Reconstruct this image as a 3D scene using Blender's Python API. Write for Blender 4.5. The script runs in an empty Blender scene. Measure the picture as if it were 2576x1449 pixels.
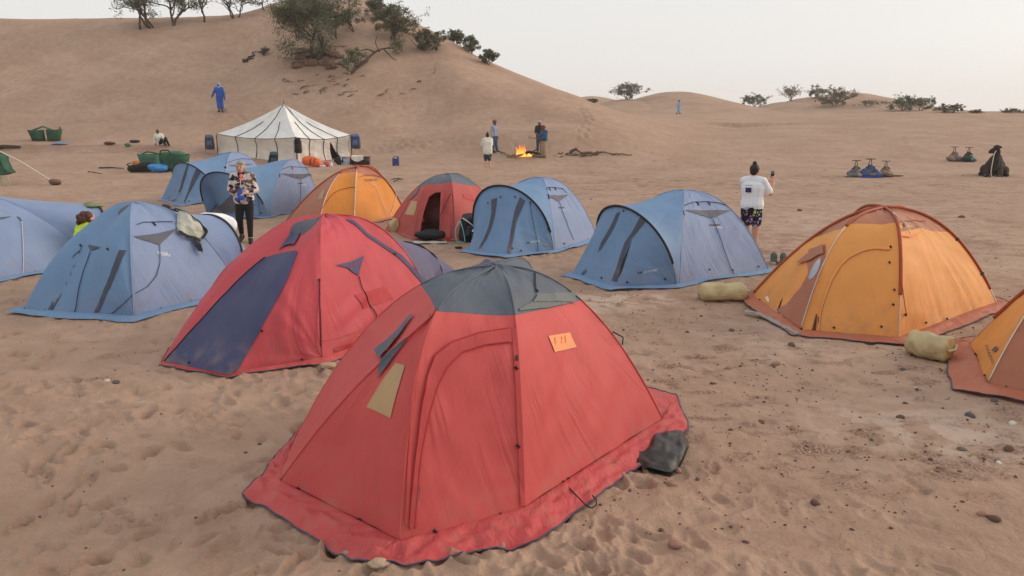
import bpy, bmesh, math, random
import numpy as np
from mathutils import Vector, Matrix

# ------------------------------------------------------------------ camera, sky, sun, exposure
SC = bpy.context.scene
COL = SC.collection
FPX, CXP, CYP, CAMH, HORIZ = 1937.0, 1288.0, 724.5, 2.65, 283.0
PITCH = math.atan((CYP - HORIZ) / FPX)
cam_data = bpy.data.cameras.new("camera")
cam_data.sensor_width = 36.0
cam_data.lens = 36.0 * FPX / 2576.0
cam_data.clip_start = 0.05
cam_data.clip_end = 6000.0
cam = bpy.data.objects.new("camera", cam_data)
COL.objects.link(cam)
cam.location = (0, 0, CAMH)
cam.rotation_euler = (math.pi / 2 - PITCH, 0, 0)
SC.camera = cam

SUN_AZ, SUN_EL = math.radians(76), math.radians(19)   # azimuth from +Y towards +X
world = bpy.data.worlds.new("World")
SC.world = world
world.use_nodes = True
wn, wl = world.node_tree.nodes, world.node_tree.links
wn.clear()
sky = wn.new("ShaderNodeTexSky")
sky.sky_type = 'NISHITA'
sky.sun_disc = False
sky.sun_elevation = math.radians(9)
sky.sun_rotation = SUN_AZ
sky.air_density = 1.0
sky.dust_density = 4.0
sky.ozone_density = 1.0
hsv = wn.new("ShaderNodeHueSaturation")
hsv.inputs['Saturation'].default_value = 0.45
veil = wn.new("ShaderNodeMixRGB")
veil.inputs[0].default_value = 0.72
veil.inputs[2].default_value = (9.1, 9.0, 8.85, 1)      # thin even cloud and dust
wbg = wn.new("ShaderNodeBackground")
wbg.inputs['Strength'].default_value = 0.083
wout = wn.new("ShaderNodeOutputWorld")
wl.new(sky.outputs[0], hsv.inputs['Color'])
wl.new(hsv.outputs[0], veil.inputs[1])
wl.new(veil.outputs[0], wbg.inputs['Color'])
wl.new(wbg.outputs[0], wout.inputs['Surface'])

sun_data = bpy.data.lights.new("sun", 'SUN')
sun_data.energy = 1.5
sun_data.angle = math.radians(40)
sun_data.color = (1.0, 0.80, 0.62)
sun = bpy.data.objects.new("sun", sun_data)
COL.objects.link(sun)
_sd = Vector((math.sin(SUN_AZ) * math.cos(SUN_EL), math.cos(SUN_AZ) * math.cos(SUN_EL), math.sin(SUN_EL)))
sun.rotation_euler = _sd.to_track_quat('Z', 'Y').to_euler()

SC.view_settings.view_transform = 'Standard'
SC.view_settings.look = 'None'
SC.view_settings.exposure = 0.52
SC.view_settings.gamma = 1.0
SC.view_settings.use_curve_mapping = False
SC.render.engine = 'CYCLES'
SC.cycles.use_denoising = True
SC.cycles.max_bounces = 8
SC.cycles.diffuse_bounces = 4
SC.cycles.transparent_max_bounces = 8

# ------------------------------------------------------------------ pixel <-> world
COSP, SINP = math.cos(PITCH), math.sin(PITCH)
def ray(px, py):
    a, b = (px - CXP) / FPX, -(py - CYP) / FPX
    return np.array([a, COSP + b * SINP, -SINP + b * COSP])
def G(px, py, z=0.0):
    r = ray(px, py); t = (z - CAMH) / r[2]
    return np.array([r[0] * t, r[1] * t, z])
def W(px, py, d):
    r = ray(px, py); t = d / r[1]
    return np.array([r[0] * t, d, CAMH + r[2] * t])
def proj(P):
    P = np.asarray(P, float)
    dz = P[..., 2] - CAMH
    f = P[..., 1] * COSP - dz * SINP; u = P[..., 1] * SINP + dz * COSP
    return CXP + FPX * P[..., 0] / f, CYP - FPX * u / f
def zpy(py, d):
    r = ray(CXP, py); return CAMH + d * r[2] / r[1]

# ------------------------------------------------------------------ numpy noise
def _hash(ix, iy, iz, seed):
    h = (ix.astype(np.int64) * 374761393 + iy.astype(np.int64) * 668265263 + iz.astype(np.int64) * 2147483647 + seed * 1274126177) & 0xffffffff
    h = ((h ^ (h >> 13)) * 1274126177) & 0xffffffff
    h = (h ^ (h >> 16)) & 0xffffff
    return h / float(0xffffff)
def vnoise(x, y, z=None, seed=0):
    x = np.asarray(x, float); y = np.asarray(y, float)
    z = np.zeros_like(x) if z is None else np.asarray(z, float)
    ix, iy, iz = np.floor(x), np.floor(y), np.floor(z)
    fx, fy, fz = x - ix, y - iy, z - iz
    fx, fy, fz = [f * f * f * (f * (f * 6 - 15) + 10) for f in (fx, fy, fz)]
    r = 0
    for dx in (0, 1):
        for dy in (0, 1):
            for dz in (0, 1):
                w = (fx if dx else 1 - fx) * (fy if dy else 1 - fy) * (fz if dz else 1 - fz)
                r = r + w * _hash(ix + dx, iy + dy, iz + dz, seed)
    return r * 2 - 1
def fbm(x, y, z=None, o=4, seed=0):
    r, a = 0, 0.5
    for i in range(o):
        k = 2.03 ** i
        r = r + a * vnoise(x * k, y * k, None if z is None else z * k, seed + i * 17)
        a *= 0.5
    return r
def sstep(a, b, x):
    t = np.clip((x - a) / (b - a), 0, 1); return t * t * (3 - 2 * t)

# ------------------------------------------------------------------ object helpers
def tag(o, label=None, cat=None, group=None, kind=None):
    if label: o["label"] = label
    if cat: o["category"] = cat
    if group: o["group"] = group
    if kind: o["kind"] = kind
    return o
def root(name, loc, label, cat, group=None):
    o = bpy.data.objects.new(name, None)
    o.empty_display_size = 0.2
    o.location = tuple(float(q) for q in loc)
    COL.objects.link(o)
    return tag(o, label, cat, group)
def worldloc(o):
    v = Vector((0, 0, 0))
    while o is not None:
        v = v + o.location; o = o.parent
    return np.array(v)
def mk(name, verts, faces, m, parent=None, uv=None, smooth=True, label=None):
    """verts are world coordinates; the object is linked (and parented) so that it stays there"""
    verts = np.asarray(verts, float)
    off = worldloc(parent) if parent is not None else np.zeros(3)
    me = bpy.data.meshes.new(name)
    me.from_pydata((verts - off).tolist(), [], [tuple(int(i) for i in f) for f in faces])
    if uv is not None:
        lay = me.uv_layers.new(name="uv")
        li = np.zeros(len(me.loops), dtype=np.int64)
        me.loops.foreach_get("vertex_index", li)
        lay.data.foreach_set("uv", np.asarray(uv, float)[li].astype(np.float32).ravel())
    if smooth:
        me.polygons.foreach_set("use_smooth", [True] * len(me.polygons))
    me.materials.append(m)
    me.update()
    o = bpy.data.objects.new(name, me)
    COL.objects.link(o)
    if parent is not None: o.parent = parent
    if label: o["label"] = label
    return o
def grid_faces(nu, nv, closed_u=False):
    f = []
    for j in range(nv - 1):
        for i in range(nu if closed_u else nu - 1):
            a = j * nu + i; b = j * nu + (i + 1) % nu
            f.append((a, b, b + nu, a + nu))
    return f
def join(*parts):
    V, F, n = [], [], 0
    for v, f in parts:
        V.append(np.asarray(v, float)); F += [tuple(i + n for i in q) for q in f]; n += len(v)
    return np.concatenate(V), F
def tube(pts, r, n=6, cap=True):
    pts = np.asarray(pts, float); m = len(pts)
    rr = np.full(m, r) if np.isscalar(r) else np.asarray(r, float)
    T = np.gradient(pts, axis=0); T /= np.linalg.norm(T, axis=1)[:, None] + 1e-12
    up = np.array([0, 0, 1.0]) if abs(T[0, 2]) < 0.9 else np.array([1.0, 0, 0])
    V = []
    N = np.cross(T[0], up); N /= np.linalg.norm(N)
    for i in range(m):
        N = N - T[i] * np.dot(N, T[i]); N /= np.linalg.norm(N) + 1e-12
        B = np.cross(T[i], N)
        a = np.arange(n) * 2 * math.pi / n
        V.append(pts[i] + rr[i] * (np.cos(a)[:, None] * N + np.sin(a)[:, None] * B))
    V = np.concatenate(V); F = grid_faces(n, m, True)
    if cap:
        F.append(tuple(range(n - 1, -1, -1))); F.append(tuple(range((m - 1) * n, m * n)))
    return V, F
def box(c, s, rz=0.0, taper=1.0, rx=0.0):
    sx, sy, sz = s[0] / 2, s[1] / 2, s[2] / 2
    v = np.array([[x * sx * (taper if z > 0 else 1), y * sy * (taper if z > 0 else 1), z * sz] for z in (-1, 1) for y in (-1, 1) for x in (-1, 1)])
    if rx: v = v @ np.array([[1, 0, 0], [0, math.cos(rx), math.sin(rx)], [0, -math.sin(rx), math.cos(rx)]])
    v = v @ np.array([[math.cos(rz), math.sin(rz), 0], [-math.sin(rz), math.cos(rz), 0], [0, 0, 1]])
    return v + np.asarray(c, float), [(0, 2, 3, 1), (4, 5, 7, 6), (0, 1, 5, 4), (2, 6, 7, 3), (0, 4, 6, 2), (1, 3, 7, 5)]
def ellipsoid(c, r, rz=0.0, n=14, m=9, rx=0.0, ry=0.0):
    th = np.linspace(0, math.pi, m)[:, None]; ph = (np.arange(n) * 2 * math.pi / n)[None, :]
    v = np.stack([np.sin(th) * np.cos(ph) * r[0], np.sin(th) * np.sin(ph) * r[1], np.cos(th) * np.ones_like(ph) * r[2]], -1).reshape(-1, 3)
    Mx = Matrix.Rotation(rz, 3, 'Z') @ Matrix.Rotation(ry, 3, 'Y') @ Matrix.Rotation(rx, 3, 'X')
    v = v @ np.array(Mx).T
    return v + np.asarray(c, float), grid_faces(n, m, True)
def capsule(p0, r0, p1, r1, n=10):
    p0, p1 = np.asarray(p0, float), np.asarray(p1, float)
    ax = p1 - p0; L = np.linalg.norm(ax); ax = ax / (L + 1e-9)
    pts, rr = [], []
    for a in np.linspace(0.02, math.pi / 2, 4):
        pts.append(p0 - ax * r0 * math.cos(a)); rr.append(r0 * math.sin(a))
    for a in np.linspace(math.pi / 2, 0.02, 4):
        pts.append(p1 + ax * r1 * math.cos(a)); rr.append(r1 * math.sin(a))
    pts = np.array(pts)
    up = np.array([0, 0, 1.0]) if abs(ax[2]) < 0.9 else np.array([1.0, 0, 0])
    N = np.cross(ax, up); N /= np.linalg.norm(N); B = np.cross(ax, N)
    a = np.arange(n) * 2 * math.pi / n
    V = np.concatenate([p + r * (np.cos(a)[:, None] * N + np.sin(a)[:, None] * B) for p, r in zip(pts, rr)])
    F = grid_faces(n, len(pts), True)
    F.append(tuple(range(n - 1, -1, -1))); F.append(tuple(range((len(pts) - 1) * n, len(pts) * n)))
    return V, F
PENDING = []
def blob(name, shapes, m, parent=None, voxel=0.02, smooth=4, label=None):
    """many overlapping closed shapes fused to one continuous skin (voxel remesh, baked at the end)"""
    v, f = join(*shapes)
    o = mk(name, v, f, m, parent, label=label)
    md = o.modifiers.new("r", 'REMESH'); md.mode = 'VOXEL'; md.voxel_size = voxel; md.use_smooth_shade = True
    if smooth:
        ms = o.modifiers.new("s", 'SMOOTH'); ms.factor = 0.5; ms.iterations = smooth
    PENDING.append(o)
    return o
def bake_pending():
    dg = bpy.context.evaluated_depsgraph_get()
    new = []
    for o in PENDING:
        new.append(bpy.data.meshes.new_from_object(o.evaluated_get(dg)))
    for o, me in zip(PENDING, new):
        o.modifiers.clear()
        old = o.data; me.name = o.name; o.data = me
        me.polygons.foreach_set("use_smooth", [True] * len(me.polygons))
        bpy.data.meshes.remove(old)

# ------------------------------------------------------------------ materials
def srgb(r, g, b):
    f = lambda c: (c / 255 / 12.92) if c / 255 <= 0.04045 else ((c / 255 + 0.055) / 1.055) ** 2.4
    return (f(r), f(g), f(b))
def newmat(name):
    m = bpy.data.materials.new(name); m.use_nodes = True
    n, l = m.node_tree.nodes, m.node_tree.links
    return m, n, l, n["Principled BSDF"]
def mat(name, col, rough=0.75, var=0.12, scale=9.0, bump=0.0, bscale=40.0, bdist=0.01, metal=0.0, spec=0.3, col2=None, thr=None):
    m, n, l, b = newmat(name)
    b.inputs['Roughness'].default_value = rough
    b.inputs['Metallic'].default_value = metal
    b.inputs['Specular IOR Level'].default_value = spec
    tc = n.new("ShaderNodeTexCoord")
    nz = n.new("ShaderNodeTexNoise"); nz.inputs['Scale'].default_value = scale; nz.inputs['Detail'].default_value = 5
    l.new(tc.outputs['Object'], nz.inputs['Vector'])
    r = n.new("ShaderNodeValToRGB")
    c2 = col2 if col2 else tuple(min(1, c * (1 + var)) for c in col)
    c1 = col if col2 else tuple(c * (1 - var) for c in col)
    r.color_ramp.elements[0].position, r.color_ramp.elements[1].position = thr if thr else (0.3, 0.7)
    r.color_ramp.elements[0].color = (*c1, 1); r.color_ramp.elements[1].color = (*c2, 1)
    l.new(nz.outputs[0], r.inputs[0]); l.new(r.outputs[0], b.inputs['Base Color'])
    if bump:
        nb = n.new("ShaderNodeTexNoise"); nb.inputs['Scale'].default_value = bscale; nb.inputs['Detail'].default_value = 4
        l.new(tc.outputs['Object'], nb.inputs['Vector'])
        bp = n.new("ShaderNodeBump"); bp.inputs['Strength'].default_value = bump; bp.inputs['Distance'].default_value = bdist
        l.new(nb.outputs[0], bp.inputs['Height']); l.new(bp.outputs[0], b.inputs['Normal'])
    return m
def fabric(name, col, trans=0.24, wr=0.5, rough=0.62, dust=0.5, crinkle=0.0):
    """coated tent nylon: lets some light through, creases along the panel, sand dust near the ground"""
    m, n, l, b = newmat(name)
    b.inputs['Roughness'].default_value = rough
    b.inputs['Specular IOR Level'].default_value = 0.35
    uvn = n.new("ShaderNodeUVMap"); uvn.uv_map = "uv"
    geo = n.new("ShaderNodeNewGeometry"); sep = n.new("ShaderNodeSeparateXYZ")
    l.new(geo.outputs['Position'], sep.inputs[0])
    nz = n.new("ShaderNodeTexNoise"); nz.inputs['Scale'].default_value = 2.2; nz.inputs['Detail'].default_value = 6
    l.new(geo.outputs['Position'], nz.inputs['Vector'])
    r = n.new("ShaderNodeValToRGB")
    r.color_ramp.elements[0].position, r.color_ramp.elements[1].position = 0.32, 0.68
    r.color_ramp.elements[0].color = (*[c * 0.93 for c in col], 1); r.color_ramp.elements[1].color = (*[min(1, c * 1.06 + 0.004) for c in col], 1)
    l.new(nz.outputs[0], r.inputs[0])
    # dust
    mr = n.new("ShaderNodeMapRange"); mr.inputs[1].default_value = 0.42; mr.inputs[2].default_value = 0.0
    mr.inputs[3].default_value = 0.0; mr.inputs[4].default_value = 1.0
    l.new(sep.outputs[2], mr.inputs[0])
    nd = n.new("ShaderNodeTexNoise"); nd.inputs['Scale'].default_value = 7; nd.inputs['Detail'].default_value = 7
    l.new(geo.outputs['Position'], nd.inputs['Vector'])
    rd = n.new("ShaderNodeMapRange"); rd.inputs[1].default_value = 0.45; rd.inputs[2].default_value = 0.75
    l.new(nd.outputs[0], rd.inputs[0])
    mu = n.new("ShaderNodeMath"); mu.operation = 'MULTIPLY'; l.new(mr.outputs[0], mu.inputs[0]); l.new(rd.outputs[0], mu.inputs[1])
    mu2 = n.new("ShaderNodeMath"); mu2.operation = 'MULTIPLY'; mu2.inputs[1].default_value = dust; l.new(mu.outputs[0], mu2.inputs[0])
    mx = n.new("ShaderNodeMixRGB"); mx.inputs[2].default_value = (0.40, 0.27, 0.19, 1)
    l.new(mu2.outputs[0], mx.inputs[0]); l.new(r.outputs[0], mx.inputs[1])
    l.new(mx.outputs[0], b.inputs['Base Color'])
    # creases
    last = None
    for k, (rot, sx, sy, st, dist) in enumerate(((0.42, 8.5, 1.0, wr, 0.030), (-0.55, 12.0, 1.3, wr * 0.6, 0.018), (0.2, 17.0, 17.0, 0.12 + crinkle, 0.006 + 0.014 * crinkle))):
        mr_ = n.new("ShaderNodeMapping"); mr_.inputs['Rotation'].default_value = (0, 0, rot); l.new(uvn.outputs[0], mr_.inputs['Vector'])
        mp = n.new("ShaderNodeMapping"); mp.inputs['Scale'].default_value = (sx, sy, 1)
        l.new(mr_.outputs[0], mp.inputs['Vector'])
        t = n.new("ShaderNodeTexNoise"); t.inputs['Scale'].default_value = 1.0; t.inputs['Detail'].default_value = 2.5; t.inputs['Distortion'].default_value = 0.6
        l.new(mp.outputs[0], t.inputs['Vector'])
        bp = n.new("ShaderNodeBump"); bp.inputs['Distance'].default_value = dist
        if k < 2:     # folds come in patches, not everywhere
            pn = n.new("ShaderNodeTexNoise"); pn.inputs['Scale'].default_value = 1.7 + k; pn.inputs['Detail'].default_value = 2; l.new(uvn.outputs[0], pn.inputs['Vector'])
            pr_ = n.new("ShaderNodeMapRange"); pr_.inputs[1].default_value = 0.40; pr_.inputs[2].default_value = 0.66; pr_.inputs[3].default_value = 0.05; pr_.inputs[4].default_value = min(1, st * 1.7); l.new(pn.outputs[0], pr_.inputs[0]); l.new(pr_.outputs[0], bp.inputs['Strength'])
        else: bp.inputs['Strength'].default_value = min(1, st)
        l.new(t.outputs[0], bp.inputs['Height'])
        if last is not None: l.new(last.outputs[0], bp.inputs['Normal'])
        last = bp
    l.new(last.outputs[0], b.inputs['Normal'])
    if trans > 0:
        tr = n.new("ShaderNodeBsdfTranslucent"); l.new(mx.outputs[0], tr.inputs['Color']); l.new(last.outputs[0], tr.inputs['Normal'])
        ms = n.new("ShaderNodeMixShader"); ms.inputs[0].default_value = trans
        l.new(b.outputs[0], ms.inputs[1]); l.new(tr.outputs[0], ms.inputs[2])
        l.new(ms.outputs[0], n["Material Output"].inputs['Surface'])
    return m
# ------------------------------------------------------------------ terrain
def pchip_slopes(x, y):
    """x, y: (N, K) arrays"""
    h = np.diff(x, axis=1); d = np.diff(y, axis=1) / h
    m = np.zeros_like(y)
    w1 = 2 * h[:, 1:] + h[:, :-1]; w2 = h[:, 1:] + 2 * h[:, :-1]
    same = d[:, :-1] * d[:, 1:] > 0
    with np.errstate(divide='ignore', invalid='ignore'):
        mm = (w1 + w2) / (w1 / d[:, :-1] + w2 / d[:, 1:])
    m[:, 1:-1] = np.where(same, mm, 0)
    m[:, 0] = d[:, 0]; m[:, -1] = 0
    return m
def pchip_eval(x, y, m, q):
    """evaluate row-wise: x,y,m (N,K), q (N,Q)"""
    K = x.shape[1]
    out = np.zeros_like(q)
    for i in range(x.shape[0]):
        idx = np.clip(np.searchsorted(x[i], q[i]) - 1, 0, K - 2)
        h = x[i, idx + 1] - x[i, idx]; t = (q[i] - x[i, idx]) / h
        t = np.clip(t, 0, 1)
        out[i] = (y[i, idx] * (1 + 2 * t) * (1 - t) ** 2 + m[i, idx] * h * t * (1 - t) ** 2 + y[i, idx + 1] * t * t * (3 - 2 * t) + m[i, idx + 1] * h * t * t * (t - 1))
    return out
ZB = 2.35
def _col(px, ledge, lip, toe, mid, crest, back=None, z1=None):
    p = [(39.0, 0.0), ledge, lip, toe, mid, crest]
    r = []
    for i, (d, v) in enumerate(p):
        r.append((d, v if i == 0 else zpy(v, d)))
    cd, cz = r[-1]
    r.append(back if back else (cd + 16, max(ZB, cz * 0.55)))
    r.append((125.0, ZB))
    return px, r
COLS = [
    _col(-1400, (44.5, 379), (45.3, 363), (47, 352), (57, 210), (74, 60)),
    _col(-500, (44.5, 379), (45.3, 363), (47, 352), (57, 205), (73, 50)),
    _col(0, (44.5, 379), (45.3, 364), (47, 353), (57, 200), (72, 47)),
    _col(300, (44.5, 379), (45.3, 365), (47, 354), (57, 200), (72, 48)),
    _col(500, (44.5, 380), (45.6, 367), (47, 354), (57, 198), (72, 45)),
    _col(620, (44.5, 382), (46, 365), (47.5, 350), (57, 190), (72, 38)),
    _col(700, (44.5, 385), (46, 368), (47.5, 350), (57, 175), (73, 14)),
    _col(790, (44.5, 386), (46, 370), (48, 345), (57, 165), (74, -8)),
    _col(870, (44.5, 388), (46, 370), (48, 342), (57, 160), (74.5, -14)),
    _col(960, (44.5, 390), (46, 365), (48, 340), (58, 150), (73, 6)),
    _col(1050, (43.5, 392), (46.5, 352), (49, 330), (58, 160), (69, 58)),
    _col(1130, (43, 394), (46.5, 342), (49, 322), (57.5, 155), (67, 95)),
    _col(1200, (43, 395), (46, 335), (48.5, 322), (55.5, 200), (65, 140)),
    _col(1300, (42.5, 396), (45.6, 326), (48, 320), (53.5, 240), (63, 183)),
    _col(1400, (42.5, 396), (46, 319), (48, 312), (52, 264), (61, 225)),
    _col(1450, (42.5, 396), (46.5, 318), (48, 310), (51.5, 275), (60, 243)),
    _col(1500, (42.5, 396), (47, 320), (48.5, 310), (51.5, 288), (60, 262)),
    _col(1600, (42.5, 397), (48, 333), (50, 324), (54, 308), (63, 292)),
    _col(1700, (42.5, 398), (50, 352), (53, 340), (58, 326), (68, 306)),
    _col(1800, (42.5, 400), (50, 362), (55, 347), (62, 334), (74, 308)),
    _col(2000, (42.5, 402), (50, 364), (58, 338), (68, 315), (86, 294), (104, ZB + 0.05)),
    _col(2200, (42.5, 404), (50, 364), (58, 335), (68, 308), (86, 286), (104, ZB)),
    _col(2350, (42.5, 404), (50, 362), (58, 332), (68, 303), (84, 281), (104, ZB - 0.3)),
    _col(2576, (42.5, 404), (50, 362), (58, 332), (68, 304), (82, 283), (104, ZB - 0.4)),
    _col(3600, (42.5, 404), (50, 362), (58, 332), (68, 304), (82, 283), (104, ZB - 0.4)),
]
_cpx = np.array([c[0] for c in COLS], float)
_cA = (_cpx - CXP) * COSP / FPX
_cD = np.array([[q[0] for q in c[1]] for c in COLS]); _cZ = np.array([[q[1] for q in c[1]] for c in COLS])
TA = np.linspace(_cA[0], _cA[-1], 420)
def _across(Y):
    x = np.repeat(_cA[None, :], Y.shape[1], 0); y = Y.T.copy()
    return pchip_eval(x, y, pchip_slopes(x, y), np.repeat(TA[None, :], Y.shape[1], 0)).T
_tD, _tZ = _across(_cD), _across(_cZ)
TD = np.concatenate([np.linspace(0, 30, 16)[:-1], np.linspace(30, 130, 501)])
_x = np.concatenate([np.zeros((len(TA), 1)), _tD], 1); _y = np.concatenate([np.zeros((len(TA), 1)), _tZ], 1)
TZ = pchip_eval(_x, _y, pchip_slopes(_x, _y), np.repeat(TD[None, :], len(TA), 0))
_k = np.array([1, 2, 3, 2, 1.]) / 9
for _ in range(4): TZ = np.apply_along_axis(lambda v: np.convolve(np.pad(v, 2, mode='edge'), _k, 'valid'), 0, TZ)
FAR = []   # px, py crest, distance, half width x, half depth y, skew
for px, py, d, sx, sy in ((1700, 231, 128, 8.0, 13), (1752, 246, 122, 7, 10), (1490, 242, 150, 7, 12), (1575, 250, 124, 6, 10), (1420, 262, 150, 8, 14),
                          (2125, 234, 132, 8.5, 14), (2050, 243, 128, 6.0, 10), (2200, 255, 124, 7.5, 10), (1985, 256, 126, 5, 9), (2320, 274, 118, 8, 10),
                          (2560, 279, 210, 22, 20), (-400, 100, 190, 60, 40)):
    z = zpy(py, d); FAR.append(((px - CXP) * COSP / FPX * d, d, sx, sy, z - ZB))
def ground_z(x, y, micro=True):
    x = np.asarray(x, float); y = np.asarray(y, float)
    r = np.hypot(x, y)
    az = np.arctan2(x, y)
    a = np.tan(np.clip(az, -0.75, 0.75))
    d = np.where(np.abs(az) <= 0.75, y, r * math.cos(0.75))
    ia = np.clip((a - TA[0]) / (TA[1] - TA[0]), 0, len(TA) - 1.001)
    dc = np.clip(d, 0, 129.9)
    idd = np.where(dc < 30, dc / 2.0, 15 + (dc - 30) / 0.2)
    idd = np.clip(idd, 0, len(TD) - 1.001)
    i0, j0 = ia.astype(int), idd.astype(int); fa, fd = ia - i0, idd - j0
    z = (TZ[i0, j0] * (1 - fa) * (1 - fd) + TZ[i0 + 1, j0] * fa * (1 - fd) + TZ[i0, j0 + 1] * (1 - fa) * fd + TZ[i0 + 1, j0 + 1] * fa * fd)
    z = np.where(d > 128, ZB, z)
    for (fx, fy, sx, sy, h) in FAR:
        q = ((x - fx) / sx) ** 2 + ((y - fy) / sy) ** 2
        q = np.clip(q, 0, 40)
        z = np.where(y > 70, np.maximum(z, ZB - 0.2 + (h + 0.2) * np.exp(-q * 0.55) - 0.02 * q), z)
    w = 1 - sstep(1.25, 2.2, np.abs(az))
    z = z * w
    far = sstep(20, 60, r)
    if micro:
        z = z + far * 0.16 * fbm(x / 7, y / 7, o=3, seed=5) + sstep(120, 260, r) * 1.2 * fbm(x / 45, y / 45, o=3, seed=9)
        z = z + (1 - far) * 0.035 * fbm(x / 1.7, y / 1.7, o=2, seed=3)
    return z
_GD = np.concatenate([np.linspace(2.5, 60, 3000), np.geomspace(60.02, 900, 3000)])
def on_ground(px, py):
    r = ray(px, py); t = _GD / r[1]
    X, Z = r[0] * t, CAMH + r[2] * t
    gz = ground_z(X, _GD)
    i = np.argmax(Z < gz)
    if not (Z < gz).any(): i = len(_GD) - 1
    return np.array([X[i], _GD[i], gz[i]])
def gz1(x, y): return float(ground_z(np.array([x]), np.array([y]))[0])

# polar sheet: fine inside the view, coarse elsewhere, out to the horizon
_azf = np.linspace(-0.74, 0.74, 660)
_azc = np.linspace(0.74, 2 * math.pi - 0.74, 90)[1:-1]
AZ = np.concatenate([_azf, _azc])
RR = np.concatenate([np.geomspace(0.4, 3.3, 24)[:-1], np.geomspace(3.3, 130, 980)[:-1], np.geomspace(130, 900, 70)])
_X = np.sin(AZ)[None, :] * RR[:, None]; _Y = np.cos(AZ)[None, :] * RR[:, None]
_Z = ground_z(_X, _Y)
rng = np.random.default_rng(11)
# small relief of trampled sand
near = (RR < 60)
xs, ys = _X[near], _Y[near]
fine = 1 - sstep(25, 58, np.hypot(xs, ys))
sandy = 0.45 + 0.55 * (1 - sstep(-0.5, 4.0, xs - 0.25 * (ys - 5)))          # soft sand left, firmer ground right
_Z[near] += fine * sandy * (0.030 * fbm(xs / 0.42, ys / 0.30, o=3, seed=21) + 0.030 * np.abs(fbm(xs / 0.21, ys / 0.15, o=3, seed=33)) * (0.4 + fbm(xs / 1.5, ys / 1.5, o=2, seed=35)))
_Z[near] += fine * sandy * 0.050 * (0.22 - np.abs(fbm(xs / 0.62 + 1.5 * fbm(xs / 2, ys / 2, o=2, seed=6), ys / 0.34, o=3, seed=55))) * sstep(-.25, .25, fbm(xs / 2.2, ys / 1.4, o=2, seed=56))
_Z[near] += fine * 0.012 * fbm(xs / 0.9 + 3, ys / 0.5, o=3, seed=44)
_M = len(AZ)
_dm = (RR > 42) & (RR < 95)
_xd, _yd = _X[_dm], _Y[_dm]
_wp = 1.2 * fbm(_xd / 5, _yd / 5, o=3, seed=61)
_Z[_dm] += sstep(44, 50, np.hypot(_xd, _yd)) * (0.016 * np.sin((_xd * 0.55 + _yd * 0.83) * 2 * math.pi / 1.1 + 3.5 * _wp) * sstep(-.15, .3, fbm(_xd / 9, _yd / 9, o=2, seed=62)) + 0.05 * fbm(_xd / 2.6, _yd / 2.0, o=3, seed=63))
def pit(x, y, L, B, ang, dep, rim=0.45):
    r0 = math.hypot(x, y); a0 = math.atan2(x, y); R = L * 2.4
    i0, i1 = np.searchsorted(RR, [r0 - R, r0 + R])
    j0, j1 = np.searchsorted(_azf, [a0 - R / r0, a0 + R / r0])
    if i1 <= i0 or j1 <= j0: return
    dx, dy = _X[i0:i1, j0:j1] - x, _Y[i0:i1, j0:j1] - y
    u = dx * math.cos(ang) + dy * math.sin(ang); v = -dx * math.sin(ang) + dy * math.cos(ang)
    q = np.sqrt((u / L) ** 2 + (v / B) ** 2)
    q = q * (1 + 0.35 * vnoise(dx / 0.09 + x * 7, dy / 0.09 + y * 3, seed=2))
    _Z[i0:i1, j0:j1] += -dep * (1 - sstep(0.35, 1.0, q)) + rim * dep * np.exp(-((q - 1.25) / 0.28) ** 2)
for k in range(2600):
    y = 3.2 + 24 * rng.random() ** 1.5; x = (rng.random() * 2 - 1) * 0.72 * y
    soft = 0.5 if x > 1.0 + 0.2 * (y - 5) else 1.0
    if soft < 1 and rng.random() < 0.5: continue
    pit(x, y, rng.uniform(0.08, 0.16), rng.uniform(0.04, 0.08), rng.uniform(0, 3.14), soft * rng.uniform(0.010, 0.040), rng.uniform(0.1, 0.7))
def trail(pts, step=0.55, dep=0.05, L=0.24):
    P = [on_ground(*p) for p in pts]
    k = 0
    for A, B in zip(P[:-1], P[1:]):
        n = max(1, int(np.linalg.norm(B - A) / step))
        ang = math.atan2(B[1] - A[1], B[0] - A[0])
        for i in range(n):
            p = A + (B - A) * i / n; k += 1
            s = 0.16 if k % 2 else -0.16
            pit(p[0] - math.sin(ang) * s + rng.normal() * 0.06, p[1] + math.cos(ang) * s, L, L * 0.6, ang, dep)
trail([(1466, 352), (1468, 320), (1480, 300), (1462, 268)], 0.5, 0.08, 0.30)
trail([(545, 290), (570, 215), (610, 150), (650, 90), (690, 45)], 0.7, 0.09, 0.32)
trail([(560, 283), (620, 300), (700, 330)], 0.7, 0.07, 0.3)
for cx, cy, sx, sy, n in ((1130, 360, 130, 16, 60), (1010, 365, 100, 18, 50), (2250, 400, 300, 50, 110), (1700, 420, 300, 30, 60), (1000, 250, 120, 40, 25), (300, 420, 250, 40, 50), (2300, 340, 250, 18, 40)):
    for k in range(n):
        p = on_ground(cx + rng.normal() * sx * 0.6, cy + rng.normal() * sy * 0.6)
        pit(p[0], p[1], rng.uniform(0.2, 0.34), rng.uniform(0.12, 0.2), rng.uniform(0, 3.14), rng.uniform(0.025, 0.06))
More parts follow.
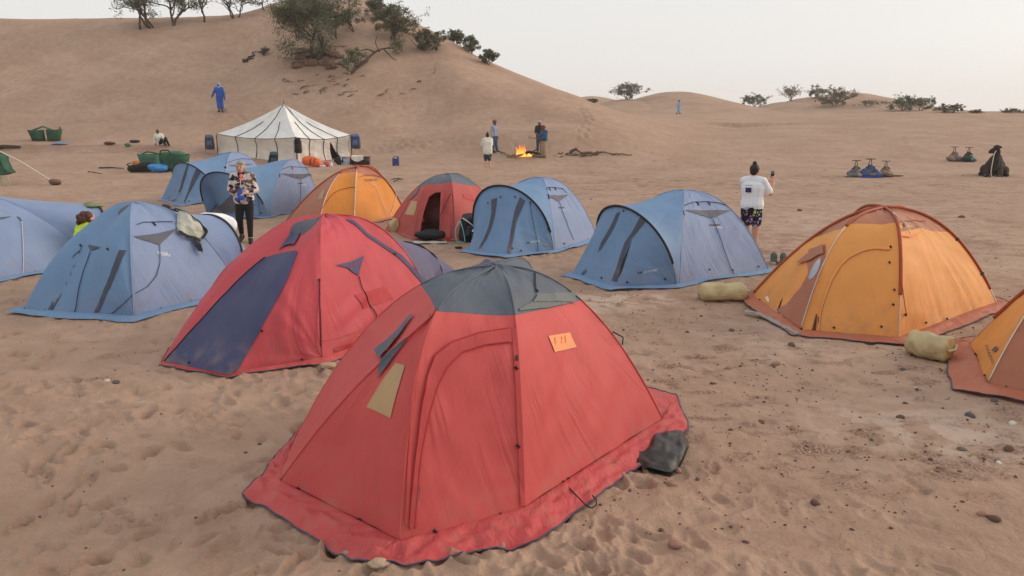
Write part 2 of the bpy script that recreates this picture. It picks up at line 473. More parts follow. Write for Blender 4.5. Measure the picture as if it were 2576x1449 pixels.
# colour fields
xa, ya = _X.ravel(), _Y.ravel()
ra = np.hypot(xa, ya)
dark = np.zeros(len(xa)); pale = np.zeros(len(xa))
nearv = ra < 62
xn, yn = xa[nearv], ya[nearv]
def blobmask(px, py, rx, ry):
    p = G(px, py); return np.exp(-(((xn - p[0]) / rx) ** 2 + ((yn - p[1]) / ry) ** 2))
msk = np.clip(1.1 * blobmask(1850, 960, 1.5, 1.6) + 0.9 * blobmask(2250, 900, 2.2, 1.4) + 0.8 * blobmask(2300, 1120, 1.6, 1.0) + 0.75 * blobmask(2100, 640, 6, 5) + 0.7 * blobmask(2300, 470, 14, 10) + 0.9 * blobmask(250, 965, 0.28, 0.12) + 0.6 * blobmask(480, 1040, .15, .1) + 0.5 * blobmask(1450, 460, 10, 6) + 0.35 * blobmask(300, 440, 10, 8), 0, 1)
cl = fbm(xn / 0.30, yn / 0.16, o=5, seed=71) + 0.45 * fbm(xn / 1.6, yn / 0.9, o=3, seed=72)
dark[nearv] = sstep(0.06, 0.40, cl) * msk
_Z.ravel()[nearv] += dark[nearv] * 0.016 * fbm(xn / 0.07, yn / 0.06, o=2, seed=73)
pm = np.clip(1.0 * blobmask(1600, 752, 0.9, 0.5) + 0.8 * blobmask(1480, 770, .5, .4) + 0.6 * blobmask(2250, 1060, 1.0, .6) + 0.5 * blobmask(2000, 860, 1.2, .8) + 0.5 * blobmask(2450, 1120, .8, .5) + 0.35 * blobmask(2100, 560, 4, 3), 0, 1)
pale[nearv] = sstep(0.02, 0.3, fbm(xn / 0.22, yn / 0.16, o=4, seed=81) + 0.12) * pm
# scarp coloured darker brown at the foot of the dune, left
d1 = np.interp(xa / np.maximum(ya, 0.1), TA, _tD[:, 1]); d2 = np.interp(xa / np.maximum(ya, 0.1), TA, _tD[:, 2])
aa = xa / np.maximum(ya, 0.1)
sc_ = sstep(-0.2, 0.25, ya - d1 + 0.5) * (1 - sstep(0.0, 0.3, ya - d2 - 0.05)) * (1 - sstep(-0.36, -0.28, aa)) * (ya > 5)
dark = np.maximum(dark, sc_ * np.clip(0.55 + 0.9 * fbm(xa / 0.8, ya / 0.8, o=3, seed=91), 0, 1))
_pm = on_ground(800, 150)
mz = np.exp(-(((xa - _pm[0]) / 2.2) ** 2 + ((ya - _pm[1]) / 1.6) ** 2))
dark = np.maximum(dark, np.clip(mz * (1.0 + 0.8 * fbm(xa / 0.5, ya / 0.5, o=3, seed=92)), 0, 1) * (mz > 0.15))
_Z += (mz * (0.55 * np.abs(fbm(xa / 0.9, ya / 0.9, o=3, seed=95)) + 0.25)).reshape(_Z.shape)
def mesh_z(x, y):
    """height of the finished sheet (inside the finely meshed sector)"""
    x = np.asarray(x, float); y = np.asarray(y, float)
    r = np.clip(np.hypot(x, y), RR[0], RR[-2]); a = np.clip(np.arctan2(x, y), _azf[0], _azf[-2])
    i = np.clip(np.searchsorted(RR, r) - 1, 0, len(RR) - 2); fi = (r - RR[i]) / (RR[i + 1] - RR[i])
    j = (a - _azf[0]) / (_azf[1] - _azf[0]); j0 = np.clip(j.astype(int), 0, len(_azf) - 2); fj = j - j0
    return (_Z[i, j0] * (1 - fi) + _Z[i + 1, j0] * fi) * (1 - fj) + (_Z[i, j0 + 1] * (1 - fi) + _Z[i + 1, j0 + 1] * fi) * fj
_og = on_ground
def on_ground(px, py):
    p = _og(px, py); p[2] = float(mesh_z(np.array([p[0]]), np.array([p[1]]))[0]); return p
def gz1(x, y): return float(mesh_z(np.array([x]), np.array([y]))[0])
gm = bpy.data.meshes.new("ground")
_nv = _X.size
gm.vertices.add(_nv + 1)
_co = np.concatenate([np.stack([_X.ravel(), _Y.ravel(), _Z.ravel()], 1), [[0, 0, 0]]]).astype(np.float32)
gm.vertices.foreach_set("co", _co.ravel())
_ri, _ci = np.meshgrid(np.arange(len(RR) - 1), np.arange(_M), indexing='ij')
_q = np.stack([_ri * _M + _ci, _ri * _M + (_ci + 1) % _M, (_ri + 1) * _M + (_ci + 1) % _M, (_ri + 1) * _M + _ci], -1).reshape(-1, 4)[:, ::-1]
_tri = np.stack([np.full(_M, _nv), (np.arange(_M) + 1) % _M, np.arange(_M)], 1)
_loops = np.concatenate([_q.ravel(), _tri.ravel()]).astype(np.int32)
gm.loops.add(len(_loops)); gm.loops.foreach_set("vertex_index", _loops)
gm.polygons.add(len(_q) + _M)
_st = np.concatenate([np.arange(len(_q)) * 4, len(_q) * 4 + np.arange(_M) * 3]).astype(np.int32)
gm.polygons.foreach_set("loop_start", _st)
gm.polygons.foreach_set("loop_total", np.concatenate([np.full(len(_q), 4), np.full(_M, 3)]).astype(np.int32))
gm.polygons.foreach_set("use_smooth", np.ones(len(_q) + _M, dtype=bool))
gm.update(calc_edges=True)
gm.validate()
for nm, arr in (("dark", dark), ("pale", pale)):
    at = gm.attributes.new(nm, 'FLOAT', 'POINT'); at.data.foreach_set("value", np.append(arr, 0).astype(np.float32))
ground = bpy.data.objects.new("sand_ground", gm); COL.objects.link(ground)
tag(ground, kind="structure", label="trampled brown desert sand rising into dunes")
def sand_material():
    m, n, l, b = newmat("desert_sand")
    b.inputs['Roughness'].default_value = 0.95; b.inputs['Specular IOR Level'].default_value = 0.12
    geo = n.new("ShaderNodeNewGeometry")
    def noise(scale, det=5, dist=0.0, vec=None):
        t = n.new("ShaderNodeTexNoise"); t.inputs['Scale'].default_value = scale; t.inputs['Detail'].default_value = det; t.inputs['Distortion'].default_value = dist
        l.new(vec if vec else geo.outputs['Position'], t.inputs['Vector']); return t
    def ramp(src, p0, p1, c0=(0, 0, 0), c1=(1, 1, 1)):
        r = n.new("ShaderNodeValToRGB"); r.color_ramp.elements[0].position = p0; r.color_ramp.elements[1].position = p1
        r.color_ramp.elements[0].color = (*c0, 1); r.color_ramp.elements[1].color = (*c1, 1); l.new(src, r.inputs[0]); return r
    def mixc(fac, a, bb, bt='MIX'):
        x = n.new("ShaderNodeMixRGB"); x.blend_type = bt
        for i, q in enumerate((fac, a, bb)):
            if isinstance(q, (int, float)): x.inputs[i].default_value = q
            elif isinstance(q, tuple): x.inputs[i].default_value = (*q, 1)
            else: l.new(q, x.inputs[i])
        return x.outputs[0]
    base = ramp(noise(0.35, 6, 0.4).outputs[0], 0.35, 0.66, (0.360, 0.243, 0.179), (0.420, 0.294, 0.222)).outputs[0]
    mid = ramp(noise(2.6, 6, 0.3).outputs[0], 0.3, 0.75, (0.82, 0.80, 0.78), (1.10, 1.10, 1.10)).outputs[0]
    c = mixc(0.8, base, mid, 'MULTIPLY')
    grain = ramp(noise(110, 3).outputs[0], 0.3, 0.7, (0.86, 0.85, 0.84), (1.12, 1.12, 1.12)).outputs[0]
    c = mixc(0.7, c, grain, 'MULTIPLY')
    ad = n.new("ShaderNodeAttribute"); ad.attribute_name = "dark"
    ap = n.new("ShaderNodeAttribute"); ap.attribute_name = "pale"
    sp = noise(45, 6)
    spk = ramp(sp.outputs[0], 0.36, 0.6).outputs[0]
    f = n.new("ShaderNodeMath"); f.operation = 'MULTIPLY'; l.new(ad.outputs['Fac'], f.inputs[0]); l.new(spk, f.inputs[1])
    f2 = n.new("ShaderNodeMath"); f2.operation = 'MULTIPLY'; f2.inputs[1].default_value = 0.85; l.new(f.outputs[0], f2.inputs[0])
    c = mixc(f2.outputs[0], c, (0.150, 0.080, 0.056))
    f3 = n.new("ShaderNodeMath"); f3.operation = 'MULTIPLY'; f3.inputs[1].default_value = 0.55; l.new(ap.outputs['Fac'], f3.inputs[0])
    c = mixc(f3.outputs[0], c, (0.60, 0.49, 0.41))
    l.new(c, b.inputs['Base Color'])
    # relief: grains, small clods, wind ripples
    mp = n.new("ShaderNodeMapping"); mp.inputs['Rotation'].default_value = (0, 0, 0.5); mp.inputs['Scale'].default_value = (0.8, 6.0, 1)
    l.new(geo.outputs['Position'], mp.inputs['Vector'])
    wv = noise(1.0, 2, 0.8, mp.outputs[0])
    far = n.new("ShaderNodeVectorMath"); far.operation = 'LENGTH'; l.new(geo.outputs['Position'], far.inputs[0])
    fr = n.new("ShaderNodeMapRange"); fr.inputs[1].default_value = 36; fr.inputs[2].default_value = 48; fr.inputs[3].default_value = 0.0; fr.inputs[4].default_value = 0.45
    l.new(far.outputs['Value'], fr.inputs[0])
    last = None
    for src, st, dist in ((wv.outputs[0], fr.outputs[0], 0.05), (noise(7, 7, 0.6).outputs[0], 0.7, 0.05), (noise(40, 5).outputs[0], 0.6, 0.012), (noise(260, 3).outputs[0], 0.35, 0.002)):
        bp = n.new("ShaderNodeBump"); bp.inputs['Distance'].default_value = dist
        if isinstance(st, float): bp.inputs['Strength'].default_value = st
        else: l.new(st, bp.inputs['Strength'])
        l.new(src, bp.inputs['Height'])
        if last is not None: l.new(last.outputs[0], bp.inputs['Normal'])
        last = bp
    l.new(last.outputs[0], b.inputs['Normal'])
    return m
gm.materials.append(sand_material())
# ------------------------------------------------------------------ tents: library
RED1 = fabric("coral_red_nylon", (0.66, 0.110, 0.108)); RED2 = fabric("crimson_nylon", (0.64, 0.095, 0.120)); RED3 = fabric("faded_red_nylon", (0.52, 0.095, 0.088))
REDTRIM = fabric("red_trim", (0.57, 0.085, 0.085), wr=0.4); REDSK = fabric("red_skirt", (0.55, 0.078, 0.082), wr=0.35, crinkle=0.7, trans=0.12, dust=0.35)
SLATE = fabric("slate_nylon", (0.100, 0.122, 0.160), trans=0.12); NAVY = fabric("navy_nylon", (0.060, 0.070, 0.155), trans=0.08)
LILAC = fabric("faded_navy_nylon", (0.125, 0.115, 0.195), trans=0.1)
BLUE = fabric("sky_blue_nylon", (0.185, 0.325, 0.545)); BLUE_LIT = fabric("lit_blue_nylon", (0.27, 0.36, 0.575)); BLUESK = fabric("blue_skirt", (0.155, 0.29, 0.49), wr=0.5, crinkle=0.6, trans=0.1, dust=0.3)  # second blue is a paler copy: lit sides put into the colour
ORANGE = fabric("orange_nylon", (0.90, 0.42, 0.120), trans=0.3); BROWN = fabric("brown_nylon", (0.46, 0.19, 0.115), trans=0.2)
ORANGED = fabric("deep_orange_nylon", (0.80, 0.31, 0.055), trans=0.3)
RUST = fabric("rust_sleeve", (0.34, 0.070, 0.025), trans=0.05, wr=0.3); RUSTSK = fabric("rust_skirt", (0.48, 0.150, 0.085), wr=0.35, crinkle=0.7, trans=0.12, dust=0.35)
MESHG = fabric("grey_mesh", (0.085, 0.090, 0.120), trans=0.0, wr=0.2); DKSTRIP = fabric("dark_zip_flap", (0.055, 0.062, 0.095), trans=0.0, wr=0.2)
TAN = fabric("tan_patch", (0.43, 0.29, 0.155), trans=0.0, wr=0.2); ORPATCH = fabric("orange_patch", (0.78, 0.31, 0.13), trans=0.0, wr=0.2); DKRED = fabric("dark_red_patch", (0.42, 0.030, 0.040), trans=0.0, wr=0.3)
GREYLIN = fabric("grey_lining", (0.34, 0.33, 0.32), trans=0.1, wr=0.7, crinkle=0.5); SLATE2 = fabric("grey_green_flap", (0.13, 0.15, 0.15), trans=0.05, wr=0.9, crinkle=0.6)
BLACK = mat("black_webbing", (0.018, 0.018, 0.022), 0.6); PIPING = mat("slate_piping", (0.075, 0.085, 0.125), 0.8); WHITECORD = mat("white_cord", (0.62, 0.58, 0.54), 0.8); ALU = mat("aluminium_pole", (0.55, 0.55, 0.56), 0.35, metal=0.8)
TXTGREY = mat("grey_print", (0.13, 0.105, 0.12), 0.8); TXTWHITE = mat("white_print", (0.72, 0.74, 0.76), 0.7); TXTRED = mat("red_print", (0.40, 0.05, 0.06), 0.8); SHINE = mat("clear_window", (0.42, 0.44, 0.48), 0.25, spec=0.6)
CORD = mat("dark_cord", (0.022, 0.022, 0.03), 0.8); BLUECORD = mat("navy_cord", (0.03, 0.05, 0.11), 0.8)

class Patch:
    def __init__(s, f, inside, vmax=1.0, amp=0.006, seed=0, size=(1.6, 1.6), rot=0.5):
        s.f0, s.inside, s.vmax, s.amp, s.seed, s.size, s.rot = f, np.asarray(inside, float), vmax, amp, seed, size, rot
    def base(s, u, v):
        e = 1e-3
        P = s.f0(u, v)
        du = s.f0(np.clip(u + e, -0.2, 1.2), v) - s.f0(np.clip(u - e, -0.2, 1.2), v)
        dv = s.f0(u, v + e) - s.f0(u, v - e)
        N = np.cross(du, dv); L = np.linalg.norm(N, axis=1)[:, None]; N = N / (L + 1e-12)
        sg = np.sign(np.einsum('ij,ij->i', N, P - s.inside)); sg[sg == 0] = 1
        return P, N * sg[:, None]
    def at(s, u, v, off=0.0):
        u = np.atleast_1d(np.asarray(u, float)); v = np.atleast_1d(np.asarray(v, float))
        P, N = s.base(u, v)
        a, b = u * s.size[0], v / s.vmax * s.size[1]
        w = 0
        if s.amp:
            for k, (r, sx, sy) in enumerate(((s.rot, 1.3, 8.0), (s.rot - 1.2, 1.6, 9.0))):
                x, y = a * math.cos(r) + b * math.sin(r), -a * math.sin(r) + b * math.cos(r)
                w = w + (1.0, 0.6)[k] * vnoise(x * sx + 9, y * sy + 4, seed=s.seed + k * 7)
            pk = vnoise(b * 16 + s.seed, a * 1.5, seed=s.seed + 61) * (np.exp(-u * s.size[0] / 0.16) + np.exp(-(1 - u) * s.size[0] / 0.16)) * np.clip(40 * np.minimum(u, 1 - u), 0, 1)
            w = w + 0.9 * pk
            w = w * s.amp * np.clip(8 * np.minimum(u, 1 - u) + 0.25, 0, 1) + s.amp * 2.0 * vnoise(a * 2.1, b * 2.1, seed=s.seed + 31) * np.clip(6 * np.minimum(u, 1 - u), 0, 1)
        return P + N * (w + off if np.ndim(w) == 0 else (w + off)[:, None])
    def grid(s, u0=0, u1=1, v0=0, v1=None, nu=40, nv=40, off=0.0, mask=None):
        v1 = s.vmax if v1 is None else v1
        U, V = np.meshgrid(np.linspace(u0, u1, nu), np.linspace(v0, v1, nv))
        P = s.at(U.ravel(), V.ravel(), off)
        F = grid_faces(nu, nv)
        if mask is not None:
            Uf, Vf = U.ravel(), V.ravel()
            F = [f for f in F if not mask(np.mean(Uf[list(f)]), np.mean(Vf[list(f)]))]
        return P, F, np.stack([U.ravel() * s.size[0], V.ravel() / s.vmax * s.size[1]], 1)
    def uv(s, px, py):
        px = np.atleast_1d(np.asarray(px, float)); py = np.atleast_1d(np.asarray(py, float))
        if not hasattr(s, '_g'):
            U, V = np.meshgrid(np.linspace(0.0, 1, 31), np.linspace(0.02, s.vmax, 41))
            s._g = (U.ravel(), V.ravel(), *proj(s.f0(U.ravel(), V.ravel())))
        U, V, X, Y = s._g
        i = np.argmin((X[None, :] - px[:, None]) ** 2 + (Y[None, :] - py[:, None]) ** 2, 1)
        u, v = U[i].copy(), V[i].copy(); e = 1e-3
        for _ in range(8):
            x, y = proj(s.f0(u, v)); xu, yu = proj(s.f0(u + e, v)); xv, yv = proj(s.f0(u, v + e))
            a, c = (xu - x) / e, (yu - y) / e; b, d = (xv - x) / e, (yv - y) / e
            D = a * d - b * c; D = np.where(np.abs(D) < 1e-3, 1e-3, D)
            rx, ry = px - x, py - y
            u = np.clip(u + np.clip((d * rx - b * ry) / D, -0.15, 0.15), -0.02, 1.02); v = np.clip(v + np.clip((-c * rx + a * ry) / D, -0.15, 0.15), 0.01, s.vmax * 1.01)
        return u, v
    def px(s, pts, off=0.0):
        p = np.asarray(pts, float); u, v = s.uv(p[:, 0], p[:, 1]); return s.at(u, v, off)

def _dense(pts, n):
    p = np.asarray(pts, float); d = np.concatenate([[0], np.cumsum(np.linalg.norm(np.diff(p, axis=0), axis=1))]); d /= d[-1]
    q = np.linspace(0, 1, n); return np.stack([np.interp(q, d, p[:, k]) for k in range(p.shape[1])], 1)
def decal(name, pt, A, B, m, parent, off=0.006, n=24, k=8, label=None):
    """a sewn-on piece of cloth between two outlines traced on the panel"""
    A, B = _dense(A, n), _dense(B, n)
    T = np.linspace(0, 1, k)
    Q = (A[None] * (1 - T)[:, None, None] + B[None] * T[:, None, None]).reshape(-1, 2)
    u, v = pt.uv(Q[:, 0], Q[:, 1])
    return mk(name, pt.at(u, v, off), grid_faces(n, k), m, parent, uv=np.stack([u * pt.size[0], v / pt.vmax * pt.size[1]], 1), label=label)
def cordon(name, pt, pts, r, m, parent, off=0.012, n=30):
    u, v = pt.uv(*_dense(pts, n).T); V, F = tube(pt.at(u, v, off), r, 5)
    return mk(name, V, F, m, parent)
def toggle(pt, p, parent, s=1.0, m=None):
    s = s * (0.62 if s < 2 else 0.8)
    u, v = pt.uv([p[0]], [p[1]]); c = pt.at(u, v, 0.016)[0]
    V, F = join(capsule(c + np.array([-0.016, 0, 0.004]) * s, 0.008 * s, c + np.array([0.016, 0, -0.002]) * s, 0.008 * s, 6), capsule(c + np.array([0, 0, 0.018]) * s, 0.007 * s, c + np.array([0.004, 0, -0.014]) * s, 0.009 * s, 6))
    return mk("toggle", V, F, m or BLACK, parent)
_TXT = {}
def text_mesh(s, shear=0.0):
    if (s, shear) not in _TXT:
        cu = bpy.data.curves.new("t", 'FONT'); cu.body = s; cu.shear = shear; cu.resolution_u = 3
        o = bpy.data.objects.new("t", cu); COL.objects.link(o)
        me = bpy.data.meshes.new_from_object(o.evaluated_get(bpy.context.evaluated_depsgraph_get()))
        V = np.array([v.co[:] for v in me.vertices]); F = [tuple(p.vertices) for p in me.polygons]
        bpy.data.objects.remove(o); bpy.data.curves.remove(cu); bpy.data.meshes.remove(me)
        V = V[:, :2]; V = V - V.min(0); V = V / V.max(0)
        _TXT[(s, shear)] = (V, F)
    return _TXT[(s, shear)]
def lettering(pt, s, o, ex, ey, m, parent, off=0.010, shear=0.0):
    V, F = text_mesh(s, shear)
    Q = np.asarray(o, float) + V[:, :1] * np.asarray(ex, float) + V[:, 1:] * np.asarray(ey, float)
    u, v = pt.uv(Q[:, 0], Q[:, 1])
    return mk("lettering", pt.at(u, v, off), F, m, parent, smooth=False)
def polycurve(P):
    P = np.asarray(P, float); d = np.concatenate([[0], np.cumsum(np.linalg.norm(np.diff(P, axis=0), axis=1))]); d /= d[-1]
    return lambda t: np.stack([np.interp(t, d, P[:, k]) for k in range(3)], -1)
def pole(A, F, p, n=120):
    s = np.concatenate([np.linspace(0, 0.7, n // 2)[:-1], 1 - 0.3 * np.linspace(1, 0, n) ** 1.5])
    P = A[None] * (1 - s)[:, None] + np.asarray(F, float)[None] * s[:, None]
    P[:, 2] = F[2] + (A[2] - F[2]) * (1 - s ** p)
    return polycurve(P)
def skirt(name, poly, w, m, parent, piping=None, n_per=44, seed=0, lift=0.02, rows=12, outer=None, zin=None, rum=1.0):
    """loose valance from the wall's foot out onto the sand; poly: foot corners in order, w: width at each (or outer: own corner)"""
    poly = [np.asarray(q, float) for q in poly]; w = np.asarray(w, float)
    z = np.array([q[2] if len(q) > 2 else gz1(q[0], q[1]) + 0.05 for q in poly]) if zin is None else np.asarray(zin, float)
    P2 = np.array([q[:2] for q in poly])
    if outer is None:
        keep = np.linalg.norm(P2 - np.roll(P2, 1, 0), axis=1) > 0.10
        P2, w, z = P2[keep], w[keep], z[keep]
    K = len(P2); C = P2.mean(0)
    if outer is None:
        E = np.roll(P2, -1, 0) - P2; N = np.stack([E[:, 1], -E[:, 0]], 1); N /= np.linalg.norm(N, axis=1)[:, None] + 1e-9
        if np.mean(np.einsum('ij,ij->i', N, P2 + E / 2 - C)) < 0: N = -N
        B = N + np.roll(N, 1, 0); B /= np.linalg.norm(B, axis=1)[:, None] + 1e-9
        cs = np.clip(np.einsum('ij,ij->i', B, N), 0.6, 1)
        O2 = P2 + B * (w / cs)[:, None]
    else: O2 = np.array([np.asarray(q, float)[:2] for q in outer])
    t = np.arange(n_per) / n_per
    idx = np.repeat(np.arange(K), n_per); tt = np.tile(t, K); nx = (idx + 1) % K
    I = P2[idx] * (1 - tt)[:, None] + P2[nx] * tt[:, None]; O = O2[idx] * (1 - tt)[:, None] + O2[nx] * tt[:, None]
    zi = z[idx] * (1 - tt) + z[nx] * tt
    n = len(I); S = np.concatenate([[0], np.cumsum(np.linalg.norm(np.diff(O, axis=0), axis=1))])
    D = O - I; L = np.linalg.norm(D, axis=1)[:, None] + 1e-9
    O = O + D / L * (0.020 * vnoise(S * 3.1, S * 0, seed=seed) + 0.005 * vnoise(S * 9, S * 0 + 5, seed=seed))[:, None] * np.clip(L / 0.15, 0, 1)
    V, UV = [], []
    for q in np.linspace(0, 1, rows):
        X = I * (1 - q) + O * q
        g = mesh_z(X[:, 0], X[:, 1])
        g0 = g.copy()
        for _ in range(10): g = (np.roll(g, 1) + g + np.roll(g, -1)) / 3
        g = g + 0.35 * np.maximum(g0 - g, 0)
        env = math.sin(math.pi * min(q * 0.9, 1)) * np.clip(L[:, 0] / 0.2, 0.15, 1.2)
        rad = 0.010 * (1 - 2 * np.abs(vnoise(S * 7 + 2 * q, q * 1.2 + S * 0, seed=seed + 3))) + 0.008 * (1 - 2 * np.abs(vnoise(S * 9 - q * 5, q * 3 + S * 2, seed=seed + 4))) + 0.004 * vnoise(S * 30, q * 7 + S * 0, seed=seed + 6)
        lf = lift * np.clip(vnoise(S * 1.9, S * 0 + 11, seed=seed + 8), 0, 1) * q * q * 1.6
        zz = g + 0.012 + np.maximum(zi - g, 0) * (1 - q) ** 1.25 + rum * rad * env + 0.012 * env + lf
        if q == 0: zz = zi
        V.append(np.stack([X[:, 0], X[:, 1], zz], 1)); UV.append(np.stack([S, q * L[:, 0]], 1))
    E = V[-1]
    o = mk(name, np.concatenate(V), grid_faces(n, rows, True), m, parent, uv=np.concatenate(UV))
    if piping is not None:
        v, f = tube(np.concatenate([E, E[:1]]) + (0, 0, 0.002), 0.006, 5); mk("piping", v, f, piping, o)
    return o
def lerp(a, b, t): return a * (1 - t) + b * t

def hex_tent(name, label, group, feet, apex, exps, tc, cap_m, wall_m, skirt_m, piping, sw, fh=0.05, sk_in=None, sk_out=None, sleeve=None, sag=0.035, seed=0, holes=None, sleeve_r=0.014, sleeve_t=None, amp=0.006, rots=None, custom=None, rum=1.0):
    feet = [np.array([f[0], f[1], gz1(f[0], f[1]) + fh]) for f in feet]
    A = np.asarray(apex, float)
    C = np.array([A[0], A[1], 0.45])
    R = root(name, (A[0], A[1], 0), label, "tent", group)
    poles = [pole(A, f, p) for f, p in zip(feet, exps)]; NF = len(feet)
    if custom: custom(poles, feet, A, tc)
    pts = []
    for k in range(NF):
        k2 = (k + 1) % NF
        def f(u, v, k=k, k2=k2):
            u = np.asarray(u, float); v = np.asarray(v, float)
            def tt(t0): return np.where(v <= 1, v * t0, t0 + (v - 1) * (1 - t0))
            a, b = poles[k](tt(tc[k])), poles[k2](tt(tc[k2]))
            P = lerp(a, b, u[..., None])
            tm = tt((tc[k] + tc[k2]) / 2)
            g = 4 * u * (1 - u) * np.sin(math.pi * np.clip(tm, 0, 1)) * sag
            d = C - P; d[..., 2] *= 0.4; d /= np.linalg.norm(d, axis=-1)[..., None] + 1e-9
            return P + d * g[..., None]
        L = np.linalg.norm(feet[k] - feet[k2])
        pt = Patch(f, C, 2.0, amp, seed + k * 13, (max(L, 0.6), 2.2), rots[k] if rots else 0.5)
        pts.append(pt)
        v, fa, uv = pt.grid(v0=0.0, v1=1.0, nu=26, nv=22); mk("roof_panel", v, fa, cap_m, R, uv=uv)
        wm = wall_m[k] if isinstance(wall_m, (list, tuple)) else wall_m
        hm = holes.get(k) if holes else None
        nn = 70 if hm else 40
        v, fa, uv = pt.grid(v0=1.0, v1=2.0, nu=nn, nv=nn + 6, mask=hm); mk("wall_panel", v, fa, wm, R, uv=uv)
    for k in range(NF):
        t1 = sleeve_t[k] if sleeve_t else 1.0
        tt = np.linspace(0.015, t1, 60); P = poles[k](tt)
        dirv = P - C; dirv /= np.linalg.norm(dirv, axis=1)[:, None]
        if sleeve is not None:
            v, fa = tube(P + dirv * (sleeve_r * 0.6), sleeve_r, 6); mk("pole_sleeve", v, fa, sleeve, R, uv=np.zeros((len(v), 2)))
            if t1 < 0.98:
                v, fa = tube((poles[k](np.linspace(t1 - 0.02, 1.0, 24))) + (P[-1] - C) / np.linalg.norm(P[-1] - C) * 0.012, 0.006, 6); mk("pole", v, fa, ALU, R)
        else:
            for lo, hi, mm in ((0.0, tc[k], cap_m), (tc[k], 1.0, wall_m[k] if isinstance(wall_m, (list, tuple)) else wall_m)):
                tt = np.linspace(max(lo, 0.01), hi, 40); P = poles[k](tt); dirv = P - C; dirv /= np.linalg.norm(dirv, axis=1)[:, None]
                v, fa = tube(P + dirv * 0.001, 0.007, 6); mk("seam", v, fa, mm, R, uv=np.zeros((len(v), 2)))
    if sk_out is None: skirt("skirt", feet, sw, skirt_m, R, piping, seed=seed + 5)
    else: skirt("skirt", [feet[i] for i in sk_in], np.ones(len(sk_in)), skirt_m, R, piping, seed=seed + 5, outer=sk_out, rum=rum)
    return R, pts, poles
def hoopcurve(hR, hL, fwd, lf, Hh, pw=0.75):
    def h(w):
        w = np.asarray(w, float); x = (1 - np.cos(math.pi * w)) / 2; s = np.clip(np.sin(math.pi * w), 0, 1)
        P = lerp(hR, hL, x[..., None]) + fwd * (lf * s)[..., None]
        P[..., 2] = lerp(hR[2], hL[2], x) + Hh * s ** pw
        return P
    return h
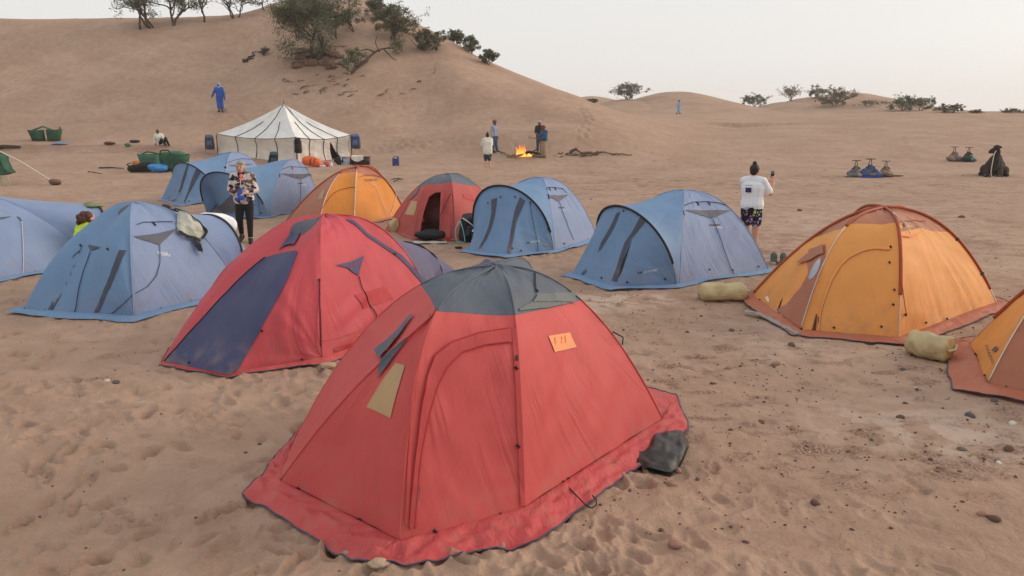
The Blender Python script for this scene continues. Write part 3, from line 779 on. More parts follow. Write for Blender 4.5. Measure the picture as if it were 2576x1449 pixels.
def dome_tent(name, label, group, feet, apex, mats, ends, skirt_m, sw, p=(2.3, 2.3, 2.3, 2.3), sag=0.03, seed=0, amp=0.006, near_m=None, cat="tent", piping=None, rots=(0.9, 0.4, 0.4, 0.4)):
    """two crossed poles over four feet [f0,f1,f2,f3]; panels between f0-f1, f1-f2, ...
       ends: {panel index: dict(hoop=(lf,H), V=[ground corners from foot k to foot k+1], ...)} adds a porch in front of that panel"""
    feet = [np.array([f[0], f[1], gz1(f[0], f[1]) + 0.05]) for f in feet]
    A = np.asarray(apex, float); C = np.array([A[0], A[1], 0.45])
    R = root(name, (A[0], A[1], 0), label, cat, group)
    poles = [pole(A, f, q) for f, q in zip(feet, p)]
    out = {}
    per = []
    for k in range(4):
        k2 = (k + 1) % 4
        per.append((feet[k], sw))
        def f(u, v, k=k, k2=k2):
            P = lerp(poles[k](v), poles[k2](v), np.asarray(u, float)[..., None])
            g = 4 * u * (1 - u) * np.sin(math.pi * np.clip(v, 0, 1)) * sag
            d = C - P; d[..., 2] *= 0.4; d /= np.linalg.norm(d, axis=-1)[..., None] + 1e-9
            return P + d * g[..., None]
        pt = Patch(f, C, 1.0, amp, seed + 13 * k, (2.0, 2.1), rots[k])
        out[('side', k)] = pt
        e = ends.get(k)
        if e is None:
            v, fa, uv = pt.grid(nu=44, nv=50); mk("wall_panel", v, fa, mats[k], R, uv=uv)
            continue
        ax = (feet[k] + feet[k2]) / 2 - C; ax[2] = 0; ax /= np.linalg.norm(ax)
        lf, Hh = e['hoop'] if e['hoop'] else (0.0, 0.0); st = e.get('start', 0.06); shift = e.get('shift', (0, 0, 0))
        hR, hL = feet[k] + ax * st, feet[k2] + ax * st
        h0 = hoopcurve(hR, hL, ax, lf, Hh, e.get('pw', 0.75))
        h = lambda w, h0=h0, sh=np.array(shift, float): h0(w) + sh * np.sin(math.pi * np.asarray(w, float))[..., None]
        def edge(w, k=k, k2=k2):
            w = np.asarray(w, float)
            return np.where((w < 0.5)[..., None], poles[k](1 - 2 * w), poles[k2](2 * w - 1))
        def canopy(u, v, edge=edge, h=h, ax=ax):
            P = lerp(edge(u), h(u), np.asarray(v, float)[..., None])
            g = np.sin(math.pi * np.clip(v, 0, 1)) * np.sin(math.pi * np.clip(u, 0, 1)) * 0.05
            P[..., 2] -= g; return P
        Vg = [np.array([q[0], q[1], gz1(q[0], q[1]) + 0.045]) for q in e['V']]
        gw = e.get('gw', [0] + list(np.linspace(0.36, 0.64, len(Vg))) + [1])
        gp = np.array([hR] + Vg + [hL])
        def gline(w, gw=gw, gp=gp): return np.stack([np.interp(w, gw, gp[:, q]) for q in range(3)], -1)
        def front(u, v, h=h, gline=gline, ax=ax, sg=e.get('sag', 0.04)):
            P = lerp(h(u), gline(u), np.asarray(v, float)[..., None])
            g = np.sin(math.pi * np.clip(v, 0, 1)) * np.sin(math.pi * np.clip(u, 0, 1)) * sg
            return P - ax * g[..., None] * 0.6 - np.array([0, 0, 0.4]) * g[..., None]
        inner = C * 0.5 + (feet[k] + feet[k2]) / 4
        if not e['hoop']:
            def front(u, v, edge=edge, gline=gline, ax=ax, bl=e.get('bulge', 0.12)):
                v = np.asarray(v, float)
                P = lerp(edge(u), gline(u), v[..., None])
                g = np.sin(math.pi * np.clip(v, 0, 1)) * np.sin(math.pi * np.clip(u, 0, 1)) * bl
                return P + (ax * 0.75 + np.array([0, 0, 0.65])) * g[..., None]
        pc = Patch(canopy, inner, 1.0, amp, seed + 50 + k, (2.6, 0.8), 1.3); pf = Patch(front, inner, 1.0, amp, seed + 60 + k, (2.4, 1.5), 1.2)
        if e['hoop']:
            v, fa, uv = pc.grid(nu=70, nv=16); mk("porch_roof", v, fa, e.get('roof_m', mats[k]), R, uv=uv)
        else: pc = pf
        v, fa, uv = pf.grid(nu=80, nv=34, mask=e.get('mask')); mk("porch_front", v, fa, e.get('front_m', mats[k]), R, uv=uv)
        out[('canopy', k)] = pc; out[('front', k)] = pf; out[('hoop', k)] = h
        if e.get('sleeve') is not None:
            lo, hi = e.get('sleeve_w', (0.06, 0.94)); w = np.linspace(lo, hi, 60)
            H = h(w); d = ax * 0.012 + np.array([0, 0, 0.008])
            v, fa = tube(H + d, 0.019, 7); mk("hoop_sleeve", v, fa, e['sleeve'], R, uv=np.zeros((len(v), 2)))
            for ww in (np.linspace(0.0, lo + 0.01, 8), np.linspace(hi - 0.01, 1.0, 8)):
                Q = h(ww) + d; v, fa = tube(Q, 0.006, 6); mk("pole", v, fa, ALU, R)
        per.append((hR, sw))
        for q in Vg: per.append((q, e.get('sw', sw)))
        per.append((hL, sw))
        v, fa, uv = pt.grid(nu=24, nv=24, off=-0.02); mk("inner_wall", v, fa, e.get('inner_m', MESHG), R, uv=uv)
    for k in range(4):
        tt = np.linspace(0.01, 1, 50); P = poles[k](tt); d = P - C; d /= np.linalg.norm(d, axis=1)[:, None]
        v, fa = tube(P + d * 0.002, 0.008, 6); mk("seam", v, fa, near_m or mats[k], R, uv=np.zeros((len(v), 2)))
    skirt("skirt", [q[0] for q in per], [q[1] for q in per], skirt_m, R, piping, seed=seed + 5, n_per=26)
    return R, out
# ------------------------------------------------------------------ the tents
def g2(px, py): return G(px, py)[:2]
def A3(px, py, y): return W(px, py, y)
def zmap(ox, oy, sx): return lambda *pts: [(ox + sx * x, oy + sx * y) for x, y in pts]

# --- near red tent with slate roof
Z = zmap(563.5, 644.0, 0.5555)
L2, M_, FL, FR, Rr = [G(*q, 0.10)[:2] for q in ((738, 1112), (705, 1206), (1004, 1356), (1320, 1278), (1666, 1056))]
cxy = np.array([-0.17, 5.84]); ap = A3(1250, 669, 5.84)
def crossing(poles, feet, A, tc):
    """the left pole crosses the front pole at the roof corner and runs on to its own foot"""
    up = poles[2](np.linspace(0, tc[2], 40)); N = up[-1]; F = feet[1]
    down = np.array([lerp(N, F, t) + np.array([-0.05, -0.03, 0.03]) * math.sin(math.pi * t) for t in np.linspace(0, 1, 40)])
    d = np.concatenate([up + (-0.012, 0.0, 0.0), down[1:]]); poles[1] = polycurve(d)
    L = np.concatenate([[0], np.cumsum(np.linalg.norm(np.diff(d, axis=0), axis=1))]); tc[1] = L[39] / L[-1]
T1, p1, pl1 = hex_tent("dome_tent", "faded red dome tent with slate grey roof, tan patch and closed arched door", "dome tents of the camp",
    [L2, M_, FL, FR, Rr, 2 * cxy - FL + (0.05, -0.1), 2 * cxy - FR], ap, (2.3, 2, 6.0, 5.2, 2.05, 3.5, 3.5), [0.27, 0.4, 0.425, 0.405, 0.37, 0.42, 0.42], SLATE, [RED1] * 7, REDSK, PIPING,
    (0.26,) * 7, fh=0.10, sk_in=(0, 1, 2, 2, 3, 4, 4, 5, 6), sk_out=[g2(770, 1066), g2(611, 1249), g2(884, 1422), g2(1021, 1434), g2(1356, 1371), g2(1733, 1088), g2(1702, 996), (0.72, 7.4), (-0.75, 7.15)], sag=0.035, seed=1,
    rots=(1.2, 1.1, 0.7, -0.5, 0.4, 0.4, 0.4), amp=0.009, custom=crossing, rum=1.7)
lb, db, rb = p1[1], p1[2], p1[3]
arch_out = Z((1300, 325), (1150, 350), (1030, 390), (955, 450), (918, 550), (893, 700), (868, 900), (846, 1080), (835, 1230))
arch_in = Z((1302, 388), (1180, 402), (1075, 435), (1010, 500), (968, 590), (935, 700), (902, 850), (880, 1000), (858, 1230))
decal("door_flap", db, arch_out, arch_in, REDTRIM, T1, 0.014, 60, 5)
cordon("door_zip", db, arch_in, 0.006, DKRED, T1, 0.012, 60); cordon("flap_stitching", db, arch_out, 0.004, DKRED, T1, 0.014, 60)
decal("door_seam_tape", db, Z((1302, 330), (1318, 600), (1332, 900), (1340, 1130)), Z((1322, 330), (1342, 600), (1352, 900), (1362, 1130)), REDTRIM, T1, 0.010, 30, 3)
decal("corner_tape", db, Z((868, 290), (850, 600), (832, 900), (815, 1210)), Z((885, 300), (868, 600), (848, 900), (832, 1215)), REDTRIM, T1, 0.010, 30, 3)
decal("tan_patch", lb, Z((780, 485), (648, 685)), Z((832, 500), (765, 735)), TAN, T1, 0.006, 16, 10)
decal("vent_flap", p1[0], Z((852, 268), (790, 335), (735, 388), (682, 425)), Z((862, 268), (806, 344), (748, 416), (706, 466)), SLATE, T1, 0.022, 30, 6)
decal("vent_flap", lb, Z((862, 272), (806, 345), (748, 418), (714, 468), (700, 548)), Z((868, 266), (850, 325), (820, 392), (778, 455), (706, 556)), SLATE, T1, 0.020, 24, 5)
lettering(p1[0], "FERRINO", Z((742, 455))[0], (0.5555 * 28, -0.5555 * 84), (0.5555 * 12, 0), TXTRED, T1, 0.032)
decal("orange_patch", rb, Z((1458, 365), (1490, 437)), Z((1568, 345), (1598, 412)), ORPATCH, T1, 0.007, 10, 10)
lettering(rb, "F 21", Z((1492, 402))[0], (0.5555 * 62, -0.5555 * 14), (-0.5555 * 5, -0.5555 * 30), mat("orange_ink", (0.70, 0.24, 0.085)), T1, 0.011)
decal("vent_hem", rb, Z((1330, 243), (1380, 215), (1412, 185)), Z((1335, 250), (1450, 240), (1585, 212)), SLATE2, T1, 0.012, 16, 8)
decal("vent_hood", rb, Z((1412, 178), (1500, 175), (1586, 165)), Z((1385, 215), (1480, 212), (1588, 212)), SLATE2, T1, 0.018, 16, 8)
for q in ((325, 1075), (598, 1232), (948, 1240), (1245, 1167), (1328, 860), (1320, 508)):
    z = Z(q)[0]; toggle(lb if q[0] < 820 else db, z, T1, 1.15)
decal("zip_pull", db, Z((1316, 450), (1316, 476)), Z((1328, 450), (1328, 476)), BLACK, T1, 0.02, 6, 4)
decal("hook_tape", db, Z((874, 1040), (862, 1110)), Z((886, 1042), (874, 1113)), MESHG, T1, 0.014, 6, 4)
cordon("guy_cord", rb, Z((1553, 1025), (1558, 1050), (1590, 1085), (1600, 1115), (1622, 1130)), 0.006, CORD, T1, 0.02)
_e = rb.px(Z((1622, 1130)), 0.02)[0]
_loop = np.array([_e] + [np.append(g2(*Z(q)[0]), 0) + (0, 0, 0.055) for q in ((1640, 1165), (1665, 1176), (1686, 1160), (1684, 1132), (1668, 1118))])
v_, f_ = tube(_dense(_loop, 24), 0.005, 5); mk("guy_cord", v_, f_, CORD, T1)
for q in ((1553, 1028), (1622, 1128)): toggle(rb, Z(q)[0], T1, 0.9)
cordon("guy_cord", rb, Z((1404, 78), (1406, 120), (1408, 170)), 0.006, CORD, T1, 0.01)
toggle(rb, Z((1409, 165))[0], T1, 0.9)
_r = np.array([pl1[4](np.array(t)) for t in (0.55, 0.58, 0.62)]); _r[:, 0] += np.array([0.02, 0.07, 0.02])
v_, f_ = tube(_r, 0.006, 5); mk("guy_cord", v_, f_, CORD, T1)
# --- crimson tent with navy porch
Z = zmap(362.25, 515.2, 0.33333)
FRf = g2(812, 915); RRf = g2(1105, 800); c2 = np.array([-2.30, 9.28]); ap = A3(815, 541, 9.28)
T2, p2 = dome_tent("dome_tent", "crimson dome tent with broad navy porch panel and triangular vent", "dome tents of the camp",
    [2 * c2 - RRf, FRf, RRf, 2 * c2 - FRf], ap, [RED2, RED2, RED2, RED2],
    {0: dict(hoop=None, V=[g2(430, 884), g2(406, 922), g2(573, 949)], gw=[0, 0.38, 0.43, 0.60, 1], bulge=0.17, start=0.0, sw=0.02), 2: dict(hoop=(0.50, 0.86), V=[(-0.35, 11.2), (-1.2, 11.9)], roof_m=LILAC, front_m=LILAC, pw=0.7, start=0.0)},
    REDSK, 0.09, p=(2.6, 3.4, 2.7, 2.8), seed=11, sag=0.03, piping=PIPING, rots=(0.9, -0.35, 0.4, 0.4), amp=0.013)
fr, sd, cn = p2[('front', 0)], p2[('side', 1)], p2[('canopy', 0)]
_b = _dense(Z((1165, 362), (1080, 580), (960, 800), (850, 1000), (780, 1120), (715, 1235), (636, 1300)), 50); _bu, _bv = fr.uv(_b[:, 0], _b[:, 1])
_tu, _tv = fr.uv(*np.array(Z((915, 405))).T); _t = np.linspace(0, 1, 50); _au, _av = lerp(_tu[0], 0.437, _t), lerp(_tv[0], 0.992, _t)
_k = np.linspace(0, 1, 16)[:, None]; _u, _v = (_au * (1 - _k) + _bu * _k).ravel(), (_av * (1 - _k) + _bv * _k).ravel()
mk("navy_panel", fr.at(_u, _v, 0.010), grid_faces(50, 16), NAVY, T2, uv=np.stack([_u * 2.4, _v * 1.5], 1))
v_, f_ = tube(fr.at(_au, _av, 0.012), 0.007, 5); mk("door_zip", v_, f_, BLACK, T2)
decal("vent_flap", cn, Z((1160, 165), (1105, 235), (1040, 320), (1022, 352)), Z((1218, 152), (1185, 230), (1142, 312), (1100, 290)), NAVY, T2, 0.02, 16, 6)
decal("vent_flap", sd, Z((1440, 460), (1520, 480), (1615, 537)), Z((1441, 458), (1560, 430), (1655, 387)), NAVY, T2, 0.014, 18, 8)
lettering(sd, "FERRINO", Z((1535, 482))[0], (0.3333 * 85, -0.3333 * 34), (-2, -0.3333 * 14), TXTRED, T2, 0.022)
decal("dark_patch", sd, Z((1585, 680), (1655, 785)), Z((1810, 618), (1868, 715)), DKRED, T2, 0.008, 12, 14)
decal("navy_strip", sd, Z((1512, 112), (1600, 165), (1700, 240), (1800, 305), (1890, 372), (2000, 482), (2108, 602)), Z((1560, 118), (1650, 175), (1750, 245), (1850, 315), (1940, 382), (2060, 500), (2150, 600)), NAVY, T2, 0.010, 30, 5)
cordon("guy_cord", sd, Z((1615, 540), (1650, 640), (1700, 740), (1765, 865)), 0.006, CORD, T2, 0.014)
cordon("guy_cord", sd, Z((1272, 580), (1298, 680), (1304, 850), (1300, 960), (1290, 1080)), 0.006, CORD, T2, 0.02)
cordon("guy_cord", fr, Z((690, 520), (580, 610), (480, 720), (390, 850), (310, 985)), 0.006, CORD, T2, 0.016)
for pt, q in ((sd, (1272, 578)), (fr, (890, 955)), (fr, (690, 520)), (sd, (1890, 372)), (fr, (345, 1195)), (sd, (1560, 1085)), (fr, (1190, 1165))): toggle(pt, Z(q)[0], T2, 1.2)
decal("dark_patch", sd, Z((1432, 1078), (1432, 1118)), Z((1560, 1045), (1560, 1100)), DKRED, T2, 0.008, 6, 6)
cordon("seam", sd, Z((1340, 1030), (1450, 1010), (1600, 960), (1740, 880)), 0.004, RED2, T2, 0.004)

# --- blue tents with black hoop
def sky_details(T, o, Zf, front_k, side_k, strips, slit, tri, cordp, word=None, script=None, bar=None, toggles=(), loops=(), opening=None, fcord=None, cordm=None):
    fr, sd = o[('front', front_k)], o[('side', side_k)]
    for A, B in strips: decal("zip_flap", fr, Zf(*A), Zf(*B), DKSTRIP, T, 0.010, 30, 4)
    if opening: decal("door_gap_shade", fr, Zf(*opening[0]), Zf(*opening[1]), BLACK, T, 0.006, 20, 4)  # black strip on the panel paints the shade of the door opening
    cordon("vent_zip", sd, Zf(*slit), 0.006, BLUECORD, T, 0.008)
    decal("vent_mesh", sd, Zf(*tri[0]), Zf(*tri[1]), MESHG, T, 0.010, 20, 8)
    if cordp: cordon("guy_cord", sd, Zf(*cordp), 0.005, cordm or BLUECORD, T, 0.012)
    for a, b in loops: cordon("loop", sd, Zf(a, b), 0.010, BLACK, T, 0.012, 6)
    if bar: decal("logo_bar", sd, Zf(bar[0], bar[3]), Zf(bar[1], bar[2]), MESHG, T, 0.008, 6, 4)
    if script: lettering(sd, script[0], Zf(script[1])[0], script[2], script[3], TXTWHITE, T, 0.010, shear=0.2)
    if word: lettering(fr, "SKYLINE", Zf(word[0])[0], word[1], word[2], TXTWHITE, T, 0.010, shear=0.2)
    if word: decal("logo_bar", fr, Zf(word[3][0], word[3][1]), Zf(word[3][2], word[3][3]), MESHG, T, 0.008, 6, 4)
    if fcord: cordon("guy_cord", fr, Zf(*fcord), 0.005, BLUECORD, T, 0.012)
    for which, q, s in toggles: toggle(o[which], Zf(q)[0], T, s)
def skyline(name, label, FR, RR, width, apex_px, hoop, V, seed, mats=(BLUE, BLUE_LIT), p=(2.3, 2.6, 2.3, 2.3), sw=0.10, group="dome tents of the camp", shift=(0, 0, 0), mask=None, ysh=0.0):
    FR, RR = np.asarray(FR, float), np.asarray(RR, float)
    ax = (RR - FR) / np.linalg.norm(RR - FR); pe = np.array([-ax[1], ax[0]])
    FLf, RLf = FR + pe * width, RR + pe * width
    c = (FR + RR + FLf + RLf) / 4; ap = A3(apex_px[0], apex_px[1], c[1] + ysh)
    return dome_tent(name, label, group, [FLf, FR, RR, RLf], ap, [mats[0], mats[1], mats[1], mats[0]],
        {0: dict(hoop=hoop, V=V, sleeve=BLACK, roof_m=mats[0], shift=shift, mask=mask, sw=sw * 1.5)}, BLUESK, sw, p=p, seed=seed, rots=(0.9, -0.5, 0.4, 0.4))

Z = zmap(1408.75, 450.8, 0.21875)
T11, o11 = skyline("dome_tent", "blue dome tent with black hoop porch and white script, beside a tan sack", g2(1709, 720), g2(1932, 683), 1.85, (1722, 478), (0.42, 1.14), [g2(1440, 694), g2(1544, 726)], 31)
sky_details(T11, o11, Z, 0, 1,
    [(((935, 412), (850, 570), (745, 720), (690, 880), (640, 1060), (600, 1175)), ((1022, 445), (900, 590), (812, 690), (745, 850), (690, 1060), (655, 1180))),
     (((650, 392), (590, 520), (470, 740), (350, 960), (252, 1102)), ((692, 375), (625, 540), (500, 760), (385, 970), (285, 1100)))],
    ((1430, 305), (1490, 278), (1560, 263), (1700, 262), (1820, 275), (1910, 300)), (((1432, 356), (1580, 400), (1755, 450)), ((1433, 354), (1700, 358), (1960, 358))),
    ((1755, 460), (1800, 560), (1870, 760), (1960, 1010), (2035, 1150)),
    word=((955, 1085), (0.21875 * 160, -0.21875 * 30), (2, -0.21875 * 26), ((890, 1088), (892, 1066), (948, 1088), (950, 1060))),
    script=("trekking", (1760, 572), (0.21875 * 105, 0.3), (0, -0.21875 * 34)), bar=((1720, 514), (1838, 516), (1838, 534), (1722, 534)),
    loops=[((1570, 265), (1600, 303)), ((1698, 263), (1724, 303)), ((1412, 365), (1424, 415))], opening=(((820, 700), (735, 900), (685, 1060), (670, 1120)), ((822, 702), (765, 900), (712, 1060), (680, 1125))),
    toggles=[(('front', 0), (490, 1142), 1.4), (('front', 0), (770, 1185), 1.4), (('front', 0), (1205, 1145), 1.4), (('front', 0), (735, 365), 1.4), (('front', 0), (905, 385), 1.4), (('front', 0), (1070, 515), 1.4), (('front', 0), (1285, 890), 1.4), (('side', 1), (1715, 1040), 1.3), (('side', 1), (2280, 1005), 1.3), (('side', 1), (1985, 1046), 1.3)])

Z = zmap(925.75, 418.6, 0.23437)
T10, o10 = skyline("dome_tent", "blue dome tent with black hoop porch facing the camp, backpack against its left side", g2(1396, 634), g2(1502, 602), 1.85, (1358, 446), (0.40, 1.22), [g2(1178, 634), g2(1273, 652)], 41, p=(2.3, 2.6, 2.3, 2.3))
sky_details(T10, o10, Z, 0, 1,
    [(((1325, 358), (1328, 500), (1290, 660), (1240, 780), (1190, 890)), ((1385, 335), (1370, 500), (1325, 660), (1268, 790), (1216, 872))),
     (((1630, 330), (1575, 480), (1548, 620), (1525, 770), (1490, 920)), ((1690, 372), (1630, 500), (1592, 600), (1560, 770), (1525, 962)))],
    ((1885, 262), (1930, 222), (2000, 226), (2080, 240), (2130, 290)), (((1905, 310), (1970, 345), (2045, 380)), ((1906, 308), (2040, 314), (2155, 305))),
    ((2050, 385), (2090, 500), (2150, 650), (2210, 790)),
    word=((1740, 822), (0.23437 * 100, -0.23437 * 14), (1, -0.23437 * 20), ((1700, 828), (1700, 812), (1735, 824), (1735, 808))),
    script=("trekking", (2080, 482), (0.23437 * 40, 0), (0, -0.23437 * 16)), bar=((2045, 434), (2105, 434), (2105, 450), (2046, 450)),
    loops=[((1935, 225), (1958, 262)), ((2000, 228), (2018, 258)), ((1895, 300), (1906, 355))], fcord=((1740, 390), (1760, 540), (1790, 680), (1815, 800), (1822, 950)),
    toggles=[(('front', 0), (1422, 330), 1.4), (('front', 0), (1580, 330), 1.4), (('front', 0), (1740, 390), 1.4), (('front', 0), (1290, 395), 1.4), (('front', 0), (1545, 880), 1.4), (('front', 0), (1635, 905), 1.4), (('side', 1), (2100, 830), 1.4), (('side', 1), (2360, 800), 1.4), (('front', 0), (1930, 670), 1.4)])

Z = zmap(386.4, 362.25, 0.2625)
T7a, o7a = skyline("dome_tent", "blue dome tent with black hoop porch, standing before the white marquee corner", g2(560, 510), g2(690, 494), 1.85, (588, 383), (0.42, 1.14), [g2(405, 504), g2(462, 516)], 51, sw=0.06)
sky_details(T7a, o7a, Z, 0, 1,
    [(((430, 185), (370, 330), (330, 450), (290, 560)), ((480, 225), (410, 350), (355, 450), (300, 560))), (((320, 200), (280, 330), (250, 430), (205, 530)), ((345, 180), (310, 310), (275, 420), (225, 525)))],
    ((690, 185), (770, 155), (850, 140), (930, 150)), (((715, 205), (760, 215), (830, 218)), ((715, 203), (800, 200), (960, 190))), None,
    toggles=[(('side', 1), (685, 225), 2.2), (('front', 0), (600, 430), 1.8), (('front', 0), (570, 552), 1.6), (('front', 0), (340, 548), 1.6)], fcord=((510, 300), (515, 400), (518, 560)))
decal("dark_mesh", o7a[('front', 0)], Z((210, 432), (150, 500), (60, 550)), Z((232, 440), (215, 520), (185, 562)), MESHG, T7a, 0.012, 14, 6)
T7b, o7b = skyline("dome_tent", "blue dome tent with dark mesh porch corner behind woman in print jacket", g2(680, 548), g2(806, 520), 1.85, (738, 402), (0.42, 1.12), [g2(540, 536), g2(600, 552)], 61, sw=0.06)
sky_details(T7b, o7b, Z, 0, 1, [], ((1225, 245), (1300, 215), (1380, 220), (1460, 225), (1545, 250)), (((1210, 285), (1300, 310), (1405, 342)), ((1210, 283), (1380, 288), (1555, 280))), ((1405, 345), (1408, 450), (1400, 560), (1388, 670)),
    script=("trekking", (1405, 400), (0.2625 * 55, 0), (0, -0.2625 * 14)), bar=((1378, 372), (1430, 374), (1430, 382), (1378, 380)), loops=[((1205, 285), (1207, 318)), ((1325, 220), (1332, 242)), ((1590, 285), (1602, 305))], fcord=((990, 480), (1005, 560), (1020, 690)),
    toggles=[(('side', 1), (1325, 645), 1.6), (('front', 0), (1030, 660), 1.6)])
decal("dark_mesh", o7b[('front', 0)], Z((745, 485), (650, 580), (560, 655)), Z((760, 500), (790, 600), (780, 660)), MESHG, T7b, 0.012, 14, 8)

# --- blue tents seen from behind (left side)
Z = zmap(0.0, 450.8, 0.27783)
N1 = g2(338, 806); N2 = g2(606, 738); c3 = np.array([-5.32, 11.15])
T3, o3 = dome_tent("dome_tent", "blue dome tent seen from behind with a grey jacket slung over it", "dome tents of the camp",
    [2 * c3 - N2, N1, N2, 2 * c3 - N1], A3(336, 509, c3[1]), [BLUE, BLUE_LIT, BLUE_LIT, BLUE],
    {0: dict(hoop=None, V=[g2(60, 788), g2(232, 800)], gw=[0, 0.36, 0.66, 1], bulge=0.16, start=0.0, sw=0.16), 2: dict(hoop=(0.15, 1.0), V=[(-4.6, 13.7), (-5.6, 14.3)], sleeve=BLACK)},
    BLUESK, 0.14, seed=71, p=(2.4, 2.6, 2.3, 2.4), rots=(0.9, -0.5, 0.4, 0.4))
fr, sd, cn = o3[('front', 0)], o3[('side', 1)], o3[('canopy', 0)]
decal("zip_flap", fr, Z((700, 604), (620, 815), (520, 1040), (420, 1225)), Z((748, 606), (660, 815), (560, 1040), (458, 1226)), DKSTRIP, T3, 0.012, 30, 4)
decal("zip_flap", fr, Z((1085, 648), (1000, 860), (920, 1060), (835, 1258)), Z((1142, 645), (1040, 880), (950, 1070), (868, 1258)), DKSTRIP, T3, 0.012, 30, 4)
decal("vent_flap", fr, Z((805, 602), (815, 625), (830, 650)), Z((806, 600), (870, 610), (918, 622)), DKSTRIP, T3, 0.014, 10, 5)
cordon("guy_cord", fr, Z((830, 655), (800, 730), (760, 850), (720, 1000), (695, 1180), (640, 1290)), 0.006, BLUECORD, T3, 0.016)
decal("vent_mesh", sd, Z((1212, 522), (1310, 560), (1438, 600)), Z((1213, 518), (1400, 500), (1590, 457)), MESHG, T3, 0.010, 20, 8)
cordon("vent_zip", sd, Z((1235, 415), (1300, 395), (1400, 388), (1560, 392)), 0.006, BLUECORD, T3, 0.008)
cordon("loop", sd, Z((1380, 393), (1408, 425)), 0.011, BLACK, T3, 0.012, 6)
cordon("guy_cord", sd, Z((1440, 602), (1442, 760), (1410, 880), (1330, 975), (1222, 1035)), 0.005, BLUECORD, T3, 0.014)
cordon("guy_cord", fr, Z((1205, 1045), (1120, 1130), (1020, 1210), (920, 1268)), 0.005, BLUECORD, T3, 0.014)
lettering(sd, "Amnesia", Z((1412, 684))[0], (0.27783 * 105, 0.5), (0, -0.27783 * 34), TXTWHITE, T3, 0.012, shear=0.1)
lettering(sd, "trekking", Z((1455, 706))[0], (0.27783 * 90, -0.5), (0, -0.27783 * 32), TXTWHITE, T3, 0.012, shear=0.25)
for pt, q in ((fr, (735, 605)), (fr, (985, 640)), (sd, (1745, 1135)), (sd, (1475, 1222)), (fr, (385, 1240)), (fr, (215, 1208))): toggle(pt, Z(q)[0], T3, 1.4)

sh = np.array([-3.35, 2.25])
T4, o4 = dome_tent("dome_tent", "blue dome tent with pale guy line and a green cloth on top", "dome tents of the camp",
    [2 * c3 - N2 + sh, N1 + sh, N2 + sh + (-0.1, 0.1), 2 * c3 - N1 + sh], A3(-150, 478, c3[1] + sh[1]), [BLUE, BLUE_LIT, BLUE_LIT, BLUE],
    {0: dict(hoop=None, V=[g2(60, 788) + sh, g2(232, 800) + sh], gw=[0, 0.36, 0.66, 1], bulge=0.16, start=0.0, sw=0.16), 2: dict(hoop=(0.40, 0.93), V=[np.array((-4.6, 13.7)) + sh, np.array((-5.6, 14.3)) + sh], sleeve=BLACK)},
    BLUESK, 0.12, seed=81, p=(2.4, 2.6, 2.3, 2.4), rots=(0.9, -0.5, 0.4, 0.4))
sd = o4[('side', 1)]
decal("vent_mesh", sd, Z((0, 372), (40, 362), (92, 345)), Z((0, 350), (40, 346), (92, 341)), MESHG, T4, 0.010, 10, 5)
decal("vent_flap", sd, Z((150, 345), (170, 365), (190, 390)), Z((155, 343), (180, 355), (196, 385)), MESHG, T4, 0.014, 8, 4)
cordon("guy_cord", sd, Z((193, 392), (205, 600), (208, 800), (195, 930), (150, 1005), (80, 1050)), 0.006, WHITECORD, T4, 0.014)
toggle(sd, Z((340, 898))[0], T4, 1.3)

# --- orange tent, right
Z = zmap(1811.3, 499.1, 0.3778)
L, FL, FR, Rr = g2(1893, 750), g2(2014, 838), g2(2259, 858), g2(2503, 769)
T8, p8, pl8 = hex_tent("dome_tent", "orange dome tent with brown roof and rust valance lifted by the wind", "dome tents of the camp",
    [L, FL, FR, Rr, (6.55, 11.9), (5.15, 12.3)], A3(2226, 524, 10.55), (1.75, 3.6, 4.6, 2.3, 3, 3), (0.46, 0.40, 0.375, 0.44, 0.4, 0.4), BROWN, [ORANGE] * 6, RUSTSK, PIPING,
    (0.22, 0.18, 0.20, 0.24, 0.2, 0.2), sleeve=RUST, sag=0.05, seed=91, sleeve_r=0.022, sleeve_t=(0.98, 0.42, 0.80, 0.90, 1, 1), rots=(0.6, 0.7, 1.3, 0.4, 0.4, 0.4), amp=0.008)
lb, db, rb = p8[0], p8[1], p8[2]
decal("brown_panel", lb, Z((600, 345), (585, 400), (588, 500), (530, 600), (440, 710), (335, 775)), Z((712, 312), (700, 400), (676, 500), (632, 640), (588, 760), (540, 880)), BROWN, T8, 0.007, 40, 12)
decal("vent_flap", lb, Z((705, 318), (640, 345), (580, 395), (518, 442)), Z((700, 372), (672, 385), (620, 418), (560, 440)), BROWN, T8, 0.03, 16, 6)
decal("window", lb, Z((674, 400), (640, 432), (604, 490), (590, 528), (596, 542)), Z((675, 405), (668, 450), (652, 492), (628, 528), (600, 544)), SHINE, T8, 0.012, 20, 6)
arch = Z((1130, 322), (1040, 322), (940, 345), (850, 385), (790, 440), (735, 530), (695, 640), (665, 740), (648, 880))
arch2 = Z((1132, 342), (1040, 340), (945, 362), (860, 402), (802, 455), (748, 545), (706, 650), (676, 745), (660, 880))
decal("door_flap", db, arch, arch2, ORANGE, T8, 0.016, 50, 4); cordon("door_zip", db, arch2, 0.004, BROWN, T8, 0.014, 50)
decal("door_gap_shade", db, Z((640, 770), (622, 840), (606, 898)), Z((648, 770), (642, 840), (636, 896)), mat("painted_interior_shade", (0.10, 0.03, 0.012)), T8, 0.010, 10, 3)  # dark strip painted on for the shaded inside at the door's foot
decal("hook_tape", db, Z((653, 790), (651, 830)), Z((662, 790), (660, 832)), BLACK, T8, 0.016, 4, 3)
lettering(rb, "FERRINO", Z((1180, 226))[0], (0.3778 * 133, -0.3778 * 22), (1.0, -0.3778 * 20), TXTGREY, T8, 0.014)
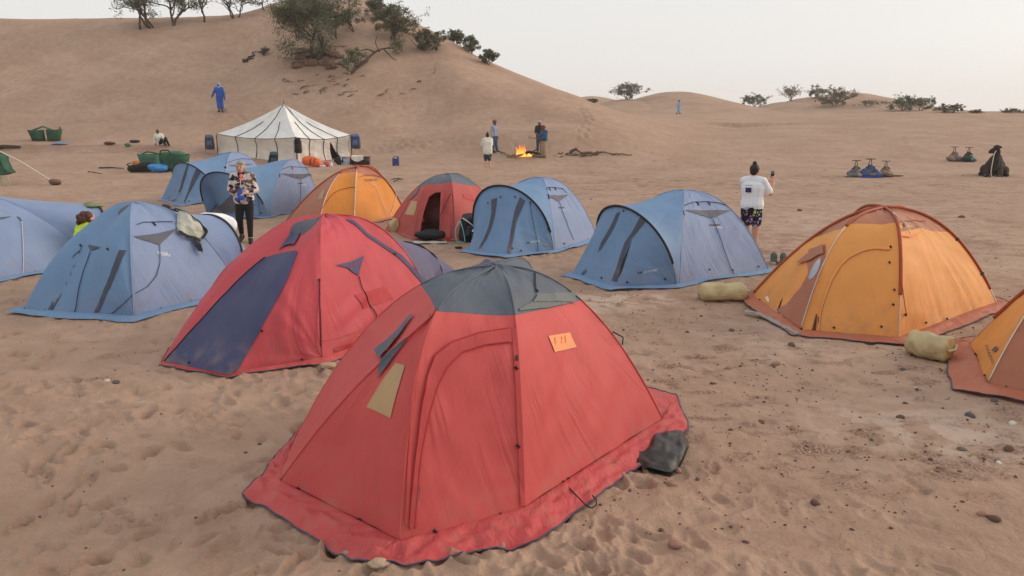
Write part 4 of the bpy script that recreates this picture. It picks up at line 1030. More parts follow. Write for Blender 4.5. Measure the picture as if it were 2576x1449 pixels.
decal("logo", rb, Z((1212, 170), (1222, 196)), Z((1218, 164), (1242, 188)), TXTGREY, T8, 0.014, 4, 3)
decal("vent_hood", rb, Z((1200, 256), (1260, 262), (1330, 236)), Z((1203, 246), (1260, 244), (1328, 228)), ORANGED, T8, 0.03, 12, 4)
cordon("vent_zip", rb, Z((1115, 190), (1150, 170), (1200, 155), (1290, 150), (1370, 150)), 0.005, RUST, T8, 0.008)
cordon("guy_cord", rb, Z((1060, 88), (1120, 102), (1175, 130), (1215, 175), (1255, 240)), 0.007, WHITECORD, T8, 0.03)
cordon("guy_cord", rb, Z((1142, 340), (1165, 450), (1195, 580), (1215, 720), (1228, 780)), 0.005, RUST, T8, 0.03)
toggle(rb, Z((1228, 775))[0], T8, 1.5)
decal("valance_patch", rb, Z((1620, 800), (1650, 818)), Z((1642, 782), (1670, 798)), ORPATCH, T8, 0.02, 4, 4)
decal("sticker", lb, Z((300, 660), (318, 690)), Z((322, 650), (335, 690)), TXTWHITE, T8, 0.008, 6, 4)
for pt, q in ((lb, (240, 708)), (lb, (555, 875)), (db, (757, 862)), (db, (1073, 855)), (rb, (1360, 828)), (rb, (1500, 803)), (db, (1160, 612)), (db, (1153, 708)), (db, (1128, 428)), (db, (1136, 322))): toggle(pt, Z(q)[0], T8, 1.3)
for t in (0.50, 0.78):
    for k in (0, 3):
        c = pl8[k](np.array(t)); v_, f_ = capsule(c + (0.02, -0.02, 0.0), 0.016, c + (-0.03 if k else 0.03, -0.03, -0.03), 0.014, 6); mk("pole_clip", v_, f_, BLACK, T8)
_P = [G(*Z(q)[0]) for q in ((165, 765), (250, 778), (350, 828), (450, 878), (520, 918))]; _P = _dense(np.array(_P) + (0, 0, 0.03), 30)
v_, f_ = tube(_P, 0.045 + 0.006 * np.sin(np.arange(30) * 1.3), 8); v_[:, 2] = 0.03 + (v_[:, 2] - 0.03) * 0.35; mk("skirt_lining", v_ + 0.010 * vnoise(v_[:, 0] * 25, v_[:, 1] * 25, v_[:, 2] * 25)[:, None], f_, GREYLIN, T8, uv=v_[:, :2] * 2)

# --- orange tent cut by the frame
L, FL = g2(2440, 873), g2(2484, 978); c9 = np.array([6.35, 7.65])
T9, p9, pl9 = hex_tent("dome_tent", "orange dome tent with dark lettering and wide rust valance beside a tan sack", "dome tents of the camp",
    [L, FL, (5.75, 6.05), 2 * c9 - L, 2 * c9 - FL, (7.0, 9.3)], np.append(c9, 1.42), (1.7, 3.0, 4, 2, 3, 3), (0.42,) * 6, BROWN, [ORANGE, BROWN, ORANGE, ORANGE, ORANGE, ORANGE], RUSTSK, PIPING,
    (0.24, 0.34, 0.30, 0.24, 0.2, 0.2), sleeve=RUST, sag=0.03, seed=95, sleeve_r=0.026, sleeve_t=(0.80, 0.42, 0.8, 0.9, 1, 1))
lb = p9[0]
lettering(lb, "FERRINO", Z((1762, 980))[0], (0.3778 * 50, 0.3778 * 122), (0.3778 * 19, -0.3778 * 5), TXTGREY, T9, 0.012)
decal("logo", lb, Z((1808, 1012), (1830, 1022)), Z((1838, 982), (1852, 1000)), TXTGREY, T9, 0.012, 4, 4)
for q in ((1700, 1040), (1738, 1200)): toggle(lb, Z(q)[0], T9, 1.4)
toggle(p9[1], Z((1885, 1322))[0], T9, 1.4)

# --- faded red tent, door open
Z = zmap(925.75, 418.6, 0.23437)
L, FL, FR, Rr = g2(973, 578), g2(1042, 602), g2(1146, 606), g2(1262, 556)
c6 = np.array([-1.42, 17.75]); ap6 = A3(1127, 437, 17.75)
def hole6(u, v):
    return _in6(u, v)
_tmp = {}
T6, p6, pl6 = hex_tent("dome_tent", "faded red dome tent with slate roof and its arched door standing open", "dome tents of the camp",
    [L, FL, FR, Rr, 2 * c6 - FL, 2 * c6 - FR], ap6, (2.0, 4.2, 4.5, 2.0, 3, 3), (0.40, 0.44, 0.42, 0.46, 0.45, 0.45), SLATE, [RED3] * 6, RED3, None,
    (0.05,) * 6, sag=0.03, seed=101, holes={1: lambda u, v: (0.13 + 0.30 * max(0, 1.75 - v) ** 1.6 < u < 0.64) and v > 1.20 + 0.5 * max(0, 0.42 - u) ** 1.5}, rots=(1.1, 0.7, -0.6, 0.4, 0.4, 0.4))
lb, db, rb = p6[0], p6[1], p6[2]
decal("tan_patch", lb, Z((470, 372), (400, 515)), Z((538, 378), (500, 530)), TAN, T6, 0.008, 10, 8)
decal("dark_patch", rb, Z((1010, 296), (1028, 340)), Z((1120, 322), (1138, 370)), DKRED, T6, 0.008, 8, 8)
decal("vent_flap", lb, Z((552, 220), (500, 290), (440, 355)), Z((556, 230), (525, 300), (455, 360)), SLATE, T6, 0.014, 10, 4)
_ar = np.array([(0.13 + 0.30 * max(0, 1.75 - v) ** 1.6, v) for v in np.linspace(2.0, 1.27, 22)] + [(u, 1.20 + 0.5 * max(0, 0.42 - u) ** 1.5) for u in np.linspace(0.36, 0.66, 10)])
_o = np.array(_ar) + np.array([[-0.09, -0.05]]); _o[-10:, 0] += 0.09; _o[-10:, 1] -= 0.03
_v = np.concatenate([db.at(_ar[:, 0] + 0.012, _ar[:, 1] + 0.012, 0.012), db.at(_o[:, 0], _o[:, 1], 0.012)]); mk("door_flap", _v, grid_faces(len(_ar), 2), RED3, T6, uv=_v[:, :2])
_v, _f, _u = db.grid(0.61, 0.98, 1.22, 2.0, 30, 40, 0.03)
_v = _v + (0.03 * np.sin(_u[:, 0] * 26 + _u[:, 1] * 3))[:, None] * np.array([0.3, -1, 0]); mk("door_curtain", _v, _f, RED3, T6, uv=_u)
cordon("guy_cord", db, Z((895, 300), (850, 390), (790, 520), (760, 600)), 0.007, CORD, T6, 0.05)
cordon("seam", lb, Z((440, 350), (400, 450), (330, 580), (280, 690)), 0.006, DKRED, T6, 0.004)
_c6 = np.array([c6[0], c6[1], 0]); v_, f_ = ellipsoid(_c6 + (-0.05, 0.1, 0.40), (0.62, 0.80, 0.50), 0, 20, 12); mk("inner_tent", v_, f_, mat("inner_tent_grey", (0.20, 0.12, 0.11)), T6)
v_, f_ = box(_c6 + (0, 0, 0.02), (1.6, 2.0, 0.03)); mk("groundsheet", v_, f_, mat("groundsheet_black", (0.03, 0.03, 0.035), 0.5), T6)
toggle(rb, Z((1262, 320))[0], T6, 1.8)

# --- orange tent, back row
Z = zmap(386.4, 362.25, 0.2625)
L, FL, FR, Rr = g2(722, 560), g2(800, 580), g2(893, 574), g2(1020, 540)
T5, p5, pl5 = hex_tent("dome_tent", "orange dome tent with brown roof between a blue tent and a red tent", "dome tents of the camp",
    [L, FL, FR, Rr, (-3.4, 21.9), (-4.8, 22.2)], A3(903, 419, 20.3), (1.8, 3.4, 3.4, 2.2, 3, 3), (0.42, 0.38, 0.36, 0.42, 0.4, 0.4), BROWN, [BROWN, ORANGED, ORANGED, ORANGED, ORANGED, ORANGED], RUSTSK, PIPING,
    (0.12,) * 6, sleeve=RUST, sag=0.05, seed=111, sleeve_r=0.022, sleeve_t=(1, 0.4, 0.3, 1, 1, 1), rots=(0.6, 0.7, 1.3, 0.4, 0.4, 0.4))
lb, db, rb = p5[0], p5[1], p5[2]
cordon("pole_cord", db, Z((1955, 225), (1945, 320), (1938, 420), (1930, 560), (1922, 700)), 0.010, WHITECORD, T5, 0.02)
arch = Z((1940, 418), (1880, 420), (1790, 438), (1720, 475), (1660, 550), (1600, 640), (1560, 700))
cordon("door_zip", db, arch, 0.007, RUST, T5, 0.012, 40)
decal("vent_hood", rb, Z((1955, 325), (2020, 305), (2100, 302), (2185, 322)), Z((1960, 322), (2030, 290), (2100, 292), (2190, 318)), RUST, T5, 0.012, 16, 4)
lettering(rb, "FERRINO", Z((2015, 360))[0], (0.2625 * 130, -1.0), (0, -0.2625 * 22), TXTGREY, T5, 0.016)
decal("tan_patch", lb, Z((1605, 465), (1575, 540)), Z((1650, 430), (1622, 525)), TAN, T5, 0.01, 6, 5)
cordon("guy_cord", rb, Z((2060, 375), (2115, 405), (2160, 500), (2200, 600), (2238, 710)), 0.007, WHITECORD, T5, 0.03)
cordon("guy_cord", rb, Z((2318, 405), (2315, 520), (2290, 630), (2245, 710)), 0.007, WHITECORD, T5, 0.03)
# ------------------------------------------------------------------ people
SKIN_L = mat("fair_skin", (0.56, 0.33, 0.25), 0.55, var=0.06); SKIN_D = mat("brown_skin", (0.115, 0.058, 0.038), 0.55, var=0.08); SKIN_T = mat("sunned_skin", (0.52, 0.27, 0.195), 0.55, var=0.06)
WHITE = mat("white_cotton", (0.72, 0.75, 0.80), 0.85, var=0.05, scale=5, bump=0.35, bscale=11, bdist=0.03); CREAM = mat("cream_cotton", (0.66, 0.65, 0.58), 0.85, var=0.06, bump=0.3, bscale=10, bdist=0.03)
BLACKC = mat("black_cotton", (0.012, 0.012, 0.015), 0.85, bump=0.3, bscale=12, bdist=0.02); CORAL = mat("coral_jersey", (0.80, 0.16, 0.10), 0.8)
GREYHAIR = mat("grey_hair", (0.30, 0.28, 0.25), 0.6, var=0.3, scale=40, bump=0.6, bscale=60); DARKHAIR = mat("dark_hair", (0.020, 0.012, 0.009), 0.5, var=0.3, scale=40, bump=0.5, bscale=60); BROWNHAIR = mat("auburn_hair", (0.075, 0.026, 0.014), 0.5, var=0.35, scale=30, bump=0.6, bscale=50)
NEON = mat("lime_jersey", (0.60, 0.80, 0.06), 0.8); ROYAL = mat("royal_blue_robe", (0.020, 0.085, 0.37), 0.8, var=0.2, scale=4, bump=0.4, bscale=6, bdist=0.04); PALEB = mat("pale_blue_robe", (0.22, 0.40, 0.62), 0.8, var=0.15, scale=4, bump=0.4, bscale=6, bdist=0.04)
GREYSH = mat("grey_blue_shirt", (0.26, 0.28, 0.36), 0.85, bump=0.3, bscale=10, bdist=0.03); DENIM = mat("denim", (0.045, 0.075, 0.145), 0.85, bump=0.3, bscale=10, bdist=0.02); BLUESH = mat("deep_blue_shirt", (0.028, 0.085, 0.175), 0.85, bump=0.3, bscale=10, bdist=0.03); KHAKI = mat("khaki_cotton", (0.36, 0.27, 0.18), 0.85, bump=0.3, bscale=10, bdist=0.03)
TURBAN = mat("rust_turban", (0.30, 0.050, 0.028), 0.85, bump=0.6, bscale=20, bdist=0.03); TURB2 = mat("brown_turban", (0.16, 0.08, 0.07), 0.85, bump=0.6, bscale=20, bdist=0.03); CAPW = mat("grey_cap", (0.36, 0.38, 0.46), 0.85); BLUETUR = mat("sky_turban", (0.19, 0.36, 0.60), 0.8, bump=0.5, bscale=20, bdist=0.03)
EYE = mat("eye_dark", (0.02, 0.015, 0.012), 0.3); LIP = mat("lips", (0.42, 0.14, 0.12), 0.5); SHOE = mat("black_shoe", (0.012, 0.012, 0.013), 0.6)
def pattern(name, base, cols, scale, thr, rough=0.9, stretch=(1, 1, 1), edge=None):
    m, n, l, b = newmat(name); b.inputs['Roughness'].default_value = rough; b.inputs['Specular IOR Level'].default_value = 0.2
    tc = n.new("ShaderNodeTexCoord"); mp = n.new("ShaderNodeMapping"); mp.inputs['Scale'].default_value = stretch; l.new(tc.outputs['Object'], mp.inputs['Vector'])
    prev = None
    for k, c in enumerate(cols):
        if edge is None:
            t = n.new("ShaderNodeTexNoise"); t.inputs['Scale'].default_value = scale * (1 + 0.25 * k); t.inputs['Detail'].default_value = 1.5; t.noise_dimensions = '4D'; t.inputs['W'].default_value = k * 5.3 + 1
            l.new(mp.outputs[0], t.inputs['Vector']); src = t.outputs[0]
        else:
            t = n.new("ShaderNodeTexVoronoi"); t.inputs['Scale'].default_value = scale; l.new(mp.outputs[0], t.inputs['Vector'])
            hs = n.new("ShaderNodeSeparateXYZ"); l.new(t.outputs['Color'], hs.inputs[0]); src = hs.outputs[k % 3]
        r = n.new("ShaderNodeValToRGB"); r.color_ramp.interpolation = 'LINEAR'; r.color_ramp.elements[0].position, r.color_ramp.elements[1].position = thr[k], thr[k] + 0.025
        l.new(src, r.inputs[0])
        mx = n.new("ShaderNodeMixRGB"); mx.inputs[2].default_value = (*c, 1); l.new(r.outputs[0], mx.inputs[0])
        if prev is None: mx.inputs[1].default_value = (*base, 1)
        else: l.new(prev, mx.inputs[1])
        prev = mx.outputs[0]
    if edge is not None:
        t = n.new("ShaderNodeTexVoronoi"); t.feature = 'DISTANCE_TO_EDGE'; t.inputs['Scale'].default_value = scale; l.new(mp.outputs[0], t.inputs['Vector'])
        r = n.new("ShaderNodeValToRGB"); r.color_ramp.elements[0].position, r.color_ramp.elements[1].position = 0.10, 0.16; l.new(t.outputs[0], r.inputs[0])
        mx = n.new("ShaderNodeMixRGB"); mx.inputs[1].default_value = (*edge, 1); l.new(r.outputs[0], mx.inputs[0]); l.new(prev, mx.inputs[2]); prev = mx.outputs[0]
    l.new(prev, b.inputs['Base Color'])
    return m
FLEECE = pattern("print_fleece", (0.62, 0.54, 0.50), [(0.16, 0.085, 0.075), (0.020, 0.018, 0.045)], 6.5, (0.545, 0.570), stretch=(1, 1, 1.35))
SHORTS = pattern("zigzag_shorts", (0.015, 0.013, 0.02), [(0.50, 0.20, 0.38), (0.35, 0.38, 0.70), (0.45, 0.60, 0.14)], 13.0, (0.62, 0.62, 0.80), edge=(0.012, 0.01, 0.015))
TEALP = pattern("teal_print", (0.016, 0.022, 0.032), [(0.12, 0.30, 0.36), (0.45, 0.48, 0.50)], 16.0, (0.58, 0.64))

BASEJ = dict(pelvis=(0, 0, .53), waist=(0, 0, .62), chest=(0, 0, .735), neck=(0, 0, .835), head=(0, -.012, .928),
    sh_a=(-.105, 0, .805), el_a=(-.135, .01, .635), wr_a=(-.14, -.03, .49), sh_b=(.105, 0, .805), el_b=(.135, .01, .635), wr_b=(.14, -.03, .49),
    hip_a=(-.052, 0, .505), kn_a=(-.058, -.01, .285), an_a=(-.06, .01, .05), toe_a=(-.066, -.085, .020), hip_b=(.052, 0, .505), kn_b=(.058, -.01, .285), an_b=(.06, .01, .05), toe_b=(.066, -.085, .020))
def person(label, loc, rot, H, J={}, skin=SKIN_L, top=None, bottom=None, hair=None, hat=None, shoes=None, w=1.0, voxel=0.013, face=False, robe=None, under=None, headdir=(0, -1), group=None, cloth_fit=0.012):
    j = dict(BASEJ); j.update(J)
    R = root("person", loc, label, "person", group)
    cr, sr = math.cos(rot), math.sin(rot); loc = np.asarray(loc, float)
    def X(p):
        p = np.asarray(p, float) * H; return loc + np.array([p[0] * cr - p[1] * sr, p[0] * sr + p[1] * cr, p[2]])
    P = {k: X(v) for k, v in j.items()}
    sx = np.array([cr, sr, 0.0])
    hd = np.array([headdir[0] * cr - headdir[1] * sr, headdir[0] * sr + headdir[1] * cr, 0]); hd /= np.linalg.norm(hd); hs = np.array([-hd[1], hd[0], 0.0])
    hz = math.atan2(hd[1], hd[0]) + math.pi / 2
    def torso(e, lo='pelvis'):
        s = []
        for a, b, r0, r1, x0, x1 in (('pelvis', 'waist', .070, .060, .042, .036), ('waist', 'chest', .060, .066, .036, .050)):
            for q in (-1, 0, 1): s.append(capsule(P[a] + sx * q * x0 * H * w, r0 * H * w + e, P[b] + sx * q * x1 * H * w, r1 * H * w + e))
        for q in 'ab':
            s.append(capsule(P['chest'], .060 * H * w + e, P['sh_' + q] * .9 + P['chest'] * .1, .036 * H * w + e)); s.append(capsule(P['neck'], .030 * H + e, P['sh_' + q], .034 * H * w + e))
        s.append(capsule(P['chest'], .055 * H * w + e, P['neck'], .032 * H + e))
        return s
    def arm(q, e, f=1.0):
        s = []; a, b, c = P['sh_' + q], P['el_' + q], P['wr_' + q]
        if f <= .5: s.append(capsule(a, .036 * H * w + e, lerp(a, b, f * 2), .032 * H * w + e))
        else: s += [capsule(a, .036 * H * w + e, b, .028 * H * w + e), capsule(b, .028 * H * w + e, lerp(b, c, f * 2 - 1), .022 * H + e)]
        return s
    def leg(q, e, f=1.0, flare=0.0):
        s = []; a, b, c = P['hip_' + q], P['kn_' + q], P['an_' + q]
        if f <= .5: s.append(capsule(a, .058 * H * w + e, lerp(a, b, f * 2), .046 * H * w + e + flare))
        else: s += [capsule(a, .058 * H * w + e, b, .040 * H * w + e), capsule(b, .038 * H * w + e, lerp(b, c, f * 2 - 1), .026 * H + e + flare)]
        return s
    def foot(q, e):
        a, t = P['an_' + q], P['toe_' + q]; d = (t - a); d = d / np.linalg.norm(d)
        heel = a - np.array([d[0], d[1], 0]) * .018 * H - np.array([0, 0, .026 * H])
        return [capsule(a, .024 * H + e, heel, .020 * H + e, 8), capsule(heel, .020 * H + e, t, .017 * H + e, 8), capsule(a, .022 * H + e, t, .015 * H + e, 8)]
    def hand(q):
        a, c = P['el_' + q], P['wr_' + q]; d = (c - a); d /= np.linalg.norm(d)
        side = np.cross(d, np.array([0, 0, 1.0])); side = side / (np.linalg.norm(side) + 1e-6); nrm = np.cross(side, d)
        s = [capsule(c, .015 * H, c + d * .045 * H, .017 * H, 8)]
        base = c + d * .045 * H
        for i, (o, ln) in enumerate(((-.018, .040), (-.006, .046), (.006, .044), (.018, .034))):
            k1 = base + side * o * H + d * ln * .5 * H - nrm * .004 * H; k2 = k1 + d * ln * .4 * H - nrm * .018 * H
            s += [capsule(base + side * o * .9 * H, .0065 * H, k1, .0060 * H, 6), capsule(k1, .0060 * H, k2, .0052 * H, 6)]
        t0 = c + d * .015 * H - side * .016 * H; s += [capsule(t0, .008 * H, t0 + d * .03 * H - side * .020 * H, .0062 * H, 6)]
        return s
    hc = P['head']
    hr = .0655 * H
    shp = torso(0) + arm('a', 0) + arm('b', 0) + leg('a', 0) + leg('b', 0) + hand('a') + hand('b') + foot('a', 0) + foot('b', 0)
    shp += [capsule(P['neck'], .031 * H, hc - hd * -.004 * H, .030 * H), ellipsoid(hc + np.array([0, 0, .008 * H]), (.049 * H, .060 * H, .062 * H), hz), ellipsoid(hc + hd * .012 * H - np.array([0, 0, .030 * H]), (.037 * H, .044 * H, .042 * H), hz)]
    shp += [capsule(hc + hd * .058 * H + np.array([0, 0, .004 * H]), .006 * H, hc + hd * .066 * H - np.array([0, 0, .012 * H]), .009 * H, 6)]
    for q in (-1, 1): shp.append(ellipsoid(hc + hs * q * .050 * H - np.array([0, 0, .004 * H]), (.007 * H, .014 * H, .019 * H), hz, 8, 6))
    blob("body", shp, skin, R, voxel, 3)
    if top:
        m, sl, hem, fit = top
        s = torso(fit * H) + (arm('a', fit * H * .8, sl) + arm('b', fit * H * .8, sl) if sl > 0 else [])
        if hem:
            for q in (-1, 0, 1):
                d = P['pelvis'] - P['waist']; d /= np.linalg.norm(d)
                s.append(capsule(P['waist'] + sx * q * .040 * H * w, .060 * H * w + fit * H, P['pelvis'] + d * hem * H + sx * q * .048 * H * w, .060 * H * w + fit * H))
        blob("shirt" if sl < 0.7 else "jacket", s, m, R, voxel, 3)
    if under:
        m, hem = under
        s = []
        for q in (-1, 0, 1): s.append(capsule(P['waist'] + sx * q * .040 * H * w, .060 * H * w + .008 * H, P['pelvis'] + np.array([0, 0, -hem * H + .06 * H]) + sx * q * .046 * H * w, .068 * H * w + .010 * H))
        blob("undershirt", s, m, R, voxel, 3)
    if bottom:
        m, f, fit, fl = bottom
        s = leg('a', fit * H, f, fl) + leg('b', fit * H, f, fl)
        for q in (-1, 0, 1): s.append(capsule(P['pelvis'] + sx * q * .042 * H * w + np.array([0, 0, -.02 * H]), .068 * H * w + fit * H, P['waist'] * .5 + P['pelvis'] * .5 + sx * q * .040 * H * w, .062 * H * w + fit * H))
        blob("shorts" if f <= 0.6 else "trousers", s, m, R, voxel, 3)
    if robe:
        m, hemz, hr0 = robe
        foots = (P['an_a'] + P['an_b']) / 2
        bot = np.array([foots[0], foots[1], loc[2] + hemz * H])
        s = torso(.012 * H) + arm('a', .014 * H, .97) + arm('b', .014 * H, .97)
        for q in (-1, 0, 1): s.append(capsule(P['chest'] + sx * q * .05 * H, .07 * H, bot + sx * q * hr0 * .45 * H + np.array([0, 0, .05 * H]), .055 * H))
        for q in 'ab': s.append(capsule(P['hip_' + q], .07 * H, lerp(P['kn_' + q], P['an_' + q], .65), .052 * H))
        blob("robe", s, m, R, voxel, 3)
    if hair:
        m, kind = hair
        up = np.array([0, 0, 1.0]); b = -hd
        s = [ellipsoid(hc + b * .012 * H + up * .020 * H, (.056 * H, .060 * H, .060 * H), hz)]
        if kind == 'bun': s += [ellipsoid(hc + up * .085 * H + b * .018 * H, (.026 * H, .026 * H, .024 * H)), ellipsoid(hc + b * .03 * H - up * .012 * H, (.046 * H, .040 * H, .044 * H), hz)]
        if kind == 'bob':
            s += [ellipsoid(hc + b * .02 * H + hs * q * .026 * H - up * .006 * H, (.034 * H, .046 * H, .056 * H), hz) for q in (-1, 1)] + [ellipsoid(hc + hd * .034 * H + up * .044 * H + hs * .012 * H, (.040 * H, .026 * H, .024 * H), hz)]
        if kind == 'loose':
            rr = np.random.default_rng(5)
            for k in range(14):
                d = rr.normal(size=3) * (.05, .04, .045) * np.array(H); s.append(ellipsoid(hc + b * .02 * H + d + up * .01 * H, (.028 * H, .028 * H, .034 * H)))
        blob("hair", s, m, R, voxel * 0.8, 2)
    if hat:
        m, kind = hat; up = np.array([0, 0, 1.0])
        if kind == 'turban':
            s = [ellipsoid(hc + up * .040 * H - hd * .006 * H, (.068 * H, .074 * H, .040 * H), hz), ellipsoid(hc + up * .062 * H, (.052 * H, .056 * H, .034 * H), hz), ellipsoid(hc + up * .030 * H - hd * .03 * H, (.056 * H, .05 * H, .045 * H), hz)]
            s += [capsule(hc - up * .055 * H + hs * .05 * H, .018 * H, hc - up * .06 * H - hs * .05 * H, .018 * H), capsule(hc - up * .065 * H + hd * .045 * H, .016 * H, hc - up * .06 * H - hs * .05 * H, .018 * H), capsule(hc - up * .065 * H + hd * .045 * H, .016 * H, hc - up * .06 * H + hs * .05 * H, .018 * H)]
            blob("turban", s, m, R, voxel, 2)
        elif kind == 'hood':
            s = [ellipsoid(hc + up * .018 * H - hd * .012 * H, (.064 * H, .070 * H, .072 * H), hz), capsule(hc - up * .05 * H - hd * .02 * H, .045 * H, hc - up * .075 * H - hd * .01 * H, .058 * H)]
            blob("head_scarf", s, m, R, voxel, 2)
        else:
            s = [ellipsoid(hc + up * .034 * H, (.057 * H, .065 * H, .042 * H), hz)] + ([capsule(hc + up * .026 * H + hd * .05 * H - hs * .02 * H, .008 * H, hc + up * .022 * H + hd * .09 * H + hs * .02 * H, .007 * H)] if kind == 'cap' else [ellipsoid(hc + up * .08 * H, (.02 * H, .02 * H, .02 * H))])
            blob("hat", s, m, R, voxel, 2)
    if shoes:
        for q in 'ab': blob("shoe", foot(q, .007 * H), shoes, R, voxel * 0.8, 2)
    if face:
        up = np.array([0, 0, 1.0])
        for q in (-1, 1):
            v, f = ellipsoid(hc + hd * .0535 * H + hs * q * .020 * H + up * .006 * H, (.0085 * H, .005 * H, .0045 * H), hz, 8, 6); mk("eye", v, f, EYE, R)
            v, f = ellipsoid(hc + hd * .0575 * H + hs * q * .020 * H + up * .018 * H, (.012 * H, .004 * H, .0028 * H), hz, 8, 6); mk("eyebrow", v, f, GREYHAIR, R)
        v, f = ellipsoid(hc + hd * .0555 * H - up * .034 * H, (.015 * H, .006 * H, .0045 * H), hz, 8, 6); mk("mouth", v, f, LIP, R)
    return R, P, X

# woman in a print fleece, walking towards the camera
pw = G(622, 610)
R_, P_, X_ = person("grey haired woman in print fleece jacket and black leggings holding blue cloth", pw, 0.05, 1.70,
    dict(el_a=(-.150, -.01, .645), wr_a=(-.062, -.120, .610), el_b=(.152, -.01, .645), wr_b=(.070, -.125, .625), hip_a=(-.05, 0, .505), kn_a=(-.062, -.035, .290), an_a=(-.075, .06, .085), toe_a=(-.085, -.005, .022),
         hip_b=(.052, 0, .505), kn_b=(.062, -.035, .285), an_b=(.060, -.06, .05), toe_b=(.085, -.150, .020), head=(-.004, -.030, .922), neck=(0, -.008, .835)),
    skin=SKIN_L, top=(FLEECE, 0.97, -0.03, .015), under=(CORAL, .062), bottom=(BLACKC, 0.93, .004, 0), hair=(GREYHAIR, 'bob'), shoes=SHOE, w=1.0, voxel=0.009, face=True)
v_, f_ = capsule(X_((0, -.048, .822)), .020 * 1.7, X_((.004, -.078, .770)), .009 * 1.7); mk("collar", v_, f_, CORAL, R_)
blob("jacket_collar", [capsule(X_((-.042, -.01, .842)), .022, X_((-.03, -.06, .80)), .02), capsule(X_((.042, -.01, .842)), .022, X_((.034, -.06, .80)), .02), capsule(X_((-.042, -.01, .842)), .022, X_((.042, .03, .842)), .022)], FLEECE, R_, 0.010, 2)
_zp = np.array([X_((.002, -.085, .78)), X_((.004, -.098, .70)), X_((.012, -.092, .62)), X_((.008, -.09, .55))]); v_, f_ = tube(_dense(_zp, 12), 0.006, 5); mk("zip", v_, f_, TXTWHITE, R_)
bb = root("cloth_bag", X_((.02, -.150, .56)), "royal blue cloth bag held by the woman in print fleece", "bag")
_bm = mat("royal_cloth", (0.035, 0.11, 0.50), 0.7, bump=0.4, bscale=14, bdist=0.03)
blob("pouch", [capsule(X_((-.050, -.165, .545)), .026, X_((.045, -.165, .560)), .030), capsule(X_((-.046, -.165, .550)), .024, X_((.010, -.165, .660)), .020), capsule(X_((.045, -.165, .560)), .028, X_((.022, -.165, .660)), .020), capsule(X_((0, -.170, .57)), .042, X_((.015, -.165, .63)), .03)], _bm, bb, 0.008, 2)
blob("drawstring_top", [ellipsoid(X_((.016, -.150, .660)), (.030, .024, .022)), ellipsoid(X_((.030, -.150, .668)), (.022, .02, .02))], mat("navy_cloth", (0.014, 0.018, 0.05), 0.8), bb, 0.007, 2)

# woman photographing with a phone, seen from behind
pw = G(1884, 628)
R_, P_, X_ = person("woman in white tee and zigzag print shorts photographing with a phone", pw, math.pi - 0.50, 1.68,
    dict(el_a=(-.185, -.06, .665), wr_a=(-.190, -.120, .800), el_b=(.11, -.10, .68), wr_b=(-.10, -.165, .780), head=(-.006, -.014, .925)),
    skin=SKIN_T, top=(WHITE, 0.40, 0.012, .013), bottom=(SHORTS, 0.40, .010, 0.006), hair=(DARKHAIR, 'bun'), w=1.10, voxel=0.009, headdir=(-.35, -1))
_bp = [X_((x, .092, z)) for z in (.690, .745) for x in (.065, .005)]
v_ = np.array([X_((x, .0925 - .6 * x * x, z)) for z in np.linspace(.680, .735, 5) for x in np.linspace(.068, .000, 6)]); mk("shirt_print", v_, grid_faces(6, 5), mat("purple_print", (0.045, 0.028, 0.105), 0.8), R_)
v_ = np.array([X_((x, .0905 - .6 * x * x, z)) for z in (.758, .764) for x in np.linspace(.075, -.012, 6)]); mk("shirt_lettering", v_, grid_faces(6, 2), mat("grey_ink", (0.30, 0.32, 0.40), 0.8), R_)
v_, f_ = tube([X_((-.1895, -.112, .782)) + np.array([math.cos(t), math.sin(t) * .9, math.sin(t) * .25]) * .034 for t in np.linspace(0, 2 * math.pi, 16)], 0.009, 6); mk("wristband", v_, f_, TXTWHITE, R_)
ph = root("phone", X_((-.185, -.155, .835)), "dark phone in a pale case held up by the woman in white tee", "phone")
_pc = X_((-.180, -.150, .872)); v_, f_ = box(_pc, (0.075, 0.009, 0.150), math.pi - 0.50); mk("case", v_, f_, mat("pale_case", (0.42, 0.43, 0.42), 0.5), ph)
_n = np.array([-math.sin(math.pi - .50) * 1, math.cos(math.pi - .50), 0]); v_, f_ = box(_pc + _n * 0.006, (0.064, 0.004, 0.136), math.pi - 0.50); mk("screen", v_, f_, mat("phone_screen", (0.012, 0.013, 0.012), 0.2), ph)
v_, f_ = box(_pc + _n * 0.0075 + (0, 0, .035), (0.055, 0.003, 0.03), math.pi - 0.50); mk("picture", v_, f_, mat("phone_picture", (0.20, 0.16, 0.07), 0.3), ph)

# people half hidden behind tents
pw = G(214, 668) - np.array([0, 0, .17])
person("auburn haired person in lime shirt crouching behind the blue tents", pw, 2.6, 1.66,
    dict(pelvis=(0, .06, .20), waist=(0, 0, .30), chest=(0, -.04, .42), neck=(0, -.07, .52), head=(0, -.10, .60), sh_a=(-.105, -.05, .48), el_a=(-.15, -.14, .36), wr_a=(-.08, -.26, .28), sh_b=(.105, -.05, .48), el_b=(.15, -.14, .36), wr_b=(.08, -.26, .28),
         hip_a=(-.055, .05, .19), kn_a=(-.10, -.14, .27), an_a=(-.08, -.03, .05), toe_a=(-.09, -.13, .02), hip_b=(.055, .05, .19), kn_b=(.10, -.14, .27), an_b=(.08, -.03, .05), toe_b=(.09, -.13, .02)),
    skin=SKIN_L, top=(NEON, 0.40, 0.01, .016), bottom=(BLACKC, 0.9, .006, 0), hair=(BROWNHAIR, 'loose'), w=1.05, voxel=0.012)
pw = G(566, 690)
